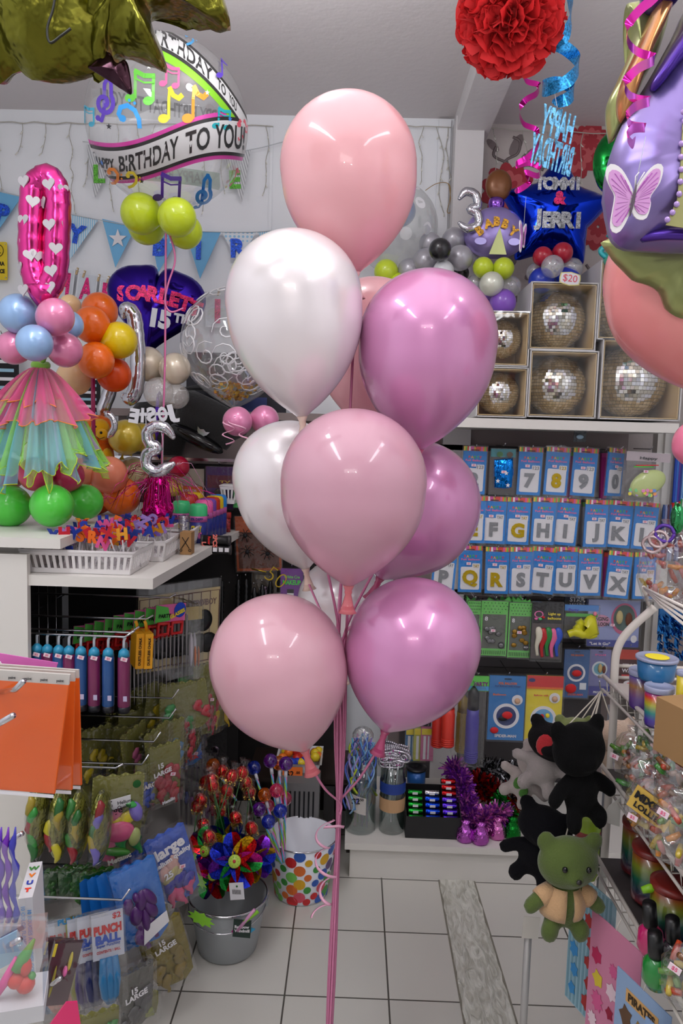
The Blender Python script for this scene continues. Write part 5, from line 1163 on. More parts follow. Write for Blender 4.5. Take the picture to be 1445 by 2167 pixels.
# wire baskets on the shelf
def basket(x0, x1, y0, y1, z0, h, lab, cat='basket', taper=.012, c=(226, 222, 222)):
    cx_, cy_ = (x0+x1)/2, (y0+y1)/2; hx, hy = (x1-x0)/2, (y1-y0)/2; M_ = plastic(c)
    e = E('plastic_basket', (cx_, cy_, z0), lab, 'basket', 'white plastic baskets on the left shelf')
    mb = MB(); mb.box((0, 0, .003), (2*(hx-taper), 2*(hy-taper), .004), M_); mb.build('floor_plate', e)
    for sx_, sy_ in ((0, -1), (0, 1), (-1, 0), (1, 0)):
        mb = MB(); L = hx if sx_ == 0 else hy; n = max(4, int(2*L/.017))
        def pt(u, f):
            o = taper*(1-f)
            return Vector((u*(hx-o)/1, sy_*(hy-o), h*f)) if sx_ == 0 else Vector((sx_*(hx-o), u*(hy-o), h*f))
        nrm = Vector((sx_, sy_, 0))*.0015
        def strip(u0, u1, f0, f1):
            v = [pt(u0, f0), pt(u1, f0), pt(u1, f1), pt(u0, f1)]; mb.add([p+nrm for p in v]+[p-nrm for p in v], [(0, 1, 2, 3), (7, 6, 5, 4), (0, 4, 5, 1), (1, 5, 6, 2), (2, 6, 7, 3), (3, 7, 4, 0)], M_)
        strip(-1, 1, 0, .22); strip(-1, 1, .8, 1)
        for i in range(n+1):
            u = -1+2*i/n; strip(max(-1, u-.45/n), min(1, u+.45/n), .2, .82)
        mb.build('slotted_wall', e)
    mb = MB(); zr = h; r_ = .004
    mb.tube([(-hx, -hy, zr), (hx, -hy, zr), (hx, hy, zr), (-hx, hy, zr)], r_, M_, 6, closed=True); mb.build('rim', e)
    return e
sz = SZ+t+.001
basket(-.875, -.575, 1.955, 2.16, sz, .06, 'long white slotted basket at the front of the shelf, full of letter picks')
basket(-.72, -.545, 2.18, 2.40, sz, .06, 'white slotted basket behind the front one on the shelf edge')
basket(-.62, -.53, 2.45, 2.66, sz, .06, 'small white slotted basket beside the black cylinders')
basket(-.52, -.455, 2.92, 3.01, sz+.11, .07, 'white handled basket at the far end of the shelf above the glitter jars')
# letter picks
LC = [(24, 50, 150), (220, 100, 24), (150, 120, 190), (180, 26, 44), (214, 80, 140), (100, 66, 150), (206, 140, 30), (30, 50, 130)]
pk = random.Random(21); STK = film('clear_stick', gloss=.2, body=.35, bcol=(226, 220, 226), edge=.5)
stickm = MB().box((0, 0, -.05), (.004, .0015, .1), STK).mesh('stick')
LM = {}
for i in range(96):
    ch = 'WNFAKXTHOEYZLSCR'[pk.randrange(16)]; ci = pk.randrange(8)
    if (ch, ci) not in LM:
        mb = MB(); text(mb, ch, paper(LC[ci]), .042, (0, 0, .016), ext=.004, bold=.06); LM[(ch, ci)] = mb.mesh('letter')
    if i < 62: x = pk.uniform(-.8, -.6); y = pk.uniform(1.975, 2.14); zz = sz+.078+pk.uniform(-.012, .028)+(y-1.97)*.12
    else: x = pk.uniform(-.70, -.565); y = pk.uniform(2.2, 2.37); zz = sz+.082+pk.uniform(-.01, .028)
    cn = ('royal blue', 'orange', 'lilac', 'red', 'pink', 'purple', 'amber', 'navy')[ci]
    e = E('letter_pick', (x, y, zz-.012), '%s foam letter %s on a clear stick in the %s basket' % (cn, ch, 'front' if i < 62 else 'second'), 'letter pick', 'foam letter picks in the baskets', (pk.uniform(-.25, .2), pk.uniform(-.5, .5), pk.uniform(-.6, .6)))
    mo('foam_letter', LM[(ch, ci)], e); mo('stick', stickm, e)
# kraft box with scissors print + spring toy
e = E('kraft_box', (P(399, 1160, 2.38).x, 2.36, sz), 'small brown kraft box with a scissors print between the baskets', 'box')
MB().box((0, 0, .035), (.035, .05, .07), mat('kraft_card', (160, 120, 76), .8)).build('box', e)
mb = MB(); mb.tube([(-.012, -.027, .02), (.01, -.027, .055)], .0012, BLK, 5).tube([(.012, -.027, .02), (-.01, -.027, .055)], .0012, BLK, 5).tube([(-.014+.004*math.cos(i), -.027, .014+.004*math.sin(i)) for i in range(6)], .001, BLK, 5, closed=True).tube([(.014+.004*math.cos(i), -.027, .014+.004*math.sin(i)) for i in range(6)], .001, BLK, 5, closed=True); mb.build('scissors_print', e)
mb = MB(); mb.tube([(.018*math.cos(i*.8), .018*math.sin(i*.8), .0+i*.0006) for i in range(90)], .0012, CHROME, 5); o = mb.build('wire_coil', loc=(P(388, 1110, 2.42).x, 2.43, sz+.06)); tag(o, 'coil of thin silver wire behind the letter baskets', 'wire')
# black cylinders lying
for x, y, lab, tw in ((457, 1143, 'black tube lettered 2PCS lying on top, at the shelf edge', '2PCS'), (458, 1163, 'black and white labelled tube lying underneath, at the shelf edge', 'LASER')):
    c = P(x, y, 2.56); r_ = .0165; L = .095
    e = E('light_tube', c, lab, 'tube'); R = Ry(math.pi/2)
    MB().lathe([(r_, -L/2), (r_, L/2)], plastic((24, 22, 24)), R=R, n=20).build('tube', e)
    MB().lathe([(r_*1.04, -L/2-.003), (r_*1.04, -L/2+.006)], plastic((50, 48, 50)), R=R, n=20).build('end_cap', e)
    MB().lathe([(r_*1.04, L/2-.006), (r_*1.04, L/2+.003)], plastic((50, 48, 50)), R=R, n=20).build('end_cap', e)
    if tw == 'LASER':
        for k_ in range(4): MB().box((-.022+.02*k_, -r_-.0005, .002), (.014, .001, .014), WHT).build('white_label', e)
    mb = MB(); text(mb, tw, paper((226, 120, 110)), .02, (.0 if tw == '2PCS' else -.04, -r_-.001, 0), bold=.05, R=Ry(math.pi/2)); text(mb, 'Racer', REDP, .012, (-.02, -r_-.001, 0), bold=.05, R=Ry(math.pi/2)); mb.build('label_text', e)
# glitter jars
for x, y, cm, lab in ((480, 1115, (150, 46, 50), 'red glitter jar with a red lid at the shelf end'), (455, 1112, (150, 150, 152), 'silver glitter jar with a red lid behind the cylinders'), (467, 1098, (60, 130, 80), 'green lidded clear jar at the far shelf end')):
    c = P(x, y+18, 2.93); e = E('glitter_jar', (c.x, c.y, sz), lab, 'jar', 'glitter jars at the shelf end')
    MB().lathe([(.0, 0), (.014, 0), (.014, .055)], glitter(cm), n=16).build('jar', e)
    MB().lathe([(.016, .055), (.016, .075), (.015, .077), (0, .077)], plastic((170, 40, 44) if 'red lid' in lab else (50, 200, 110)), n=16).build('lid', e)
# rounded coloured spray cans with caps
CAPS = [((60, 190, 120), 'green'), ((230, 90, 160), 'pink'), ((120, 70, 170), 'purple'), ((190, 50, 30), 'red'), ((226, 190, 30), 'yellow'), ((40, 130, 210), 'blue')]
def can(x, y0, y1, Y, cc, lab):
    a = P(x, y1, Y); h = S(y1-y0, Y); r_ = S(19, Y); e = E('party_string_can', (a.x, a.y, a.z), lab, 'spray can', 'party string cans on the left shelf')
    MB().lathe([(0, 0), (r_, 0), (r_, h*.55)], plastic((34, 44, 130)), n=24).build('can', e)
    MB().lathe([(r_*1.0, h*.66), (r_*1.02, h*.7), (r_, h*.92), (r_*.8, h*.98), (0, h)], plastic(cc), n=24).build('cap', e)
    MB().lathe([(r_*1.01, h*.53), (r_*1.01, h*.68)], plastic((190, 90, 160)), n=24).build('label_band', e)
    mb = MB(); text(mb, '18% DEPP', NAVY, .03, (0, -r_*1.03, h*.61), bold=.03, fit=r_*1.5, fity=h*.07); text(mb, 'CRAZY', YEL, .03, (0, -r_*1.02, h*.36), bold=.05, fit=r_*1.2); text(mb, 'STRING', PNKp, .03, (0, -r_*1.02, h*.2), bold=.05, fit=r_*1.2); mb.build('label_text', e)
zc_ = P(420, 1127, 2.62).z
for i, (x, Y, k_) in enumerate(((419, 2.62, 0), (383, 2.68, 0), (431, 2.72, 1), (438, 2.76, 2), (446, 2.8, 3), (453, 2.84, 4), (460, 2.88, 5), (400, 2.86, 3), (412, 2.92, 4))):
    a = P(x, 1127, Y); h = .0
    py1 = 1127; 
    e = None
    yb = P(x, 1127, Y)
    # keep the base on the shelf: solve the pixel row for z = sz
    lo, hi = 1000, 1300
    for _ in range(30):
        m_ = (lo+hi)/2
        if P(x, m_, Y).z > sz: lo = m_
        else: hi = m_
    can(x, lo-84, lo, Y, CAPS[k_][0], '%s capped party string can, %s' % (CAPS[k_][1], ('nearest of its row', 'second, beside the nearest', 'behind the nearest one', 'third in the row', 'fourth in the row', 'fifth in the row', 'last in the row', 'at the back left', 'at the back beside the packs')[i]))
# magenta tinsel weight and spray under the silver 3
c = P(335, 1090, 2.46); c.z = CT+.001
e = E('tinsel_weight', c, 'magenta foil wrapped balloon weight with long curling tinsel strands', 'balloon weight')
MG = foil((206, 20, 130), .9, 30, .14)
mb = MB(); q = random.Random(31); prf = [(.0, 0), (.045, .0), (.05, .025), (.03, .05), (.034, .08), (.03, .12), (.012, .14)]
mb.lathe(prf, MG, n=20); mb.v = [tuple(Vector(v)+Vector((noise.noise(Vector(v)*40)*.012, noise.noise(Vector(v)*40+Vector((9, 0, 0)))*.012, 0))) for v in mb.v]; mb.build('foil_wrap', e)
TS = [mat('tinsel_magenta', (214, 30, 140), .15, metal=.85), mat('tinsel_silver_pink', (206, 150, 180), .15, metal=.85), mat('tinsel_dark', (110, 20, 50), .2, metal=.8)]
mb = MB()
for i in range(84):
    a = q.random()*6.28; L = q.uniform(.05, .22); up_ = q.uniform(-.01, .05); pts = []
    for j in range(8):
        f = j/7; rad = L*f; pts.append(Vector((rad*math.cos(a), rad*math.sin(a)*.7-.0, (.13+up_*math.sin(f*3.0)*1.3)-.12*f*f*q.uniform(.3, 1.0))))
    mb.tube(pts, [.0011]*7+[.0005], TS[i % 3 if i % 4 else 0], 3, flat=.3, caps=False)
mb.build('tinsel_strands', e)
mb = MB()
for i in range(26):
    a = q.random()*6.28; pts = [Vector((.03*math.cos(a)+.02*f*math.cos(a), .03*math.sin(a)-.01, .12-.1*f+.012*math.sin(f*9+i))) for f in [j/8 for j in range(9)]]
    mb.tube(pts, .003, TS[0], 4, flat=.2, caps=False)
mb.build('curled_ribbons', e)
# JOSIE cut out (reversed)
c = P(322, 876, 2.38); WC = paper((214, 214, 220))
e = E('name_cutout', c, 'white cut-out name JOSIE seen reversed and tilted above the silver 3', 'word cut-out', rot=(0, -.06, .12))
for i, ch in enumerate('JOSIE'):
    mb = MB(); text(mb, ch, WC, .058, (0, 0, 0), ext=.003, bold=.05, mirror=True, R=Ry(.1*(i-2)), fit=.03 if ch != 'I' else .009); mb.build('letter', e, ((.066, .032, -.003, -.03, -.056)[i], 0, -.001*i))
MB().box((0, .003, .0), (.13, .002, .01), WC).build('joining_bar', e)
MB().tube([(.02, .002, 0), (.028, .004, -.09), (.02, .01, -.2)], .0012, mat('thin_stick', (220, 220, 226), .3), 5).tube([(-.02, .002, 0), (-.024, .004, -.1), (-.02, .01, -.2)], .0012, 'thin_stick', 5).build('wire_stem', e)
# tulle skirted figure (balloon doll body)
def tulle(key, c, tr=.45):
    m = bpy.data.materials.new(key); m.use_nodes = True; nt = m.node_tree; b = nt.nodes['Principled BSDF']; out = nt.nodes['Material Output']
    b.inputs['Base Color'].default_value = lin(c); b.inputs['Roughness'].default_value = .8; b.inputs['Sheen Weight'].default_value = .5
    t_ = nt.nodes.new('ShaderNodeBsdfTransparent'); x = nt.nodes.new('ShaderNodeMixShader'); x.inputs[0].default_value = tr
    nt.links.new(b.outputs[0], x.inputs[1]); nt.links.new(t_.outputs[0], x.inputs[2]); nt.links.new(x.outputs[0], out.inputs[0]); MATS[key] = m; return key
TP = tulle('tulle_pink', (230, 80, 140), .5); TB = tulle('tulle_blue', (100, 180, 206), .55); TG = tulle('tulle_green', (140, 220, 80), .55); TV = tulle('tulle_lilac', (170, 130, 190), .55)
c = P(86, 775, 2.14); e = E('tulle_skirt', c, 'layered pink, blue and green tulle skirt over the balloons on the counter', 'tulle skirt')
q = random.Random(41)
HE = mat('hem_wire_yellow', (190, 210, 50), .5)
def layer(m, a0, a1, z1, r1, seed, k_, r0=.012, hem=None, sag=.0):
    n, k2 = 60, 12; vs = []; hp_ = []
    for i in range(n+1):
        a = a0+(a1-a0)*i/n; fold = math.sin(i*.9+seed)*.25+math.sin(i*.37+seed*2)*.3+1.3*noise.noise(Vector((i*.17, seed, 0)))
        for j in range(k2+1):
            f = j/k2; r_ = r0+(r1-r0)*(f**.8)*(1+.0*f); zf = 1+.25*noise.noise(Vector((i*.11, seed+3.3, 0))); r_ += fold*.03*f*k_+.003*fold; z = -z1*(f**1.15)*zf-.012*fold*f-sag*math.sin(a*2)*f
            if f > .85: r_ += .012*math.sin(i*1.3+seed)*(f-.85)/.15
            vs.append(Vector((r_*math.cos(a), r_*math.sin(a), z)))
        hp_.append(vs[-1])
    fs = [(i*(k2+1)+j, i*(k2+1)+j+1, (i+1)*(k2+1)+j+1, (i+1)*(k2+1)+j) for i in range(n) for j in range(k2)]
    MB().add(vs, fs, m, True).build('tulle_layer', e)
    if hem: MB().tube(hp_, .0014, hem, 4).build('hem_wire', e)
PI = math.pi; HO = mat('hem_wire_orange', (236, 140, 60), .5)
layer(TG, PI*1.35, PI*1.72, .30, .155, 1, 1.0, hem=HE); layer(TB, PI*1.05, PI*1.5, .31, .17, 3, 1.2, hem=HE); layer(TG, PI*.9, PI*1.3, .26, .175, 5, 1.1, hem=HE); layer(TB, PI*1.55, PI*1.95, .29, .165, 7, 1.0, hem=HE); layer(TG, PI*1.72, PI*2.15, .27, .17, 9, 1.2, hem=HE); layer(TV, PI*1.8, PI*2.3, .24, .16, 11, 1, hem=HE); layer(TV, PI*.7, PI*1.1, .24, .16, 13, 1, hem=HE)
layer(TP, PI*1.1, PI*1.5, .17, .125, 2, 1.3, hem=HO); layer(TP, PI*1.5, PI*2.0, .15, .15, 4, 1.2, hem=HO); layer(TP, PI*.8, PI*1.15, .13, .14, 6, 1.2, hem=HO); layer(TP, PI*1.3, PI*1.8, .10, .1, 8, 1.3, hem=HO)
mb = MB(); mb.tube([Vector((.016*math.cos(i*.5), .016*math.sin(i*.5), .004*math.sin(i))) for i in range(13)], .011, tulle('tulle_knot', (130, 190, 60), .1), 10, closed=True)
for a in (1.2, 1.55, 1.9): mb.tube([(0, 0, 0), (.012*math.cos(a), 0, .016), (.02*math.cos(a), 0, .028)], [.008, .01, .012], 'tulle_knot', 8)
mb.build('tulle_knot', e)
MB().lathe([(.01, -.3), (.01, .05)], plastic((200, 120, 160)), n=10).build('support_pole', e)
o = MB().tube([P(197, 800, 2.45), P(197, 850, 2.45), P(200, 1100, 2.45)], .007, plastic((150, 20, 80)), 8).build('display_pole', loc=P(197, 800, 2.45), world=True); tag(o, 'magenta pole under the orange balloon column', 'pole')
# lion soft toy
c = P(212, 912, 2.66); OM = fabric((236, 110, 16)); YM = fabric((232, 176, 24))
e = E('lion_toy', c, 'orange and yellow plush lion peeping out between the skirt and the silver hook', 'soft toy')
mb = MB(); q = random.Random(3)
for i in range(60):
    d = Vector((q.gauss(0, 1), q.gauss(0, .5), q.gauss(0, 1))).normalized(); mb.ball(d*.036, .02, OM, 8)
mb.build('mane', e)
MB().ball((.012, -.035, .01), .032, YM, 16).ball((.028, -.06, -.012), .02, YM, 14).build('face', e)
MB().ball((.03, -.08, -.006), .005, BLK, 8).tube([(.012, -.074, -.02), (.026, -.081, -.028), (.04, -.072, -.02)], .0012, BLK, 5).ball((.006, -.066, .014), .004, BLK, 8).build('nose_and_mouth', e)
MB().ball((0, 0, -.09), .05, OM, 16, (1, .8, 1.3)).ball((.035, -.03, -.09), .02, YM, 12, (1, 1, 1.6)).build('body', e)
# black hats on the back wall
HB_ = mat('black_felt', (16, 15, 17), .75, sheen=.3, bump=.2, bscale=120)
c = P(440, 890, 2.98)
e = E('black_hat', c, 'large black peaked cap with a silver badge hanging on the wall', 'hat', rot=(0, .45, 0))
MB().lathe([(0, .085), (.10, .08), (.155, .05), (.16, .02), (.13, -.02), (.118, -.07)], HB_, n=36, ell=(1, .45)).build('crown', e)
MB().ball((0, -.04, -.08), 1, mat('black_patent', (12, 12, 14), .15), 24, (.115, .045, .03)).build('peak', e)
mb = MB(); mb.plate([(-.026, .012), (-.012, .006), (0, .012), (.012, .006), (.026, .012), (.02, -.004), (.01, -.012), (0, -.018), (-.01, -.012), (-.02, -.004)][::-1], .003, CHROME, Matrix.Translation((.012, -.064, -.045))); mb.build('badge', e)
c = P(470, 800, 3.08); e = E('black_hat', c, 'black brimmed hat behind the scroll bubble balloon', 'hat')
MB().lathe([(0, .08), (.07, .075), (.09, .03), (.1, -.03), (.17, -.045), (.17, -.05), (0, -.05)], HB_, n=30, ell=(1, .5)).build('crown', e)
c = P(330, 900, 3.1); e = E('black_hat', c, 'black hat hidden behind the silver number 3', 'hat')
MB().lathe([(0, .1), (.08, .09), (.12, .03), (.13, -.05), (.11, -.12)], HB_, n=30, ell=(1, .5)).build('crown', e)
MB().ball((.02, -.02, 0), 1, foil((90, 50, 170)), 12, (.02, .05, .14)).build('purple_trim', e)
# dark clothes pack behind the far left balloons
for x, y, w, h, lab in ((8, 790, 60, 150, 'black and white striped costume pack at the far left behind the pink balloons'), (186, 850, 50, 120, 'dark pack with pale blue prints behind the skirt')):
    c = P(x, y, 3.15); e = E('costume_pack', c, lab, 'pack'); w = S(w, 3.15); h = S(h, 3.15)
    MB().box((0, 0, 0), (w, .02, h), BLK).build('pack', e)
    mb = MB()
    for i in range(7): mb.box((0, -.011, h*(.4-.12*i)), (w*.8, .001, h*.045), paper((150, 190, 210)) if i % 2 else WHT)
    mb.build('printed_stripes', e); mo('peg_hook', hook_me, e, (0, 0, h/2))
c = P(500, 845, 3.2); e = E('dark_poster', c, 'dark blue black poster board on the wall behind the scroll bubble', 'poster')
MB().box((0, 0, 0), (.42, .012, S(190, 3.2)), mat('poster_navy', (26, 26, 40), .5)).build('board', e)
mb = MB(); text(mb, 'PARTY', paper((170, 180, 210)), .06, (-.02, -.007, .1)); mb.box((.06, -.007, -.04), (.14, .001, .1), paper((60, 70, 120))); mb.build('poster_print', e)
# ---- corner packs
flatpack(372, 992, 432, 1060, 3.05, paper((170, 160, 146)), 'beige textured pack on the corner rail, left', [('r', .5, .7, .9, .3, ORG), ('t', .5, .68, .5, .1, WHT, 'HORROR')], 'pack')
flatpack(436, 988, 494, 1078, 3.03, paper((62, 30, 92)), 'dark purple pack on the corner rail with an eye mask inside', [('r', .5, .35, .9, .3, paper((90, 30, 50))), ('b', .45, .65, .3, .28, paper((60, 48, 44))), ('t', .7, .35, .4, .08, paper((200, 170, 60)), 'TV'), ('b', .72, .8, .12, .26, paper((220, 190, 210)))], 'pack', price=(.5, .68))
flatpack(495, 1000, 530, 1075, 3.0, paper((70, 190, 90)), 'green and white pack behind the lower white balloon', [('c', .4, .4, .6, .3, WHT), ('c', .5, .6, .5, .24, WHT)], 'pack')
flatpack(496, 1092, 592, 1210, 2.98, paper((150, 66, 20)), 'orange brown pack of black plastic spiders', [('t', .35, .1, .3, .06, ORG, 'halloween'), ('r', .5, .62, .9, .66, paper((80, 40, 24)))], 'pack', tilt=-.06)
mb = MB(); a = P(545, 1150, 2.955)
for (sx_, sz_) in ((-.05, .03), (.03, .03), (-.04, -.035), (.04, -.04)):
    b = a+Vector((sx_, 0, sz_)); mb.ball(b, .009, BLK, 10)
    for j in range(8):
        th = j*math.pi/4+.3; mb.tube([b, b+Vector((.014*math.cos(th), -.006, .014*math.sin(th)+.006)), b+Vector((.028*math.cos(th), 0, .026*math.sin(th)))], .0014, BLK, 4)
o = mb.build('toy_spiders', loc=a, world=True); tag(o, 'black plastic toy spiders in the orange brown pack', 'toy spiders', kind='stuff')
flatpack(594, 1204, 642, 1290, 2.95, paper((110, 40, 140)), 'purple pack lettered White Cream MAKE UP with a white bottle', [('t', .5, .2, .7, .1, GRN, 'White Cre'), ('t', .5, .34, .8, .16, paper((60, 220, 60)), 'MAKEUP'), ('r', .45, .72, .3, .4, WHT), ('r', .45, .56, .3, .1, BLK)], 'pack')
flatpack(643, 1208, 690, 1290, 2.93, paper((110, 40, 140)), 'second purple make up pack, right of the first behind the balloons', [('t', .5, .2, .7, .1, GRN, 'White C'), ('t', .5, .34, .8, .16, paper((60, 220, 60)), 'MAKEUP'), ('r', .3, .72, .3, .4, BLK), ('b', .3, .5, .2, .2, REDP)], 'pack')
c = P(585, 1222, 2.9); GD = mat('gold_foil_glasses', (190, 160, 50), .15, metal=.9); e = E('novelty_glasses', c, 'gold novelty glasses shaped like figures hanging before the dark panel', 'glasses')
mb = MB(); text(mb, '50', GD, .09, (0, 0, 0), ext=.003, bold=-.02, R=Ry(.6)); mb.build('frame', e); MB().tube([(-.04, 0, .02), (-.1, .01, .03)], .003, GD, 5).build('temple', e)
r = random.Random(13)
for i in range(7):
    x = 470+i*17; y = 1230+r.uniform(-10, 20); c = P(x, y, 3.0+r.uniform(-.05, .05)); L = .26
    e = E('toy_baton', c, 'dark shiny baton hanging in the corner, one of a row behind the pink balloon', 'toy', 'dark batons in the corner')
    prf = [(.002, 0), (.006, -.005)]
    for j in range(12): prf += [(.008, -.02-.02*j), (.012, -.03-.02*j)]
    MB().lathe(prf[::-1], mat('smoke_metal', (60, 60, 62), .2, metal=.8), n=10).build('shaft', e); mo('peg_hook', hook_me, e)
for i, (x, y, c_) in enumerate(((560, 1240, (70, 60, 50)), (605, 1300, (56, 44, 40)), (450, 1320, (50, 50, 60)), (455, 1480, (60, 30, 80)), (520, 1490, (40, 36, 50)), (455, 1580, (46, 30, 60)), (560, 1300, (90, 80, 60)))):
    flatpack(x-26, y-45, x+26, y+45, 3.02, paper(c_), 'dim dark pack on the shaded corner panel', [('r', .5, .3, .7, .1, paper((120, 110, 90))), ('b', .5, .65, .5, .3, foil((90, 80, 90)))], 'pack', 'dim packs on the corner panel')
# low dark shelf in the corner with bowl and small baskets
cs = E('corner_table', (P(640, 1640, 2.85).x, 2.93, 0), 'dark brown low stand in the corner carrying the white bowl', 'stand')
tz = P(640, 1632, 2.85).z; BRD = mat('dark_wood', (40, 28, 22), .5)
MB().box((0, 0, tz-.012), (.42, .28, .02), BRD).build('table_top', cs)
for sx_ in (-1, 1):
    for sy_ in (-1, 1): MB().box((sx_*.19, sy_*.12, (tz-.022)/2), (.02, .02, tz-.022), BRD).build('leg', cs)
MB().box((0, .13, (tz-.022)/2), (.36, .01, tz-.1), BRD).build('back_board', cs)
c = P(635, 1645, 2.8); c.z = tz-.001
c = Vector((P(632, 1640, 2.78).x, 2.82, tz)); e = E('white_bowl', c, 'white rectangular tub of coloured balls with an orange $2 price card', 'tub')
MB().open_lathe([(.0, .002), (.09, .003), (.115, .075), (.125, .08)], plastic((206, 206, 210)), n=4, R=Rz(PI/4), smooth=False, ell=(1, 1)).build('tub', e)
mb = MB(); q = random.Random(2)
MB().box((-.02, -.095, .045), (.075, .002, .05), ORG, Rx(-.25)).build('price_card', e)
mb = MB(); text(mb, '$2', BLK, .03, (-.03, -.098, .045)); text(mb, '.00', BLK, .014, (.0, -.098, .052)); mb.build('price_text', e)
for i in range(18):
    cc = ((200, 40, 30), (230, 200, 40), (30, 60, 180), (236, 120, 30))[i % 4]
    o = MB().ball((0, 0, 0), .019, plastic(cc), 12).build('play_ball', loc=c+Vector((q.uniform(-.07, .07), q.uniform(-.07, .07), .062+q.uniform(0, .012)))); tag(o, '%s ball heaped in the white tub' % ('red', 'yellow', 'blue', 'orange')[i % 4], 'ball', 'coloured balls in the white tub')
c = Vector((P(630, 1710, 2.7).x, 2.72, 0)); e = E('small_crate', c, 'small grey slotted crate on the floor behind the spotted bucket', 'crate')
mb = MB(); mb.box((0, 0, .17), (.16, .12, .34), mat('grey_crate', (110, 108, 108), .6))
mb.build('crate', e)
mb = MB(); 
for i in range(8): mb.box((-.06+.017*i, -.061, .26), (.006, .002, .1), BLK)
mb.build('slots', e)

# ================================================================ merchandise on the left grid
CH = CHROME
def hookrod(x0, x1, y, z, lab='chrome display hook projecting from the left grid', tip=.012):
    o = MB().tube([(x0, y, z), (x1-.02, y, z), (x1, y, z+tip)], .003, CH, 6).build('display_hook', loc=(x0, y, z), world=True); return tag(o, lab, 'hook', 'chrome display hooks on the left')
# --- front row of bubble tubes on a double rail
def sidepos(px, py, x): return PX(px, py, x)
q = random.Random(6)
BT = [(30, 90, 150), (130, 30, 90)]
ty = 2.0
cols = [(262, 1382, 1502, 0), (228, 1378, 1500, 1), (200, 1374, 1502, 0), (173, 1366, 1500, 1)]
zz = 0
for i, x in enumerate((262, 229, 199, 171, 146, 124, 100, 78)):
    Y = 1.98; a = P(x, 1372-i*1.5, Y); h = S(128, Y); c_ = ((120, 30, 84), (24, 78, 140))[i % 2]; r_ = .0165
    e = E('bubble_tube', a, '%s tube with a blue cap hanging from the rail, %s' % (('plum', 'dark blue')[i % 2], ('frontmost of the row' if i == 0 else 'behind the frontmost' if i == 1 else 'further along the row')), 'tube', 'tubes hanging from the front rail')
    MB().lathe([(r_*.9, -h*1.02), (r_, -h), (r_, -h*.2), (r_*.9, -h*.12)], mat('tube_'+k(c_), c_, .3, coat=.4), n=20).build('tube', e)
    MB().lathe([(r_*.95, -h*.14), (r_*.8, -.008), (r_*.3, 0)], plastic((50, 150, 190)), n=20).build('cap', e)
    MB().lathe([(r_*.95, -h*1.12), (r_*.95, -h*1.0)], plastic((20, 20, 30)), n=16).build('foot_cap', e)
    MB().tube([(0, 0, -.005), (0, 0, .02), (.004, 0, .03)], .004, plastic((200, 206, 214)), 6, flat=.4).build('hang_tab', e)
    o = mo('price_sticker', stk_me, e, (.006, -r_*1.1, -h*.16), (0, .3, .2))
    mb = MB(); mb.box((r_*.5, -r_*.95, -h*.85), (.01, .002, .014), paper((190, 180, 210))); mb.build('label', e)
mb = MB()
zr = P(200, 1352, 1.97).z
for dy in (0, .045): mb.tube([(-1.13, 1.97+dy, zr+.012), (-.60, 1.97+dy, zr+.008), (-.575, 1.97+dy, zr+.026)], .0035, CH, 6)
mb.tube([(-1.0, 1.965, zr-.06), (-1.0, 1.965, zr+.012)], .003, CH, 6)
o = mb.build('double_rail', loc=(-1.13, 1.97, zr), world=True); tag(o, 'double chrome rail carrying the hanging blue and plum tubes', 'rail')
# chalk boxes
for i, (x, lab) in enumerate(((309, 'yellow box lettered DUSTLESS CHALK, right one'), (290, 'yellow box lettered DUSTLESS CHALK, left one'))):
    Y = 2.10+.0*i; a = P(x, 1372, Y); w = .022; h = .1; d = .07
    e = E('chalk_box', a, lab, 'box', 'hanging chalk boxes', (0, .04, .5))
    MB().box((0, 0, 0), (w, d, h), mat('yellow_card', (236, 166, 24), .5)).build('carton', e)
    mb = MB(); text(mb, 'DUSTLESS CHALK', BLK, .01, (0, -d/2-.001, 0), bold=.03, R=Ry(-PI/2), fit=None, fity=None); mb.build('carton_text', e)
    MB().box((w/2+.0005, -.0, -.012), (.001, d*.6, .02), mat('pink_sticker', (240, 70, 170), .5)).build('pink_label', e)
    mb = MB(); text(mb, 'CHALK', BLK, .016, (w/2+.001, 0, .022), bold=.03, R=Rz(PI/2)); mb.build('side_text', e)
    MB().tube([(0, 0, h/2), (-.004, 0, h/2+.022), (-.008, 0, h/2+.03)], .005, mat('yellow_card', (236, 166, 24), .5), 6, flat=.2).build('hang_tab', e)
    hookrod(-1.12, a.x+.02, a.y, a.z+.085)
# colourful glasses packs behind chalk
for i in range(9):
    x = 362-i*21; y = 1278+i*5.5; Y = 2.28; a = P(x, y, Y)
    e = E('glasses_pack', a, 'pink and blue printed pack of red novelty glasses%s' % (', nearest the aisle' if i == 0 else ' further back on its hook'), 'pack', 'novelty glasses packs on the left grid', (0, .1, .9+q.uniform(-.1, .1)))
    if i == 0: del e['group']
    w = .12; h = .11
    MB().box((0, 0, -.028), (w, .003, .055), PNKp).build('header_card', e)
    MB().plate([(-w/2, -.0), (-w*.1, -.01), (0, -.05), (-w/2, -.055)], .001, paper((90, 190, 80)), Matrix.Translation((0, -.003, 0))).build('green_print', e)
    mb = MB(); mb.ball((w*.3, -.003, -.02), 1, paper((30, 70, 190)), 14, (w*.2, .0012, .024)); text(mb, 'GLASSES', YEL, .016, (w*.2, -.0065, -.03), bold=.05, R=Ry(-.35)); text(mb, 'PARTY', BLK, .016, (-w*.2, -.0045, -.035), bold=.03); mb.build('header_print', e)
    mb = MB()
    for s_ in (-1, 1): mb.tube([(s_*w*.23+.02*a_, -.004, -.075+.017*b_) for a_, b_ in ((-1, 1), (1, 1), (1, -1), (-1, -1))], .006, mat('red_plastic', (200, 20, 24), .25), 8, closed=True)
    mb.tube([(-.01, -.004, -.07), (.01, -.004, -.07)], .004, 'red_plastic', 6); mb.build('red_glasses', e)
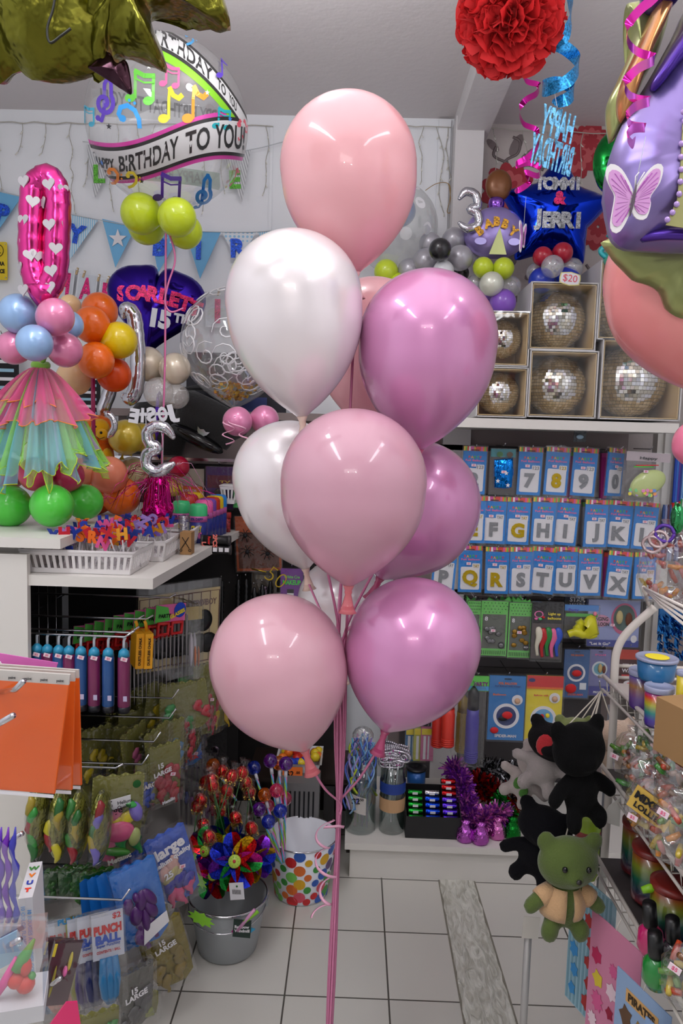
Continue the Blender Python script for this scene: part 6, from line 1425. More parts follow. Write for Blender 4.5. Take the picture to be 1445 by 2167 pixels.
hookrod(-1.12, P(372, 1272, 2.28).x, 2.28, P(372, 1265, 2.28).z)
# white pointed fans / feathers
for i in range(16):
    x = 395-i*8.5; y = 1345+abs(i-6)*.0; Y = 2.34-.01*i; a = P(x, 1300+i*4, Y); L = S(140+(i % 3)*8, Y)
    mb = MB(); mb.add([(-.004, -.012, 0), (.004, .012, 0), (.004, .014, -L*.6), (0, 0, -L), (-.004, -.014, -L*.6)], [(0, 1, 2, 3, 4)], mat('white_quill', (206, 202, 206), .6, transl=.2)); mb.add([(-.002, .012, 0), (.002, -.012, 0), (0, 0, -L*.95)], [(0, 1, 2)], 'white_quill')
    o = mb.build('white_streamer', loc=a, rot=(0, 0, .4)); tag(o, 'long pointed white streamer hanging below the red glasses', 'streamer', 'pointed white streamers')
# cowboy packs
for i in range(6):
    x = 432-i*20; y = 1245+i*3; Y = 2.62-.03*i; a = P(x, y, Y)
    e = E('cowboy_pack', a, 'tan pack lettered COWBOY with a black disc%s' % (', in front' if i == 0 else ' hidden behind the front one'), 'pack', 'tan cowboy packs', (0, .03, .85))
    if i == 0: del e['group']
    w = .14; h = S(165, Y)
    MB().box((0, 0, -h/2), (w, .003, h), mat('tan_card', (206, 184, 126), .6, bump=.3, bscale=20)).build('card', e)
    mb = MB(); text(mb, 'COWBOY', BRN, .03, (0, -.003, -h*.18), bold=.03, fit=w*.8); mb.build('card_text', e)
    MB().ball((0, -.006, -h*.42), 1, mat('black_patent2', (16, 16, 18), .2), 24, (w*.26, .008, w*.28)).build('black_disc', e)
    MB().ball((.02, -.006, -h*.72), 1, 'black_patent2', 16, (w*.3, .01, w*.26)).build('black_toy', e)
    MB().tube([(-w*.48, -.003, -.01), (w*.48, -.003, -.01), (w*.48, -.003, -h+.01), (-w*.48, -.003, -h+.01)], .002, BRN, 4, closed=True).build('rope_border', e)
    mo('plastic_sleeve', sleeve_me, e).scale = (1.5, 1, 1.7)
for i, x in enumerate((407, 414)): 
    flatpack(x-16, 1285, x+16, 1440, 2.48+.05*i, paper((190, 170, 116)), 'narrow clear pack of white tools hanging before the cowboy pack' if i == 0 else 'narrow clear pack just behind the white tool pack', [('b', .4, .6, .3, .5, paper((206, 200, 210))), ('b', .7, .7, .14, .3, paper((236, 150, 110)))], 'pack', clear=True, yaw=.6)
# --- olive dotted balloon bags on rows of hooks
OLB = dot_mat((118, 116, 52), (150, 150, 84), 'olive_dotted', 90, .28)
OLC = mat('olive_film', (120, 120, 50), .16, metal=.6, bump=1, bscale=45, bd=.02, coat=.5)
NB = [0]
def bag(px, py, x, w, h, cols_, label, yaw=.75, tilt=0, group=None, words=None, wcol=None, top=OLB, Ym=None, price=True, roll=0, bodym=None, detail=True):
    a = PX(px, py, x) if Ym is None else P(px, py, Ym)
    if abs(a.y) > 3.0: a = P(px, py, 2.95)
    e = E('balloon_bag', a, label, 'balloon bag', group, (roll, tilt, yaw)); NB[0] += 1; s = random.Random(NB[0])
    pts = [(-w/2, 0)]
    n = 8
    for i in range(n+1):
        xx = -w/2+w*i/n; pts.append((xx, (.006 if i % 2 else 0)))
    pts = [(-w/2, -h*.5)]+[(-w/2+w*i/n, (.006 if i % 2 else -.002)) for i in range(n+1)]+[(w/2, -h*.5), (w/2*.9, -h*.9), (w*.2, -h), (-w*.3, -h*.97), (-w/2*.95, -h*.85)]
    if area_(pts) < 0: pts = pts[::-1]
    mb = MB(); mb.puff(pts, .008, top if bodym is None else bodym, rings=4, c=(0, -h*.5)); mb.build('printed_bag', e)
    if detail:
        mb = MB()
        for j, c_ in enumerate(cols_):
            mm = latex(c_)
            for t_ in range(3):
                cx_ = (s.uniform(-.34, .34))*w; cz_ = -h*(.42+.5*(j+t_*.33+.2)/len(cols_)); sw = s.uniform(-.2, .2)*w; r1 = w*s.uniform(.11, .17)
                mb.tube([Vector((cx_+sw*f_+.004*math.sin(f_*9), -.011, cz_-(f_-.5)*h*.26)) for f_ in (0, .12, .3, .5, .7, .85, 1)], [r1*.3, r1*.85, r1, r1*.85, r1*.5, r1*.3, r1*.34], mm, 8, flat=.35)
        mb.build('balloons_inside', e)
        if words:
            mb = MB()
            for j, (t_, u, v, sz_) in enumerate(words): text(mb, t_, wcol or WHT, sz_, ((u-.5)*w, -.019, -v*h), bold=.04, R=Ry(-.12))
            mb.build('bag_text', e)
        if price: mo('price_sticker', stk_me, e, (w*.15, -.02, -h*.5), (0, .3, 0))
        MB().box((0, 0, -h*.5), (w*1.04, .034, h*1.02), film('crinkled_bag', gloss=.055, bump=2, bscale=26, edge=.4, rough=.1)).build('plastic_sleeve', e)
    return e
# deep rows, packs further in on their hooks
q = random.Random(77)
G0 = 'olive dotted balloon bags on the left grid'
cl = [(200, 40, 60), (40, 90, 190), (40, 160, 70), (226, 200, 40), (150, 110, 210), (230, 120, 170)]
for row, (py0, x0_, x1_, n) in enumerate(((1450, 300, 400, 5), (1505, 262, 395, 6), (1545, 180, 330, 7), (1600, 175, 320, 6), (1655, 175, 290, 5))):
    for i in range(n):
        x = x0_+(x1_-x0_)*i/(n-1); Y = 2.35 if row < 2 else 2.2
        b = bag(x, py0+q.uniform(-6, 6), 0, .12, .16, [cl[q.randrange(6)]], 'olive dotted balloon bag deep on its hook, one of many in shadow', yaw=.9+q.uniform(-.3, .3), tilt=q.uniform(-.25, .25), group=G0, Ym=Y+.08*q.random(), price=False, bodym=OLC if q.random() < .35 else None)
for z_, Y, x_ in ((1478, 2.3, 378), (1520, 2.2, 372), (1570, 2.1, 340), (1618, 2.05, 315)):
    a = P(x_, z_, Y); hookrod(-1.12, a.x, a.y, a.z, tip=.03)
# featured bags
bag(455, 1390, 0, .09, S(165, 2.75), [(220, 50, 80), (210, 60, 90), (226, 190, 40)], 'tall olive edged bag of red and yellow balloons beside the light pink balloon', Ym=2.75, yaw=.9, words=None, tilt=-.15)
bag(432, 1405, 0, .10, S(160, 2.65), [(200, 40, 70), (190, 40, 70)], 'olive bag of crimson balloons, rear of the upper pair', Ym=2.62, yaw=.9, tilt=-.05)
bag(400, 1420, 0, .10, S(60, 2.6), [(60, 190, 60)], 'bright green folded bag at the top of the grid', Ym=2.6, yaw=.9, bodym=mat('green_film', (70, 160, 50), .2, bump=1, bscale=40, bd=.01), price=False)
bag(394, 1458, 0, .10, S(110, 2.45), [(50, 170, 80), (60, 180, 80)], 'olive bag of green balloons with a price label', Ym=2.45, yaw=.85)
bag(378, 1500, 0, .1, S(130, 2.42), [(30, 50, 140), (30, 50, 130)], 'olive bag of navy balloons behind the sky blue one', Ym=2.42, yaw=.85)
bag(362, 1525, 0, .1, S(120, 2.32), [(50, 130, 190), (60, 140, 200)], 'olive bag of sky blue balloons on the middle hook', Ym=2.32, yaw=.8, words=[('12', .3, .45, .02)])
bag(400, 1565, 0, .1, S(60, 2.5), [(40, 90, 180)], 'small blue card pack lettered PICK beside the clear bags', Ym=2.5, yaw=.8, bodym=paper((30, 120, 190)), words=[('Pick', .5, .6, .03)], wcol=REDP)
bag(347, 1575, 0, .11, S(135, 2.22), [(176, 40, 56), (170, 40, 60), (176, 44, 56)], 'olive bag lettered 15 LARGE with dark red balloons', Ym=2.22, yaw=.75, words=[('15', .3, .3, .022), ('LARGE', .35, .42, .02), ('Metallic', .5, .93, .014)], tilt=-.04)
bag(318, 1610, 0, .1, S(100, 2.2), [(36, 80, 190), (40, 80, 190)], 'olive bag of bright blue balloons behind the 25 large bag', Ym=2.2, yaw=.75, words=[('LARGE', .4, .5, .02)])
e = bag(252, 1640, 0, .135, S(195, 1.95), [(226, 110, 150), (230, 210, 40), (130, 110, 200), (60, 160, 70), (226, 120, 150)], 'olive dotted bag lettered 25 Large Helium Quality with pink, yellow and lilac balloons', Ym=1.95, yaw=.42, tilt=.05, price=False)
w_, h_ = .135, S(195, 1.95)
for (u, v, a_, b_, c_, rt_) in ((.55, .64, .3, .2, (214, 96, 136), 0), (.14, .76, .17, .2, (224, 206, 40), .2), (.85, .42, .13, .2, (130, 116, 200), -.3), (.85, .72, .12, .18, (170, 180, 110), .1), (.75, .33, .14, .06, (60, 170, 80), .2), (.5, .87, .3, .08, (70, 140, 50), .2)):
    MB().ball(((u-.5)*w_, -.016, -v*h_), 1, latex(c_), 18, (a_*w_, .012, b_*h_*.62), Ry(rt_)).build('picture_balloon', e)
MB().plate([(-.045, -.062), (.03, -.048), (.032, -.075), (-.043, -.095)][::-1], .001, WHT, Matrix.Translation((0, -.022, 0))).build('white_label', e)
mb = MB(); text(mb, '25', BLK, .028, (-.03, -.030, -.068), R=Ry(-.15)); text(mb, 'Large', BLK, .026, (-.018, -.030, -.088), R=Ry(-.15)); text(mb, 'Helium', BLK, .013, (.014, -.030, -.062), R=Ry(-.15)); text(mb, 'Quality', BLK, .012, (.014, -.030, -.076), R=Ry(-.15)); mb.build('bag_text', e)
MB().ball((.045, -.022, -.02), 1, DGN, 14, (.011, .001, .011)).build('round_seal', e)
hookrod(-1.12, P(258, 1632, 1.95).x, P(258, 1632, 1.95).y+.01, P(258, 1632, 1.95).z+.004)
mb = MB(); text(mb, 'Metallic', paper((210, 205, 190)), .02, (.01, -.020, -h_*.95), bold=.04, R=Ry(-.3)); mb.build('brand_mark', e)
# edge-on bags at the left
for i, (x, c2, Y) in enumerate(((215, (120, 110, 190), 1.85), (168, (60, 130, 60), 1.85), (128, (200, 190, 40), 1.83), (83, (50, 150, 60), 1.82))):
    a = P(x, 1680-i*3, Y); e = E('balloon_bag', a, ('lilac and olive', 'green and navy', 'yellow and green', 'red and green')[i]+' balloon bag seen edge on below the orange sheets', 'balloon bag', None, (0, .03, .0))
    L = S(165, Y); mb = MB(); mb.ball((0, 0, -L*.45), 1, OLC, 20, (.026, .05, L*.5)); mb.build('printed_bag', e)
    mb = MB(); s = random.Random(i)
    for j in range(5): xx_ = s.uniform(-.012, .012); mb.tube([Vector((xx_+.005*math.sin(f_*6+j), -.04, -L*(.14+.15*j)-(f_-.5)*L*.3)) for f_ in (0, .2, .5, .8, 1)], [.004, .010, .011, .007, .003], latex(((150, 36, 46), c2, (40, 110, 50), (170, 150, 50), c2)[(j+i) % 5]), 8)
    mb.build('balloons_inside', e)
    MB().lathe([(.004, -L*1.0), (.027, -L*.6), (.028, -L*.3), (.006, .01)], CLEAR, n=14, ell=(1, 2)).build('plastic_sleeve', e)
# clear tall streamers near bucket
for i in range(7):
    x = 385+i*11; Y = 2.75; a = P(x, 1560+i*6, Y); L = S(230+10*(i % 3), Y)
    e = E('clear_sleeve', a, 'tall narrow clear sleeve with dark glitter contents hanging above the buckets', 'sleeve', 'tall clear sleeves left of the pinwheels')
    MB().box((0, 0, -L/2), (.03, .03, L), film('glossy_sleeve', gloss=.16, bump=1.2, bscale=18, edge=.5)).build('sleeve', e)
    MB().lathe([(.003, -L*.96), (.006, -L*.5), (.004, -.02)], mat('dark_stick', (60, 40, 70), .3), n=8).build('stick', e)
    MB().ball((0, 0, -L*.55), 1, foil(((200, 50, 90), (60, 90, 190), (150, 60, 160))[i % 3], .6, 60), 10, (.011, .011, .03)).build('glitter_tip', e)
# helium blue pack
BFL = mat('blue_film', (56, 92, 190), .22, bump=1, bscale=30, bd=.01, coat=.4)
for i, (x, y, Y, tl) in enumerate(((346, 1762, 2.0, -.28), (318, 1785, 2.05, -.1), (298, 1800, 2.1, .1))):
    e = bag(x, y, 0, .12, S(180 if i == 0 else 120, Y), [(236, 190, 180), (206, 196, 140), (70, 70, 170), (226, 90, 140)] if i == 0 else [(150, 160, 90), (200, 190, 120)], ('blue pack lettered large helium quality, in front' , 'blue pack behind the large helium quality one', 'rearmost blue helium pack')[i], yaw=.6, tilt=tl, Ym=Y, bodym=BFL, words=[('large', .5, .2, .045), ('helium quality', .5, .33, .02), ('25', .3, .52, .026)] if i == 0 else None, price=(i == 0))
# balloon animal pack (generic)
CB_ = mat('bright_blue_card', (20, 110, 200), .35, coat=.4)
for i, (x, y, Y) in enumerate(((278, 1830, 1.85), (252, 1838, 1.88), (232, 1846, 1.9), (216, 1852, 1.93))):
    e = bag(x, y, 0, .12, S(205, Y), [(96, 30, 130), (100, 30, 130)], ('blue pack with a purple twisted balloon figure', 'blue pack behind the twisted balloon one', 'third blue pack back in the twisted balloon stack', 'rearmost blue pack of the twisted balloon stack')[i], yaw=.55, tilt=-.22+.05*i, Ym=Y, bodym=CB_, price=(i == 0), detail=(i == 0))
    if i == 0:
        PV = latex((84, 30, 110)); L = S(205, Y); mb = MB()
        for (u, v, a_, b_, r_) in ((.0, .42, .016, .03, .3), (.022, .42, .014, .03, -.4), (-.02, .56, .018, .028, .2), (.018, .56, .016, .03, -.3), (.0, .66, .012, .035, .1), (-.01, .36, .01, .014, 0)): mb.ball((u, -.014, -v*L), 1, PV, 14, (a_, .012, b_), Ry(r_))
        mb.build('twisted_balloon', e)
        MB().plate([(-.02, -L*.93), (.055, -L*.8), (.055, -L*.66), (-.01, -L*.74)][::-1], .001, WHT, Matrix.Translation((0, -.02, 0))).build('white_panel', e)
a = P(275, 1905, 1.78); hookrod(-1.1, a.x, a.y, a.z, tip=.03)
# green & blue bags in the next row
for i, (x, c_) in enumerate(((190, (60, 140, 30)), (160, (50, 120, 30)), (130, (50, 110, 30)), (105, (20, 110, 160)), (205, (60, 150, 30)))):
    a = bag(x, 1840+q.uniform(-6, 6), 0, .09, S(70, 1.95), [c_], '%s see-through bag hanging in the low row behind the chrome hook' % ('green' if c_[2] < 100 else 'blue'), yaw=.5, Ym=1.95, group='green and blue bags of the low row', bodym=film('tint_%d' % i, tint=tuple(min(255, v+90) for v in c_), gloss=.12, body=.5, bcol=c_, bump=1, bscale=30), price=False)
a = P(215, 1833, 2.0); hookrod(-1.1, a.x, a.y, a.z)
# punch ball packs
PBC = [(40, 130, 190), (30, 40, 100), (60, 40, 110), (150, 150, 30), (220, 130, 120), (230, 150, 130), (60, 120, 180), (226, 120, 120)]
for i, (x, y, Y) in enumerate(((226, 1930, 1.75), (196, 1935, 1.76), (175, 1940, 1.78), (152, 1946, 1.79), (133, 1948, 1.80), (112, 1950, 1.82), (95, 1952, 1.84), (78, 1954, 1.86))):
    a = P(x, y, Y); w = .075; h = S(230, Y)
    e = E('punch_ball_pack', a, ('clear pack lettered PUNCH BALL with a light blue balloon, nearest the aisle', 'PUNCH BALL pack with a navy balloon, second in the row', 'PUNCH BALL pack with a dark purple balloon, third in the row', 'yellow green balloon pack between the PUNCH BALL packs', 'PUNCH BALL pack right of the yellow balloon, half hidden', 'PUNCH BALL pack with a salmon balloon, sixth', 'PUNCH BALL pack with a faded blue balloon, seventh', 'PUNCH BALL pack with a pink balloon at the back')[i], 'pack', None, (0, -.04, .42))
    if i != 3:
        MB().box((0, 0, -h*.24), (w, .003, h*.48), paper((206, 210, 224))).build('label_card', e)
        mb = MB(); text(mb, 'PUNCH', REDP, .03, (0, -.003, -h*.17), bold=.06, fit=w*.88); text(mb, 'BALL', paper((30, 80, 190)), .03, (0, -.003, -h*.27), bold=.06, fit=w*.8); mb.build('brand_words', e)
        mb = MB(); text(mb, 'Super Punching', paper((40, 80, 180)), .01, (0, -.003, -h*.34), fit=w*.75); text(mb, 'CONTENTS: 1 BALL', REDP, .01, (0, -.003, -h*.40), fit=w*.75); text(mb, '$2', REDP, .02, (w*.3, -.003, -h*.05)); mb.build('small_text', e)
        mb = MB()
        for j in (-1, 0, 1): mb.tube([(j*.014, -.002, -h*.47), (j*.017, -.008, -h*.7), (j*.012, -.006, -h*.85), (j*.006, -.002, -h*.95)], [.008, .011, .012, .006], latex(PBC[i]), 10)
        mb.build('flat_balloon', e)
    else:
        mb = MB(); mb.tube([(0, 0, 0), (.004, -.004, -h*.3), (0, -.004, -h*.7), (.003, 0, -h*.95)], [.017, .018, .016, .008], latex(PBC[i]), 12); mb.build('flat_balloon', e)
        mb = MB(); text(mb, 'PUNCH', paper((60, 130, 180)), .02, (0, -.02, .012), bold=.05); mb.build('brand_words', e)
    MB().box((0, 0, -h/2), (w*1.1, .03, h), CLEAR).build('plastic_sleeve', e)
# grey pack, gold pack by plinth
bag(286, 2046, 0, .10, S(150, 1.75), [(80, 80, 84), (90, 90, 92)], 'dark grey balloon bag low on the grid beside the punch ball packs', Ym=1.78, yaw=.75, bodym=mat('grey_film', (96, 96, 92), .25, metal=.3, bump=1, bscale=30, bd=.01), words=[('15', .4, .3, .02), ('LARGE', .45, .4, .02)], price=False)
bag(338, 1950, 0, .11, S(165, 1.95), [(130, 110, 30), (140, 116, 30)], 'gold olive balloon bag tilting towards the floor by the plinth', Ym=1.92, yaw=.5, tilt=-.26, bodym=mat('gold_film', (130, 116, 44), .22, metal=.5, bump=1, bscale=30, bd=.012), words=[('15', .4, .25, .02), ('LARGE', .45, .34, .02)], price=False)
bag(318, 1930, 0, .1, S(130, 2.0), [(110, 100, 30)], 'second gold olive bag just behind the tilting one', Ym=2.0, yaw=.6, tilt=-.2, bodym='gold_film', price=False)
bag(295, 2110, 0, .1, S(60, 1.8), [(150, 160, 60)], 'olive dotted bag end at the foot of the grid above the plinth', Ym=1.8, yaw=.6, price=False)
bag(205, 2140, 0, .1, S(90, 1.5), [(60, 140, 60), (130, 50, 40)], 'dim bag of mixed colours at the bottom edge beside the pink card', Ym=1.62, yaw=.5, price=False)
# maroon card packs & pink card
MRN = mat('maroon_card', (60, 22, 40), .4, coat=.3)
for i, (x, y) in enumerate(((148, 2000), (128, 1996), (104, 1994), (88, 2000))):
    e = flatpack(x-32, y-8, x+30, y+140, 1.42+.04*i, MRN, ('maroon card pack printed with a blonde plait, in front', 'second maroon card pack', 'third maroon card pack with a yellow edge', 'rearmost maroon card pack')[i], [('b', .7, .3, .12, .3, paper((206, 190, 80))), ('b', .6, .45, .16, .16, PNKp), ('b', .25, .6, .06, .5, paper((160, 150, 50))), ('r', .05, .12, .1, .2, YEL)], 'pack', yaw=.5, tilt=.25, hook=False, thick=.004)
a = P(140, 2122, 1.3); o = MB().plate([(-.06, -.12), (.06, -.12), (.02, .0), (-.0, .0)][::1], .004, mat('pink_card', (226, 40, 110), .4, coat=.3)).build('pink_card', loc=a, rot=(0, .2, .4)); tag(o, 'hot pink card standing at the bottom left corner of the aisle', 'card')

# ================================================================ nearest rack, bottom left
NR = E('near_grid', (-1.0, 1.15, 0), 'near wire stand at the left edge holding the orange sheets', 'stand')
MB().box((-.12, .12, .7), (.02, .3, 1.3), LAM).build('side_board', NR)
mb = MB(); [mb.tube([(-.1, y, 0), (-.1, y, 1.25)], .004, CHROME, 6) for y in (-.05, .05)]; mb.build('wire_upright', NR)
ORS = mat('orange_paper', (228, 96, 18), .55); YO2 = 1.22
def sheetpack(pts, Y, lab, hd=None, hz=.085):
    A = [P(a, b, Y) for a, b in pts]; o_ = A[0]; e = E('paper_pack', o_, lab, 'paper pack', 'orange sheet packs')
    vs = [p-o_ for p in A]; th = Vector((0, .005, 0))
    def L(a, b, f): return a.lerp(b, f)
    top = [vs[0], vs[1], L(vs[1], vs[2], hz), L(vs[0], vs[3], hz)]; bot = [L(vs[0], vs[3], hz), L(vs[1], vs[2], hz), vs[2], vs[3]]
    MB().add(bot+[p+th for p in bot], [(3, 2, 1, 0), (4, 5, 6, 7), (0, 1, 5, 4), (1, 2, 6, 5), (2, 3, 7, 6), (3, 0, 4, 7)], ORS).build('orange_sheet', e)
    MB().add(top+[p+th for p in top], [(3, 2, 1, 0), (4, 5, 6, 7), (0, 1, 5, 4), (1, 2, 6, 5), (2, 3, 7, 6), (3, 0, 4, 7)], paper((196, 190, 184))).build('printed_margin', e)
    mb = MB()
    for i in range(7): p = L(top[3], top[2], (i+.5)/7)+Vector((0, -.002, .006)); text(mb, 'paint', BLK, .006, p)
    mb.build('margin_text', e)
    cv = [v+Vector((0, -.004, 0)) for v in vs]; MB().add(cv, [(3, 2, 1, 0)], film('sheet_sleeve', gloss=.05, bump=.3, bscale=5, edge=.3)).build('plastic_sleeve', e)
    MB().add([vs[3]+Vector((0, -.003, .0)), vs[2]+Vector((0, -.003, 0)), vs[2]+Vector((0, -.003, -.006)), vs[3]+Vector((0, -.003, -.006))], [(3, 2, 1, 0)], WHT).build('white_edge', e)
    return e
sheetpack([(-90, 1412), (148, 1428), (115, 1680), (-110, 1662)], 1.18, 'orange paper sheets in a clear sleeve, frontmost at the left edge')
sheetpack([(-70, 1408), (158, 1422), (152, 1672), (-80, 1660)], 1.24, 'orange paper sheets in a clear sleeve, second in the stack', hz=.08)
sheetpack([(-50, 1402), (166, 1418), (172, 1662), (-60, 1650)], 1.30, 'orange paper sheets in a clear sleeve, rearmost in the stack', hz=.07)
a = P(60, 1412, 1.32); e = E('header_card', a, 'pink header card with a white crest print above the orange sheets', 'card', rot=(0, .04, 0))
MB().plate([(-.14, -.02), (.045, -.02), (.053, .012), (-.14, .03)], .002, mat('pink_header', (216, 110, 186), .5)).build('card', e)
mb = MB(); mb.tube([(.012*math.cos(i*.6)-.06, -.002, .002+.008*math.sin(i*.6)) for i in range(11)], .0012, WHT, 4, closed=True); [mb.ball((-.06+.006*(j-2), -.002, .0), .002, WHT, 6) for j in range(5)]; mb.build('crest_print', e)
def nhook(pts, Y, lab): 
    q_ = [P(a, b, Y+d) for a, b, d in pts]; o = MB().tube(q_, .0042, CH, 8).build('display_hook', loc=q_[0], world=True); tag(o, lab, 'hook')
nhook([(-30, 1468, .2), (32, 1460, -.1), (50, 1441, -.12)], 1.15, 'chrome hook pushed through the orange sheet pack, upper')
nhook([(-30, 1548, 0), (28, 1514, -.05)], 1.0, 'short chrome hook in front of the orange sheets')
nhook([(-30, 1780, .1), (18, 1780, 0), (47, 1764, -.02)], 1.15, 'chrome hook left of the clear card, middle')
nhook([(-30, 2020, .1), (20, 2000, -.0), (42, 1988, -.03)], 1.0, 'chrome hook above the clear box')
nhook([(95, 2093, .2), (110, 2083, 0), (128, 2070, -.05)], 1.35, 'chrome hook in front of the maroon packs')
# white candle box
a = P(58, 1995, 1.08); w = S(30, 1.08); h = S(215, 1.08)
e = E('candle_box', (a.x, a.y, a.z-.0), 'white box lettered 10 COLOR FLAME BIRTHDAY CANDLES, tall and narrow', 'box', rot=(0, -.03, .25))
MB().box((0, .05, 0), (w, .1, h), mat('white_box_card', (206, 206, 210), .5)).build('carton', e)
mb = MB(); text(mb, '10 COLOR FLAME BIRTHDAY CANDLES', paper((90, 150, 210)), .008, (-.004, -.001, -.01), bold=.02, R=Ry(PI/2), ); text(mb, '10 BOUGIES A FLAMMES COLOREES', paper((90, 150, 210)), .008, (.005, -.001, -.01), bold=.02, R=Ry(PI/2)); mb.build('carton_text', e)
mb = MB(); [text(mb, 'TUVW'[i], paper(((230, 60, 40), (40, 60, 160), (226, 120, 30), (60, 130, 60))[i]), .014, (0, .02+.02*i, h/2+.001), R=Rx(-PI/2), bold=.05) for i in range(4)]; mb.build('lid_letters', e)
# clear acrylic card + purple combs
a = P(8, 1880, 1.02); e = E('comb_pack', a, 'clear pack of purple and magenta candles at the left edge', 'pack', rot=(0, 0, .1))
w = S(110, 1.02); h = S(300, 1.02)
MB().add([(-w*.7, 0, h*.62), (w*.15, 0, h*.3), (w*.42, 0, 0), (w*.42, 0, -h*.5), (-w*.7, 0, -h*.5)], [(0, 1, 2, 3, 4)][::-1], film('pack_film', gloss=.1, bump=.8, bscale=14, edge=.4, body=.05)).build('plastic_sleeve', e)
for i in range(5):
    x = -w*.4+i*w*.14; mb = MB(); c_ = ((120, 30, 160), (200, 40, 130), (90, 40, 170), (110, 40, 170), (60, 60, 170))[i]
    pts = [Vector((x+.003*math.sin(j*1.2), .01, -h*.3+j*.012)) for j in range(13)]; mb.tube(pts, [.004+.0018*math.sin(j*2.1) for j in range(12)]+[.001], mat('wax_'+k(c_), c_, .35), 8); mb.build('candle', e)
MB().box((-.01, .015, -h*.42), (w*.8, .004, h*.14), WHT).build('white_base_card', e); MB().box((w*.1, .012, -h*.4), (w*.5, .003, h*.03), NAVY, Ry(-.5)).build('blue_band', e)
# clear gift box with wax fruit
a = P(28, 2100, .95); e = E('clear_gift_box', a, 'clear plastic box with a red, green and pink figure on a white base', 'clear box', rot=(0, .0, .3))
w = S(160, .95); h = S(195, .95)
MB().box((-.01, .04, 0), (w, .08, h), film('acrylic', gloss=.12, bump=.3, bscale=6, edge=.5, body=.04)).build('clear_case', e)
MB().box((.0, .04, -h*.36), (w*.8, .07, h*.2), paper((206, 206, 212))).build('white_base', e)
mb = MB(); RDW = plastic((206, 40, 34)); mb.ball((.0, .03, -.004), .012, RDW, 14).ball((.012, .03, -.012), .013, RDW, 14).ball((.012, .03, .014), .009, RDW, 12, (1, 1, 1.6)); mb.build('red_fruit', e)
MB().tube([(.0, .03, .012), (.012, .03, .03), (.024, .03, .052)], [.009, .008, .002], plastic((70, 160, 70)), 8).ball((.02, .03, -.002), .006, plastic((60, 150, 60)), 8).build('green_leaf', e)
MB().tube([(-.03, .03, -.03), (-.012, .03, .0), (.0, .03, .03)], [.004, .007, .002], plastic((220, 60, 150)), 8).build('pink_spike', e)
MB().ball((-.035, .03, -.03), .01, plastic((200, 200, 40)), 12, (1, 1, .6)).build('yellow_piece', e)
MB().box((-.02, .06, .02), (w*.6, .003, h*.35), paper((150, 190, 214)), Ry(-.4)).build('blue_card', e)
# ================================================================ buckets on the floor
c = PZ(478, 2050, 0); c.y += .10; c.x -= .012
GRB_ = mat('galvanised_grey', (150, 154, 156), .45, metal=.1, bump=.05, bscale=60)
hb = .2; 
e = E('metal_bucket', (c.x, c.y, .001), 'grey metal bucket full of shiny pinwheels standing on the tiles', 'bucket')
topz = P(478, 1890, c.y).z
hb = max(.17, topz)
rb0, rb1 = S(66, c.y), S(87, c.y)
MB().open_lathe([(0, .004), (rb0*.94, 0), (rb0, .008), (rb1, hb), (rb1*.98, hb+.001), (rb0*.96, .014), (0, .012)], GRB_, n=48).build('bucket', e)
MB().tube([(rb1*1.005*math.cos(i*PI/24), rb1*1.005*math.sin(i*PI/24), hb) for i in range(48)], .0035, CHROME, 8, closed=True).build('rim', e)
MB().tube(smoothpath([(rb1*math.cos(a), rb1*math.sin(a)-.0-.02*math.sin((a-PI)/PI*PI), hb-.02-.02*math.sin(a-PI)) for a in [PI+PI*i/8 for i in range(9)]], 3), .002, CHROME, 6).build('handle', e)
MB().box((-rb1, 0, hb-.02), (.01, .03, .02), GRB_).box((rb1, 0, hb-.02), (.01, .03, .02), GRB_).build('handle_ears', e)
bc_ = Vector((c.x, c.y, hb))
HOLO = [mat('holo_'+n_, c_, .18, metal=.75, glit=240) for n_, c_ in (('red', (200, 16, 24)), ('green', (10, 120, 40)), ('gold', (196, 150, 10)), ('blue', (20, 40, 170)), ('magenta', (170, 10, 120)), ('purple', (80, 10, 130)))]
def pinwheel(pos, nrm, r_, lab, seed, leaf_=True):
    s = random.Random(seed); R = look(nrm)
    e = E('pinwheel', pos, lab, 'pinwheel'); e.rotation_euler = R.to_euler()
    for i in range(7):
        a = 2*PI*i/7; mb = MB(); ca, sa = math.cos(a), math.sin(a)
        def T(x, y, z): return Vector((x*ca-y*sa, x*sa+y*ca, z))
        for w0, w1, m in ((-1, 0, HOLO[s.randrange(6)]), (0, 1, HOLO[s.randrange(6)])):
            vs = []; n = 9
            for j in range(n):
                th = PI*j/(n-1); rr = r_*(.5-.5*math.cos(th)); ww = r_*.34*math.sin(th)**.7
                vs += [T(rr, ww*w0, .02*abs(w0)*math.sin(th)), T(rr, ww*w1, .02*abs(w1)*math.sin(th))]
            mb.add([v+Vector((0, 0, .004+.002*(i % 2))) for v in vs], [(2*j, 2*j+1, 2*j+3, 2*j+2) for j in range(n-1)], m, True)
        mb.build('blade', e)
    MB().lathe([(r_*.23, .012), (r_*.23, .02), (r_*.2, .024), (0, .024)], plastic((176, 206, 76)), n=24).build('hub', e)
    mb = MB(); mb.ball((0, 0, .026), r_*.06, plastic((190, 50, 60)), 10)
    for i in range(10): mb.box((r_*.15*math.cos(i*.628), r_*.15*math.sin(i*.628), .025), (r_*.03, r_*.03, .002), plastic((130, 170, 40)))
    mb.build('hub_button', e)
    MB().tube([(0, 0, 0), (0, 0, -.03)], .003, plastic((240, 240, 240)), 6).build('axle', e)
    return e
pinwheel(P(498, 1823, c.y-.03), (0, -.85, .5), .085, 'large shiny pinwheel with a lime hub facing the camera in the grey bucket', 1)
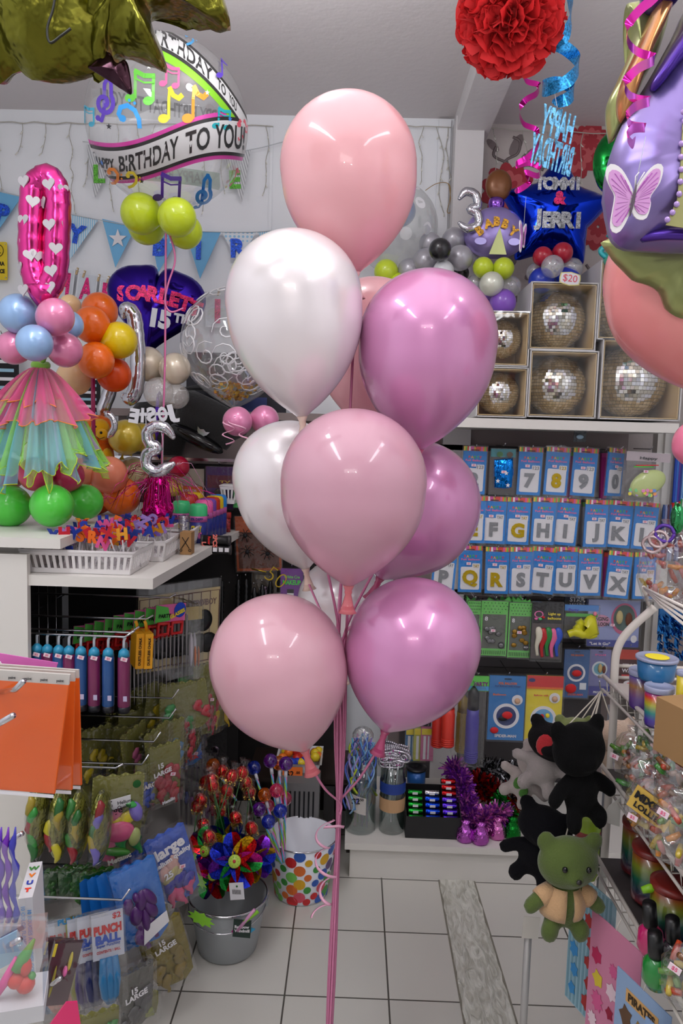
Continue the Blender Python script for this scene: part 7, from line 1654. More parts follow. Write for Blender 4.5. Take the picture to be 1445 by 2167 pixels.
pinwheel(P(455, 1855, c.y+.0), (-.2, -.7, .6), .07, 'shiny pinwheel with red and blue blades low at the left of the grey bucket', 5)
pinwheel(P(440, 1800, c.y+.06), (-.4, -.8, .3), .075, 'shiny green and gold pinwheel at the upper left of the grey bucket', 9)
pinwheel(P(535, 1815, c.y+.05), (.4, -.8, .3), .075, 'shiny maroon and yellow pinwheel at the right rim of the grey bucket', 12)
pinwheel(P(480, 1775, c.y+.1), (0, -.9, .3), .07, 'shiny pinwheel at the back of the grey bucket', 16)
# white barcode tag
p = P(501, 1886, c.y-rb1*.7); o = MB().box((0, 0, 0), (S(32, p.y), .001, S(40, p.y)), WHT, Ry(-.1)).build('barcode_tag', loc=p); tag(o, 'white barcode tag on the rim of the grey bucket', 'tag')
mb = MB(); [mb.box((-.012+.0033*i, -.001, -.002), (.0016, .0006, .014), BLK, Ry(-.1)) for i in range(8)]; mb.ball((0, -.001, .016), .003, DGN, 8); mb.build('barcode', o)
# lime leaf & folded windmill outside with dark tag
LIME = mat('lime_paper', (150, 220, 60), .5, transl=.2)
def leafcut(px, py, Y, s_, rot, lab, m=LIME):
    pts = []
    for i in range(18):
        a = 2*PI*i/18; r_ = s_*(1 if i % 2 == 0 else .66); pts.append((r_*math.cos(a)*.45, r_*math.sin(a)))
    o = MB().plate(pts, .001, m, Matrix.Rotation(rot, 4, 'Y')).build('paper_leaf', loc=P(px, py, Y)); return tag(o, lab, 'paper leaf')
leafcut(420, 1862, c.y-.1, .036, -.7, 'lime paper leaf at the left of the grey bucket, upper')
leafcut(410, 1815, c.y, .02, .3, 'small lime paper leaf above the left rim of the grey bucket')
leafcut(425, 1945, c.y-.17, .045, -1.1, 'lime paper leaf on the left handle of the grey bucket')
p = P(518, 1945, c.y-rb1-.02)
e = E('folded_pinwheel', p, 'folded pinwheel in purple and blue hanging outside the grey bucket', 'pinwheel')
for i, (cc, a) in enumerate((((30, 100, 180), .9), ((180, 30, 130), 1.6), ((60, 30, 120), 1.2), ((60, 150, 190), .5))):
    mb = MB(); mb.plate([(.05*t_*math.cos(a+.35*math.sin(t_*3))+.0, -.05*t_*math.sin(a+.35*math.sin(t_*3))) for t_ in (0, .5, 1)]+[(.05*t_*math.cos(a+.6), -.05*t_*math.sin(a+.6)) for t_ in (1, .5)], .002, paper(cc), Matrix.Translation((-.01, -.002*i, 0))); mb.build('blade', e)
MB().tube([(-.02, -.01, -.03), (.03, -.014, .04)], .005, plastic((210, 150, 190)), 8).tube([(-.0, -.014, .0), (.04, -.014, .035)], .006, LIME, 6, flat=.3).build('stick', e)
p = P(512, 1965, c.y-rb1-.03); o = MB().box((0, 0, 0), (S(40, p.y), .002, S(42, p.y)), mat('dark_green_card', (16, 44, 36), .4), Ry(.06)).build('product_tag', loc=p); tag(o, 'small dark green card lettered Rainbow Windmill on the grey bucket', 'tag')
mb = MB(); text(mb, 'Rainbow', WHT, .012, (0, -.002, .006), bold=.04); text(mb, 'Windmill', WHT, .012, (0, -.002, -.006), bold=.04); mb.build('tag_text', o)
# red foil rose buds on sticks
RF = mat('red_foil_bud', (200, 14, 18), .12, metal=.8, bump=.8, bscale=60, bd=.008); GTIN = mat('gold_tinsel', (190, 160, 70), .2, metal=.8); WRAP = film('bud_wrap', gloss=.05, bump=1.2, bscale=40, edge=.22, body=.0)
def bud_me():
    mb = MB(); mb.ball((0, 0, 0), .0195, RF, 16, (1, 1, 1.1)); return mb.mesh('bud')
def lace_me():
    mb = MB(); q = random.Random(5); mb.tube([(0, .02*math.cos(i*PI/8), .019*math.sin(i*PI/8)) for i in range(16)], .0016, GTIN, 5, closed=True).tube([(.02*math.cos(i*PI/8), 0, .019*math.sin(i*PI/8)) for i in range(16)], .0016, GTIN, 5, closed=True)
    for i in range(70):
        a = q.random()*6.28; r_ = .017*math.sqrt(q.random())+.003; z = -.012-.014*q.random(); mb.box((r_*math.cos(a), r_*math.sin(a), z), (.003, .003, .001), GTIN, Rx(q.random()*3))
    return mb.mesh('gold_trim')
bm1, bm2 = bud_me(), lace_me(); bm3 = MB().lathe([(.008, -.05), (.023, -.02), (.024, .012), (.012, .03), (.02, .045)], WRAP, n=12).mesh('wrapper'); bm4 = MB().tube([(0, 0, -.02), (0, 0, -.16)], .002, plastic((60, 110, 60)), 6).mesh('stem')
q = random.Random(14)
budp = [(418, 1705), (430, 1745), (455, 1685), (468, 1695), (490, 1642), (512, 1635), (470, 1632), (435, 1655), (450, 1662), (480, 1672), (528, 1675), (498, 1730), (532, 1752), (425, 1692), (448, 1650), (520, 1655), (465, 1715), (442, 1770)]
for i, (x, y) in enumerate(budp):
    Y = 2.32+.12*q.random()-(.1 if y > 1720 else 0); a = P(x, y, Y)
    e = E('foil_rosebud', a, 'red foil bud with gold trim in a clear wrapper, bunched above the pinwheels', 'foil bud', 'red foil buds above the grey bucket', (q.uniform(-.3, .1), q.uniform(-.35, .35), 0))
    mo('bud', bm1, e); mo('gold_trim', bm2, e); mo('wrapper', bm3, e); mo('stem', bm4, e)
e = E('bud_holder', (P(460, 1800, 2.5).x, 2.42, 0), 'dark slim pot behind the grey bucket holding the foil buds', 'pot'); MB().open_lathe([(0, 0.002), (.05, .002), (.07, .26), (.066, .26), (.045, .01), (0, .01)], plastic((30, 30, 34)), n=24).build('pot', e)
# light wands with coloured balls
wc = {'purple': (110, 30, 160), 'orange': (226, 110, 20), 'blue': (16, 50, 190), 'pink': (230, 60, 110)}
for i, (x, y, c_, hy) in enumerate(((451, 1620, 'orange', 2.6), (572, 1610, 'purple', 2.5), (590, 1615, 'orange', 2.55), (605, 1616, 'purple', 2.45), (537, 1625, 'blue', 2.65), (560, 1682, 'orange', 2.48), (585, 1673, 'pink', 2.42), (566, 1705, 'pink', 2.5), (548, 1713, 'purple', 2.42), (593, 1716, 'blue', 2.38), (568, 1739, 'blue', 2.33), (603, 1690, 'pink', 2.52))):
    a = P(x, y, hy); r_ = S(15.5, hy)
    e = E('ball_wand', a, '%s see-through ball on a striped stick, %s' % (c_, ('at the far left', 'upper left of the pair by the tub', 'tucked behind a purple ball', 'right in front of the price card', 'dim in the background', 'left of the pink ball', 'upper middle', 'mostly hidden in the middle', 'left of the blue balls', 'upper of the blue pair', 'lowest of the bunch', 'small at the right')[i]), 'wand', None)
    GL = 'gel_'+c_
    if GL not in MATS: mat(GL, wc[c_], .05, trans=.75, coat=.5)
    MB().ball((0, 0, 0), r_, GL, 24).build('ball', e)
    tgt = Vector((P(600, 1860, 2.38).x, 2.40, .15)); dv = (tgt-a); dv = dv.normalized()
    L = .16 if y > 1660 else .12; cs_ = [plastic(v) for v in ((150, 200, 60), (90, 180, 220), (226, 140, 200))]
    mb = MB()
    for s_ in range(3): mb.tube([Vector((.0022*math.cos(j*.7+s_*2.1), .0022*math.sin(j*.7+s_*2.1), 0))+dv*(r_+.004+L*j/14) for j in range(15)], .003, cs_[s_], 5)
    mb.build('stick', e)
    MB().tube([dv*r_*.8, dv*(r_+.02)], .006, plastic((220, 220, 230)), 8).build('collar', e)
# dotted bucket
c2 = PZ(632, 1926, 0); c2.y += .11
e = E('dotted_bucket', (c2.x, c2.y, .001), 'white bucket with multicoloured polka dots standing on the tiles', 'bucket')
tz2 = P(640, 1775, c2.y-.08).z-.0; r0, r1 = S(60, c2.y-.05), S(78, c2.y); H2 = P(640, 1765, c2.y).z
tilt_ = 0
MB().open_lathe([(0, .006), (r0*.97, .0), (r0, .01), (r1, H2), (r1*.975, H2), (r0*.97, .014), (0, .012)], plastic((222, 224, 232)), n=56).build('pail', e)
MB().tube([(r1*math.cos(i*PI/24), r1*math.sin(i*PI/24), H2) for i in range(48)], .0025, CHROME, 8, closed=True).build('rim', e)
DC = [(200, 40, 44), (222, 170, 30), (40, 90, 180), (222, 110, 40), (60, 150, 60), (90, 60, 120), (214, 80, 100), (120, 200, 90)]
q = random.Random(8); mb = MB()
rowsd = [(.92, 0, [2, 0, 2, 7, 0, 4, 1]), (.80, .5, [1, 1, 5, 3, 1]), (.66, 0, [3, 3, 3, 5, 0, 1]), (.53, .5, [3, 1, 3, 1, 5]), (.41, 0, [1, 1, 1, 2]), (.3, .5, [4, 4, 3, 5]), (.17, 0, [6, 6, 0, 2]), (.08, .5, [0, 0, 5, 3])]
for fi, (f, off, cs_) in enumerate(rowsd):
    n = 12
    for i in range(n):
        a0 = -PI/2+(i+off)*2*PI/n; big = (i+fi) % 2 == 0; rr = .0205 if big else .0135; z0 = f*H2; cc = DC[(cs_[i % len(cs_)]+i*(fi+1)//3) % 8]
        pts = []
        for j in range(14):
            z = max(.004, min(H2-.002, z0+rr*math.sin(j*2*PI/14))); R_ = r0+(r1-r0)*z/H2; aa = a0+rr*math.cos(j*2*PI/14)/R_; pts.append((( R_+.0008)*math.cos(aa), (R_+.0008)*math.sin(aa), z))
        mb.add(pts, [tuple(range(14))], plastic(cc))
mb.build('polka_dots', e)
# black stand foot behind
o = MB().box((0, 0, .15), (.04, .02, .3), DK).build('black_post', loc=(P(692, 1860, 2.75).x, 2.72, 0)); tag(o, 'black post at the end of the white base beside the dotted bucket', 'post')

# ================================================================ things on the base shelf
GLS_ = mat('vase_glass', (226, 236, 236), .03, trans=1)
def vase(px, base_y, r_, h_, lab, Y):
    a = PZ(px, base_y+8, BASEZ); e = E('glass_vase', (a.x, a.y+r_, BASEZ+.001), lab, 'vase')
    MB().open_lathe([(0, .0), (r_, 0), (r_, h_), (r_-.0025, h_), (r_-.0025, .012), (0, .012)], film('vase_clear_glass', tint=(226, 236, 234), gloss=.08, edge=.6, rough=.02), n=40).build('glass', e); return e
V1 = P(762, 1760, 2.78); v1 = vase(762, 1760, .057, .27, 'tall glass vase of ribbon wands with a price label, left on the base shelf', 2.80)
V2 = P(829, 1760, 2.78); v2 = vase(829, 1760, .047, .25, 'tall glass vase of silver mask wands, right on the base shelf', 2.80)
q = random.Random(17)
for i in range(14):
    x0 = q.uniform(-.03, .03); x1 = q.uniform(-.045, .05); cc = ((150, 120, 220), (226, 140, 190), (80, 170, 200), (200, 220, 60), (226, 226, 230))[i % 5]
    b = Vector((x0, q.uniform(-.03, .03), .016)); t_ = Vector((x1, q.uniform(-.03, .03), .34+q.uniform(-.06, .04)))
    e = E('ribbon_wand', v1.location+b, 'ribbon wand with a %s stick in the left vase' % ('lilac', 'pink', 'teal', 'lime', 'white')[i % 5], 'wand', 'ribbon wands in the left vase')
    MB().tube([Vector((0, 0, 0)), t_-b], .003, plastic(cc), 6).build('stick', e)
    for r2 in range(3):
        p = t_-b; pts = [p+Vector((.012*math.sin(j*1.1+r2*2+i)+.004*j*(r2-1)*.5, -.01-.012*math.cos(j*.9+i)-.02, -.022*j)) for j in range(7+q.randint(0, 4))]
        MB().tube(smoothpath(pts, 3), .004, mat('satin_%d' % ((i+r2) % 5), ((110, 170, 226), (150, 190, 230), (90, 120, 210), (176, 160, 220), (200, 220, 60))[(i+r2) % 5], .35, transl=.2), 4, flat=.15).build('ribbon', e)
MB().ball((0, 0, .36), 1, film('crumpled_cellophane', gloss=.25, bump=2, bscale=40, edge=.6, body=.1), 14, (.04, .03, .035)).build('cellophane', v1)
MB().box((-.03, -.0, 0), (.0, .0, .0), WHT)
lb = MB(); vs = [];
for j in range(9): a = PI*1.1+j*PI*.5/8; vs += [Vector((.0585*math.cos(a), .0585*math.sin(a), .10-.003*j)), Vector((.0585*math.cos(a), .0585*math.sin(a), .165-.003*j))]
lb.add(vs, [(2*j, 2*j+2, 2*j+3, 2*j+1) for j in range(8)], paper((190, 184, 180)), True); text(lb, '$2', BLK, .03, (-.02, -.060, .13)); text(lb, '50', BLK, .014, (.002, -.061, .138)); lb.build('price_label', v1)
SG = mat('silver_glitter_mask', (190, 186, 196), .2, metal=.8, glit=300)
def mask_me():
    mb = MB(); out = []
    for i in range(32):
        t_ = 2*PI*i/32; out.append((.036*math.cos(t_)*(1+.12*math.cos(2*t_)), .024*math.sin(t_)*(1+.22*math.cos(2*t_))))
    # mask as ring with two eye holes -> four tubes rows
    mb.tube([(x, 0, z) for x, z in out], .005, SG, 6, closed=True)
    for s_ in (-1, 1):
        mb.tube([(s_*.017+.011*math.cos(j*.6), -.002, .009*math.sin(j*.6)) for j in range(10)], .004, SG, 6, closed=True)
    for j in range(9): mb.ball((-.03+.0075*j, 0, .026+.006*math.sin(j*PI/8)), .006, SG, 8)
    for j in range(5): mb.ball((-.01+.005*j, 0, -.004), .004, SG, 8)
    return mb.mesh('mask')
mm_ = mask_me(); gem = MB().ball((-.026, -.006, -.004), .003, foil((190, 60, 160)), 8).ball((.026, -.006, -.004), .003, foil((190, 60, 160)), 8).ball((0, -.006, .016), .003, foil((190, 60, 160)), 8).mesh('gems'); stm = MB().tube([(0, 0, -.02), (0, 0, -.24)], .0025, mat('white_stick', (220, 220, 224), .3), 6).mesh('stick')
for i in range(9):
    e = E('mask_wand', v2.location+Vector((q.uniform(-.02, .028), q.uniform(-.03, .025), .28+q.uniform(-.012, .02))), 'silver glitter mask on a white stick in the right vase', 'mask wand', 'silver mask wands in the right vase', (q.uniform(-.1, .1), q.uniform(-.05, .1), q.uniform(-.5, .5)))
    mo('mask', mm_, e); mo('gems', gem, e); mo('stick', stm, e)
MB().open_lathe([(.0485, .085), (.0485, .135)], mat('kraft_band', (190, 150, 110), .7), n=40).build('kraft_band', v2)
MB().open_lathe([(.0487, .155), (.0487, .195)], mat('navy_band', (30, 60, 140), .5), n=40).build('navy_band', v2)
# blue ribbon spool
a = P(881, 1630, 2.93); e = E('ribbon_spool', (a.x, a.y, P(881, 1672, 2.93).z), 'blue ribbon spool with a black flange standing behind the black box', 'ribbon spool')
MB().lathe([(.012, .0), (.037, .002), (.037, .088), (.012, .09)], mat('blue_satin_roll', (50, 110, 190), .3, coat=.3, metal=.2), n=32).build('ribbon_roll', e)
MB().lathe([(.012, .088), (.043, .09), (.043, .096), (.03, .099), (.012, .1), (.01, .094)], plastic((24, 24, 28)), n=32).lathe([(.012, -.008), (.043, -.006), (.043, 0), (.012, .0)], plastic((24, 24, 28)), n=32).build('flange', e)
o = MB().box((0, 0, 0), (.1, .08, P(881, 1672, 2.93).z-.008-BASEZ), DK).build('black_riser', loc=(a.x, a.y, (P(881, 1672, 2.93).z-.008+BASEZ)/2)); tag(o, 'black riser under the blue ribbon spool', 'riser')
# black box with foil rolls
a = PZ(916, 1776, BASEZ); e = E('black_display_box', (a.x, a.y+.075, BASEZ+.001), 'open black cardboard box of metallic ribbon rolls', 'box')
w, d, h = .205, .14, .082; BC = mat('black_card', (26, 26, 28), .45)
MB().box((0, -d/2, h/2), (w, .004, h), BC).build('front_wall', e)
MB().box((0, d/2, h/2+.03), (w, .004, h+.06), BC).build('back_wall', e)
MB().box((0, 0, .003), (w, d, .004), BC).build('bottom', e)
for s_ in (-1, 1):
    mb = MB(); x = s_*w/2; mb.add([(x, -d/2, 0), (x, d/2, 0), (x, d/2, h+.06), (x, -d/2, h), (x-s_*.003, -d/2, 0), (x-s_*.003, d/2, 0), (x-s_*.003, d/2, h+.06), (x-s_*.003, -d/2, h)], [(0, 1, 2, 3), (7, 6, 5, 4), (0, 4, 5, 1), (1, 5, 6, 2), (2, 6, 7, 3), (3, 7, 4, 0)], BC); mb.build('side_wall', e)
RC = [((30, 150, 50), 'green'), ((20, 70, 200), 'blue'), ((90, 50, 200), 'purple')]
for col_ in range(3):
    for r_ in range(5 if col_ < 2 else 7):
        cc, nm = RC[col_]
        if col_ == 1 and r_ == 4: cc, nm = (200, 200, 206), 'silver'
        if col_ == 2 and r_ > 3: cc, nm = (180, 30, 36), 'red'
        p = e.location+Vector((-.064+.064*col_, -.045+.016*r_, h-.016+.0165*r_))
        o = MB().lathe([(.009, -.027), (.0095, -.026), (.0095, .026), (.009, .027)], foil(cc, .3, 60), R=Ry(PI/2), n=14).build('ribbon_roll', loc=p); tag(o, '%s metallic ribbon roll in the black box, row %s from the front' % (nm, ('one', 'two', 'three', 'four', 'five', 'six', 'seven')[r_]), 'ribbon roll', 'metallic ribbon rolls')
        MB().box((0, -.0098, .0), (.02, .001, .009), WHT).build('barcode_label', o)
        MB().lathe([(.0098, -.028), (.0098, -.026)], BLK, R=Ry(PI/2), n=12).lathe([(.0098, .026), (.0098, .028)], BLK, R=Ry(PI/2), n=12).build('end_disc', o)
# tinsel garlands
def tinsel(pts, r_, n, m, lab, seed, Yd=2.85):
    q = random.Random(seed); pth = smoothpath([P(p[0], p[1], p[2]-.08) for p in pts], 10); mb = MB(); o_ = pth[0]
    for i in range(n):
        p = pth[q.randrange(len(pth))]; d = Vector((q.gauss(0, 1), q.gauss(0, 1), q.gauss(0, 1))).normalized()
        b = p+d*r_*q.uniform(.1, .6); t_ = p+d*r_*q.uniform(.7, 1.1); sd = d.orthogonal().normalized(); sd = Matrix.Rotation(q.random()*6, 3, d) @ sd*r_*.1
        if min(b.z, t_.z) < BASEZ+.002: b.z = max(b.z, BASEZ+.003); t_.z = max(t_.z, BASEZ+.003)
        mb.add([b-sd, b+sd, t_+sd*.5+Vector((0, 0, .001)), t_-sd*.5], [(0, 1, 2, 3)], m if not isinstance(m, list) else m[q.randrange(len(m))])
    o = mb.build('tinsel_garland', loc=o_, world=True); return tag(o, lab, 'tinsel garland')
def fm(n_, c_): return mat('tinselfoil_'+n_, c_, .22, metal=.6)
T1, T2, T3, T4, T5, T6, T7 = fm('purple', (150, 60, 190)), fm('pink', (226, 130, 206)), fm('red', (170, 24, 20)), fm('green', (20, 130, 40)), fm('gold', (190, 140, 20)), fm('silver', (190, 190, 196)), fm('dark', (50, 46, 50))
tinsel([(960, 1625, 2.95), (975, 1660, 2.9), (985, 1700, 2.86), (1000, 1740, 2.82)],   .058, 1500, [T1, T1, T2], 'purple tinsel garland heaped beside the black box', 1)
tinsel([(1000, 1760, 2.8), (1030, 1730, 2.8), (1065, 1720, 2.82)], .05, 1100, [T2, T2, T1], 'pink tinsel garland in front on the base shelf', 2)
tinsel([(1010, 1660, 2.95), (1050, 1680, 2.92), (1095, 1700, 2.9)], .06, 1300, [T3, T3, T7], 'dark red tinsel garland behind the pink one', 3)
tinsel([(1055, 1690, 2.86), (1060, 1700, 2.84), (1090, 1735, 2.84)], .036, 500, T4, 'green tinsel garland between the red and gold ones', 4)
tinsel([(1085, 1690, 2.9), (1110, 1730, 2.88), (1160, 1760, 2.86)], .05, 900, [T5, T5, T6], 'gold tinsel garland partly behind the soft toys', 5)
tinsel([(1010, 1625, 3.0), (1060, 1630, 3.0), (1130, 1650, 3.0)], .05, 900, [T6, T7, T7], 'silver and black tinsel garland at the back of the shelf', 6)
for x, y, cc, lab in ((985, 1782, (190, 100, 200), 'lilac foil bell shaped tinsel end, left'), (1017, 1787, (190, 96, 196), 'lilac foil bell shaped tinsel end, middle front'), (1053, 1776, (214, 120, 190), 'pink foil bell shaped tinsel end, right'), (1085, 1775, (20, 120, 40), 'green foil bell shaped tinsel end')):
    a = PZ(x, y, BASEZ+.002); a.y += .02; o = MB().lathe([(.03, 0), (.034, .012), (.028, .045), (.014, .062), (.022, .078)], foil(cc, .9, 50), n=16).build('tinsel_end', loc=(a.x, a.y, BASEZ)); tag(o, lab, 'tinsel end')
# hanging straws packs behind the vases
for i, (x, Y) in enumerate(((872, 2.95), (890, 2.93), (905, 2.92))):
    flatpack(x-14, 1540, x+14, 1615, Y, paper(((70, 120, 170), (190, 190, 90), (200, 110, 150))[i]), 'slim pack of white straws below the orchid balloon, %s' % ('left', 'middle', 'right')[i], [('r', .3, .6, .2, .7, WHT), ('r', .6, .6, .12, .7, LGT), ('r', .5, .12, .9, .18, YEL)], 'pack')

# ================================================================ right wire rack
RX = .55
RK = E('wire_rack', (.8, 1.35, 0), 'white metal rack with sloping wire shelves along the right side', 'rack')
def rk(mb, nm): return mb.build(nm, RK, world=True)
pb = P(1290, 1640, 1.60); 
post = smoothpath([(pb.x-.0, 1.6, .0), (pb.x, 1.6, .6), (pb.x, 1.6, 1.0), (P(1300, 1430, 1.6).x, 1.6, P(1300, 1430, 1.6).z), (P(1306, 1375, 1.6).x, 1.6, P(1306, 1375, 1.6).z), (P(1330, 1335, 1.6).x, 1.6, P(1330, 1335, 1.6).z), (P(1385, 1285, 1.6).x, 1.6, P(1385, 1285, 1.6).z)], 6)
rk(MB().tube(post, .0085, WIREW, 12), 'end_post')
rk(MB().tube([(1.15, 1.6, 0), (1.15, 1.6, 1.5)], .0085, WIREW, 12), 'rear_post'); rk(MB().tube([(1.15, .5, 0), (1.15, .5, 1.5)], .0085, WIREW, 12), 'rear_post')
for z in (P(1310, 1412, 1.6).z, P(1310, 1437, 1.6).z): rk(MB().tube([(pb.x, 1.61, z), (1.15, 1.61, z)], .004, WIREW, 6), 'cross_bar')
levels = [(1.108, 'upper'), (.918, 'middle'), (.716, 'lower')]
for z, nm in levels:
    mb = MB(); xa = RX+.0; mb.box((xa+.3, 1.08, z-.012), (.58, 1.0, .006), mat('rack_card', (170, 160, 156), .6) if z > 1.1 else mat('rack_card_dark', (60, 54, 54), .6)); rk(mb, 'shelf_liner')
    mb = MB(); mb.tube([(xa, 1.60, z), (xa, .5, z)], .0045, WIREW, 8).tube([(xa, 1.60, z-.03), (xa, .5, z-.03)], .003, WIREW, 8)
    if z > 1.1: mb.tube([(xa, 1.6, z), (P(1268, 1432, 1.75).x, 1.75, P(1268, 1432, 1.75).z)], .004, WIREW, 8)
    rk(mb, 'front_wire')
    mb = MB()
    for i in range(28): y = 1.58-.04*i; mb.tube([(xa, y, z), (xa+.004, y, z-.03), (xa+.56, y, z-.005)], .0015, WIREW, 4)
    rk(mb, 'shelf_wires')
# top basket corner
mb = MB(); T0 = P(1362, 1242, 1.45)
for d in range(4): mb.tube([P(1362, 1243, 1.45)+Vector((0, 0, -.0)), P(1400, 1262+d*7, 1.3), P(1460, 1290+d*14, 1.1)], .0025, WIREW, 6)
mb.tube([P(1362, 1243, 1.45), P(1372, 1280, 1.6)], .004, WIREW, 6)
rk(mb, 'top_basket_wires')
# grey stand pole under the toys
a = P(1119, 1951, 1.58); o = MB().tube([(a.x, 1.58, .004), (a.x, 1.58, a.z)], .0085, mat('grey_pole', (170, 168, 166), .4, metal=.3), 12).lathe([(.03, 0), (.03, .006), (.01, .01)], 'grey_pole', c=(a.x, 1.58, 0)).build('stand_pole', loc=(a.x, 1.58, 0), world=True); tag(o, 'slim grey metal pole standing on the floor below the green soft toy', 'pole')
MB().box((0, 0, 0), (.036, .002, .05), paper((200, 196, 188)), Ry(.05)).build('paper_label', o, (.002, -.012, a.z-.005))
# tubs of slime
def gradmat(key, cs_, z0, z1):
    if key in MATS: return key
    m = bpy.data.materials.new(key); m.use_nodes = True; nt = m.node_tree; b = nt.nodes['Principled BSDF']; b.inputs['Roughness'].default_value = .25; b.inputs['Coat Weight'].default_value = .5
    tc = nt.nodes.new('ShaderNodeTexCoord'); sp = nt.nodes.new('ShaderNodeSeparateXYZ'); mr = nt.nodes.new('ShaderNodeMapRange'); mr.inputs['From Min'].default_value = z0; mr.inputs['From Max'].default_value = z1; r = nt.nodes.new('ShaderNodeValToRGB')
    els = r.color_ramp.elements; els[0].color = lin(cs_[0]); els[1].color = lin(cs_[-1])
    for i in range(1, len(cs_)-1): el = els.new(i/(len(cs_)-1)); el.color = lin(cs_[i])
    nt.links.new(tc.outputs['Object'], sp.inputs[0]); nt.links.new(sp.outputs[2], mr.inputs['Value']); nt.links.new(mr.outputs[0], r.inputs[0]); nt.links.new(r.outputs[0], b.inputs['Base Color']); MATS[key] = m; return key
LID = mat('translucent_lid', (170, 176, 206), .25, trans=.3, coat=.3)
def tub(px, py, rpx, hpx, Y, zb, m, lab, flare=.88, slab='tub', lidm=LID, lid=True):
    a = P(px, py, Y); r_ = S(rpx, Y); h = S(hpx, Y)
    e = E('slime_tub', (a.x, a.y, zb), lab, 'tub', None)
    MB().lathe([(0, .001), (r_*flare*.96, .001), (r_*flare, .006), (r_*.97, h*.86), (0, h*.86)], m, n=32).build('tub', e)
    if lid: MB().lathe([(r_*1.0, h*.84), (r_*1.04, h*.85), (r_*1.04, h*.96), (r_*.98, h*.98), (r_*.94, h*.95), (0, h*.95)], lidm, n=32).build('lid', e)
    return e
RB_ = gradmat('slime_rainbow', [(60, 30, 110), (70, 50, 150), (20, 120, 110), (150, 150, 20), (180, 30, 30), (30, 50, 150)], 0, .07)
zt = 1.108
tub(1395, 1455, 30, 92, 1.33, zt-.006, RB_, 'tub of rainbow slime with a clear lid in front on the upper rack shelf')
tub(1361, 1440, 30, 88, 1.42, zt-.006, gradmat('slime_blue', [(60, 30, 110), (90, 60, 120), (130, 90, 40), (40, 60, 160)], 0, .07), 'tub of purple and blue slime just behind the rainbow one')
st_ = tub(1390, 1395, 42, 52, 1.38, zt-.006+S(80, 1.4), mat('blue_slime', (30, 100, 150), .3, coat=.4), 'wide flat tub of blue slime resting on top of the two slime tubs'); 
MB().ball((0, 0, S(52, 1.38)*.97), 1, YEL, 16, (.022, .022, .001)).build('lid_sticker', st_)
tub(1450, 1405, 16, 70, 1.3, zt+.05, mat('yellow_slime', (200, 180, 30), .3, coat=.4), 'yellow slime tub cut off by the right edge')
a = P(1445, 1520, 1.2); e = E('cardboard_box', (a.x+.03, 1.18, zt-.006), 'brown cardboard box at the right edge on the upper rack shelf', 'box', rot=(0, 0, .3))
MB().box((0, 0, .045), (.1, .12, .09), CARDB).build('carton', e); MB().quad((-.051, -.03, .01), (-.051, -.061, .03), (-.051, -.061, .09), (-.051, -.03, .06), paper((214, 190, 80))).build('yellow_card', e)
# candy bags on the middle shelf
CAND = [mat('gummy_'+k(c_), c_, .2, trans=.15, coat=.6) for c_ in ((206, 130, 30), (50, 120, 40), (170, 56, 24), (196, 170, 50), (90, 140, 50), (180, 80, 40), (120, 76, 40), (190, 110, 110))]
BAGF = film('candy_bag_film', gloss=.14, bump=1.6, bscale=20, edge=.45, body=.02, rough=.07)
def candybag(px, py, Y, w, h, n, cols_, lab, seed, txt=None, price=None, fat=.5, yaw=-.7):
    a = P(px, py, Y); q = random.Random(seed); e = E('candy_bag', a, lab, 'bag of sweets', rot=(0, q.uniform(-.1, .1), yaw))
    for i in range(n):
        p = Vector((q.uniform(-.38, .38)*w, q.uniform(-.3, .3)*w*fat, q.uniform(-.4, .22)*h)); d = Vector((q.gauss(0, 1), q.gauss(0, 1), q.gauss(0, 1))).normalized()*q.uniform(.008, .016)
        MB().tube([p-d, p, p+d+Vector((0, 0, .003))], [.004, .0055, .004], CAND[cols_[i % len(cols_)]], 8).build('sweet', e)
    mb = MB(); pr = [(.02*w, -.5*h), (.42*w, -.46*h), (.5*w, -.2*h), (.48*w, .1*h), (.3*w, .32*h), (.1*w, .4*h), (.16*w, .5*h)]
    mb.lathe(pr, BAGF, n=16, ell=(1, fat)); mb.v = [tuple(Vector(v)+Vector((1, .6, .4))*noise.noise(Vector(v)*50+Vector((seed, 0, 0)))*.008) for v in mb.v]; mb.build('clear_wrap', e)
    if txt:
        MB().box((0, -w*fat*.5, 0), (w*.7, .002, h*.36), paper((206, 170, 80)), Ry(.45)).build('label_card', e)
        mb = MB(); text(mb, txt[0], BLK, h*.15, (0, -w*fat*.5-.003, h*.07), bold=.06, R=Ry(.45)); text(mb, txt[1], BLK, h*.12, (-.004, -w*fat*.5-.003, -h*.07), bold=.04, R=Ry(.45)); mb.build('label_text', e)
    if price: mo('price_sticker', stk_me, e, (price[0]*w, -w*fat*.52, price[1]*h), (0, .3, 0))
    return e
candybag(1340, 1590, 1.46, .085, .1, 22, [0, 1, 4, 2], 'bag of orange and green jelly sweets at the end of the middle rack shelf', 1, price=(-.35, -.1))
candybag(1360, 1640, 1.36, .08, .09, 24, [1, 6, 2, 5], 'bag of dark mixed jelly sweets below the orange and green one', 2)
candybag(1405, 1590, 1.36, .1, .1, 22, [3, 4, 1, 5], 'bag of lime and red sweets under the upper rack shelf', 3)
candybag(1388, 1700, 1.24, .1, .12, 34, [0, 6, 5, 7, 3], 'bag lettered MIXED LOLLIES with a yellow card label', 4, ('MIXED', 'LOLLIES'), (-.3, -.2))
candybag(1440, 1750, 1.12, .1, .12, 34, [2, 0, 3, 4, 7], 'bag of red and orange stripe sweets at the right edge', 5, price=(-.2, .2))
candybag(1440, 1650, 1.18, .08, .1, 22, [2, 5, 1, 6], 'bag of red green sweets at the right edge above the striped ones', 6)
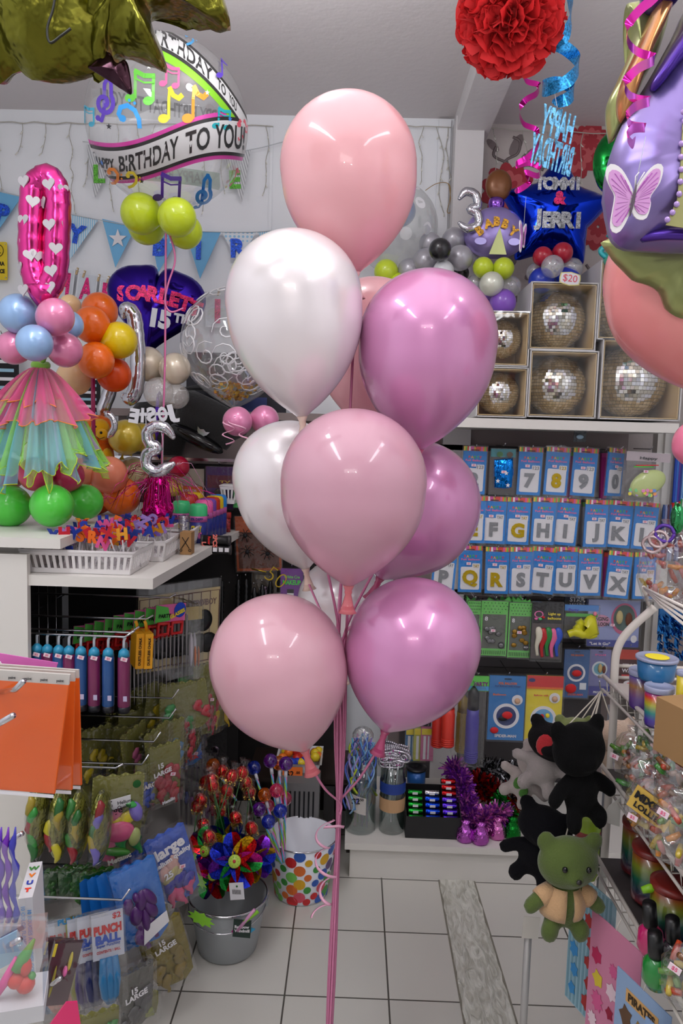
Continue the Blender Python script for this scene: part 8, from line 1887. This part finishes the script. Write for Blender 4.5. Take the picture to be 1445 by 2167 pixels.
e = candybag(1415, 1190, 1.5, .12, .17, 26, [2, 0, 5, 7, 2], 'large clear bag of orange sweets tied with curled ribbons, on top of the rack', 7, fat=.6)
mb = MB(); PR_ = mat('purple_curl', (90, 50, 160), .3); SR_ = mat('silver_curl', (200, 180, 180), .25, metal=.4)
for s_ in range(3):
    mb.tube(smoothpath([Vector((.018*math.cos(j*.9+s_*2)-.012*s_, -.03, .06+.016*math.sin(j*.9+s_*2)-.012*s_)) for j in range(8)], 3), .0035, (PR_, SR_, SR_)[s_], 4, flat=.2)
mb.build('curled_ribbon', e)
MB().ball((.02, -.02, .09), 1, foil((60, 150, 90), .5, 40), 14, (.014, .012, .03)).build('green_foil', e)
MB().ball((.055, -.03, .02), 1, plastic((60, 190, 40)), 12, (.01, .01, .022)).build('green_top', e)
# items on the lower shelf
zl = .918-.19+.0
RAIN = gradmat('rainbow_tube', [(120, 26, 18), (24, 34, 60), (16, 80, 60), (110, 120, 30), (140, 40, 26)], 0, .1)
for i, (x, Y, lab) in enumerate(((1395, 1.30, 'rainbow striped canister on the lower rack shelf, front'), (1350, 1.42, 'rainbow striped canister on the lower rack shelf, behind'), (1325, 1.52, 'rainbow striped canister at the end of the lower rack shelf'))):
    a = P(x, 1800, Y); e = E('rainbow_canister', (a.x+.03, a.y, .716), lab, 'canister')
    MB().lathe([(0, 0.001), (.036, .001), (.038, .006), (.038, .1), (0, .1)], RAIN, n=32).build('canister', e)
    MB().lathe([(.039, .098), (.04, .1), (.04, .108), (.03, .11), (0, .11)], plastic((120, 34, 28)), n=32).build('lid', e)
for i, (x, Y, c_, nm) in enumerate(((1385, 1.26, (190, 20, 100), 'magenta'), (1402, 1.18, (16, 130, 46), 'green'), (1436, 1.22, (30, 30, 34), 'black'))):
    a = P(x, 1920, Y); e = E('polish_bottle', (a.x, a.y, .717), '%s nail polish shaped bottle with a black cap' % nm, 'bottle', rot=(.12, -.15, 0))
    MB().lathe([(0, .0), (.018, .0), (.024, .015), (.02, .045), (.01, .055)], mat('polish_'+nm, c_, .2, coat=.6), n=24).build('bottle', e)
    MB().lathe([(.011, .055), (.0125, .06), (.0115, .1), (0, .1)], plastic((14, 14, 16)), n=20).build('cap', e)
a = P(1375, 1880, 1.3); o = MB().tube([a+Vector((-.014, 0, -.004)), a+Vector((.0, 0, .0)), a+Vector((.02, 0, .006))], [.006, .008, .004], plastic((130, 190, 30)), 10).build('lime_toy', loc=a, world=True); tag(o, 'lime green plastic toy lying left of the magenta bottle', 'toy')
e = candybag(1462, 2060, 1.0, .08, .1, 26, [3, 4, 2, 6], 'bag of lime and red sour sweets at the bottom of the rack', 9, price=(-.2, .1))
# lime canister behind the toys
a = P(1243, 1770, 1.785); e = E('lime_canister', a, 'lime green canister with a red band behind the black soft toys', 'canister'); MB().lathe([(0, -.1), (.03, -.1), (.03, .05), (0, .05)], plastic((130, 160, 30)), n=24).build('canister', e); MB().lathe([(.0305, .0), (.0305, .02)], plastic((130, 40, 34)), n=24).build('red_band', e)
o = MB().tube([(a.x+.036, 1.78, .0), (a.x+.036, 1.78, .98)], .008, mat('dim_grey_pole', (110, 112, 118), .5), 10).build('stand_pole', loc=(a.x+.036, 1.78, 0), world=True); tag(o, 'dim grey pole behind the lime canister', 'pole')
# hanging sticker sheets
def sheet(px, py, px2, y, y2, z, w, h, base, lab, seed, dec, title=None, yaw=-1.05, tcol=None):
    pass
def sheet(Yc, x, z, w, h, base, lab, seed, dec, title=None, roll=0, yaw=-1.2, tcol=None, stripes=False):
    e = E('sticker_sheet', (x, Yc, z), lab, 'sticker sheet', rot=(0, roll, yaw)); q = random.Random(seed)
    MB().box((0, 0, -h/2), (w, .002, h), base).build('card', e)
    if stripes:
        mb = MB(); [mb.box((-w/2+.012*i+.006, -.0014, -h/2), (.006, .0004, h*.98), paper((120, 160, 176))) for i in range(int(w/.012))]; mb.build('printed_stripes', e)
    mb = MB(); n = 4; i = 0
    for r_ in range(5):
        for c_ in range(3):
            m = dec[i % len(dec)]; i += 1; cx_ = (-.32+.32*c_+q.uniform(-.05, .05))*w; cz_ = -h*(.28+.15*r_); rr = w*q.uniform(.08, .14); ns = q.choice((5, 6, 9))
            mb.plate([(cx_+rr*(1 if j % 2 else q.uniform(.55, .85))*math.cos(j*PI/ns), cz_+1.2*rr*(1 if j % 2 else .7)*math.sin(j*PI/ns)) for j in range(2*ns)], .0005, m, Matrix.Translation((0, -.002-.0001*i, 0)))
    mb.build('printed_stickers', e)
    if title:
        MB().box((0, -.0016, -h*.13), (w*.6, .0006, h*.09), tcol[1], Ry(0)).build('title_band', e)
        mb = MB(); text(mb, title, tcol[0], .02, (0, -.0026, -h*.13), bold=.04, fit=w*.5); mb.build('title_text', e)
    MB().tube([(0, 0, .0), (0, .004, .012), (0, .01, .02)], .0012, WIREW, 5).build('wire_loop', e)
    return e
C3 = [paper(c_) for c_ in ((96, 70, 50), (150, 120, 70), (40, 90, 120), (140, 40, 40))]
C4 = [paper(c_) for c_ in ((190, 40, 90), (206, 90, 140), (150, 30, 60), (214, 190, 60), (226, 200, 210))]
C5 = [paper(c_) for c_ in ((160, 100, 50), (120, 70, 40), (190, 60, 60), (60, 130, 70), (120, 70, 140))]
C6 = [paper(c_) for c_ in ((60, 140, 200), (170, 50, 50), (70, 130, 50))]
zz = .66
sheet(1.12, .535, zz-.0, .13, .26, paper((130, 160, 200)), 'pale blue sticker sheet lettered Animals nearest on the rack', 1, C5, 'Animals', tcol=(BLK, paper((150, 180, 206))))
sheet(1.24, .53, zz, .13, .27, paper((140, 166, 200)), 'pale blue sticker sheet lettered PIRATES, second along the rack', 2, C3, 'PIRATES', tcol=(paper((60, 46, 30)), paper((206, 160, 100))))
sheet(1.38, .53, zz+.015, .14, .3, paper((206, 130, 160)), 'pink sticker sheet with crimson prints, third along the rack', 3, C4)
sheet(1.52, .53, zz+.02, .14, .3, paper((150, 186, 200)), 'pale blue striped card with balloon prints, furthest along the rack', 4, C6, stripes=True)
sheet(1.04, .53, zz, .1, .26, paper((190, 60, 50)), 'red sheet at the lower right edge on the rack', 5, C3)
# ================================================================ soft toys hanging from the rack (plain bears)
def plush(px, py, Y, s_, main, lab, head=None, vest=None, eyes=True, yaw=0, roll=0, belly=None, patches=None, armup=False):
    a = P(px, py, Y); e = E('soft_toy', a, lab, 'soft toy', rot=(0, roll, yaw)); F = fabric(main); Hd = fabric(head) if head else F
    def rem(o, v=.006):
        m = o.modifiers.new('blend', 'REMESH'); m.mode = 'VOXEL'; m.voxel_size = v*s_/.1; m.use_smooth_shade = True
        m2 = o.modifiers.new('smooth', 'SMOOTH'); m2.factor = .8; m2.iterations = 4; return o
    mb = MB(); mb.ball((0, 0, -.62*s_), s_, F, 20, (.40, .32, .46))
    for sx_ in (-1, 1):
        mb.tube([Vector((sx_*.26*s_, 0, -.38*s_)), Vector((sx_*.5*s_, -.05*s_, -.5*s_)), Vector((sx_*.7*s_, -.08*s_, -.66*s_ if not armup else -.5*s_))], [.13*s_, .15*s_, .15*s_], F, 12).ball((sx_*.7*s_, -.08*s_, -.66*s_ if not armup else -.5*s_), .155*s_, F, 12)
        mb.tube([Vector((sx_*.16*s_, -.02*s_, -.85*s_)), Vector((sx_*.3*s_, -.18*s_, -1.02*s_))], [.17*s_, .17*s_], F, 12).ball((sx_*.32*s_, -.22*s_, -1.05*s_), s_, F, 14, (.19, .16, .22))
    mb.ball((0, 0, -.22*s_), .2*s_, F, 12)
    rem(mb.build('body', e))
    mb = MB(); mb.ball((0, 0, .12*s_), s_, Hd, 28, (.62, .42, .47)); 
    for sx_ in (-1, 1): mb.ball((sx_*.5*s_, .02*s_, .50*s_), s_, Hd, 16, (.2, .1, .2))
    mb.ball((0, -.36*s_, .0), s_, Hd, 14, (.2, .16, .15))
    rem(mb.build('head', e))
    if eyes:
        mb = MB(); [mb.ball((sx_*.24*s_, -.385*s_, .18*s_), .055*s_, mat('toy_eye', (14, 14, 16), .12), 12) for sx_ in (-1, 1)]; mb.build('eyes', e)
        MB().ball((0, -.53*s_, .03*s_), s_, plastic((40, 36, 34)), 10, (.06, .04, .045)).build('nose', e)
    if vest:
        V = fabric(vest)
        for sx_ in (-1, 1):
            mb = MB(); vs = []; fs = []
            for i in range(9):
                a_ = (-PI/2+sx_*(.22+2.6*i/8))
                for j in range(6):
                    f = j/5; z = -.3*s_-.52*s_*f; rx = (.30+.15*math.sin(f*2.2))*s_; off = sx_*(.12*(1-f))
                    vs.append(Vector((rx*math.cos(a_-(-off)*0), (rx*.82)*math.sin(a_), z)))
            fs = [(i*6+j, i*6+j+1, i*6+j+7, i*6+j+6) for i in range(8) for j in range(5)]
            mb.add(vs, fs, V, True); mb.tube([Vector((sx_*.28*s_, -.01*s_, -.38*s_)), Vector((sx_*.46*s_, -.04*s_, -.48*s_)), Vector((sx_*.54*s_, -.06*s_, -.54*s_))], [.16*s_, .18*s_, .18*s_], V, 14); o = mb.build('vest', e); o.modifiers.new('t', 'SOLIDIFY').thickness = .004
    if patches:
        mb = MB()
        for x, z, r_, yy in patches: mb.ball((x*s_, yy*s_, z*s_), s_, fabric(patches_c), 12, (r_, .04, r_*1.4))
        mb.build('patches', e)
    return e
e = plush(1200, 1838, 1.42, .1, (84, 100, 50), 'dull green soft toy bear in a cream vest, lowest of the hanging toys', vest=(196, 158, 118), yaw=.15, roll=.06)
e.scale = (1.0, 1.0, 1.1)
e = plush(1225, 1600, 1.46, .095, (12, 12, 13), 'all black soft toy bear, highest in front of the hanging toys', eyes=False, yaw=.3, roll=-.1); e.scale = (.95, 1, 1.25)
MB().plate([(-.0, 0), (.03, .01), (.024, -.04), (-.022, -.022)][::-1], .001, paper((200, 198, 192))).build('paper_label', e, (.055, -.02, -.085))
patches_c = (176, 44, 50)
plush(1165, 1580, 1.56, .085, (150, 142, 140), 'soft toy bear with a black and red striped head and pale body', head=(20, 18, 20), yaw=-.4, roll=.25, patches=[(-.14, .14, .2, -.39), (.2, .3, .13, -.33)], eyes=False, armup=True)
patches_c = (70, 120, 50)
plush(1130, 1625, 1.62, .075, (170, 160, 156), 'pale soft toy bear with green patches hanging at the left of the group', yaw=-.5, roll=.5, patches=[(-.1, -.55, .15, -.3), (.15, -.7, .13, -.28)], eyes=False, armup=True)
plush(1150, 1760, 1.55, .095, (16, 16, 20), 'black soft toy bear half hidden behind the green one', eyes=False, yaw=-.4, roll=.2)
plush(1300, 1565, 1.72, .08, (206, 180, 160), 'cream soft toy bear hanging behind the white rack post', yaw=.2, eyes=False)
plush(1215, 1555, 1.7, .07, (120, 130, 80), 'green soft toy bear behind the black ones, only its head showing', yaw=.0, eyes=False)
hk = P(1272, 1462, 1.72)
for i, t_ in enumerate(((1205, 1560, 1.70), (1250, 1560, 1.7), (1300, 1545, 1.71), (1225, 1590, 1.5), (1178, 1560, 1.6), (1190, 1800, 1.45))):
    q_ = P(*t_); o = MB().tube([hk, q_], .0016, mat('white_cord', (214, 206, 190), .7), 5).build('hanging_line', loc=hk, world=True); tag(o, 'cream cord from the rack hook to one of the soft toys', 'cord', 'cords of the hanging soft toys')
o = MB().tube(smoothpath([P(1268, 1440, 1.72), P(1270, 1455, 1.72), P(1276, 1466, 1.72), P(1284, 1462, 1.72), P(1284, 1452, 1.72)], 4), .0018, CHROME, 6).build('rack_hook', loc=hk, world=True); tag(o, 'small wire hook at the tip of the upper rack shelf', 'hook')
# price tag with $20 near blue balloons
a = P(1206, 590, 2.72); e = E('price_tag', a, 'scalloped white price tag reading $20 on the mirror ball box', 'price tag', rot=(0, .12, 0))
w, h = S(44, 2.72), S(28, 2.72)
MB().plate([(-w/2, 0), (-w*.46, -h*.36), (-w*.3, -h*.42), (0, -h*.5), (w*.3, -h*.42), (w*.46, -h*.36), (w/2, 0), (w*.46, h*.36), (w*.3, h*.42), (0, h*.5), (-w*.3, h*.42), (-w*.46, h*.36)], .002, mat('tag_yellow_edge', (214, 206, 130), .5)).build('tag_border', e)
MB().plate([(x*.9, z*.86) for x, z in [(-w/2, 0), (-w*.46, -h*.36), (-w*.3, -h*.42), (0, -h*.5), (w*.3, -h*.42), (w*.46, -h*.36), (w/2, 0), (w*.46, h*.36), (w*.3, h*.42), (0, h*.5), (-w*.3, h*.42), (-w*.46, h*.36)]], .001, WHT, Matrix.Translation((0, -.001, 0))).build('tag_face', e)
mb = MB(); text(mb, '$20', paper((220, 90, 110)), .034, (0, -.002, 0), bold=.0); mb.build('price_text', e)
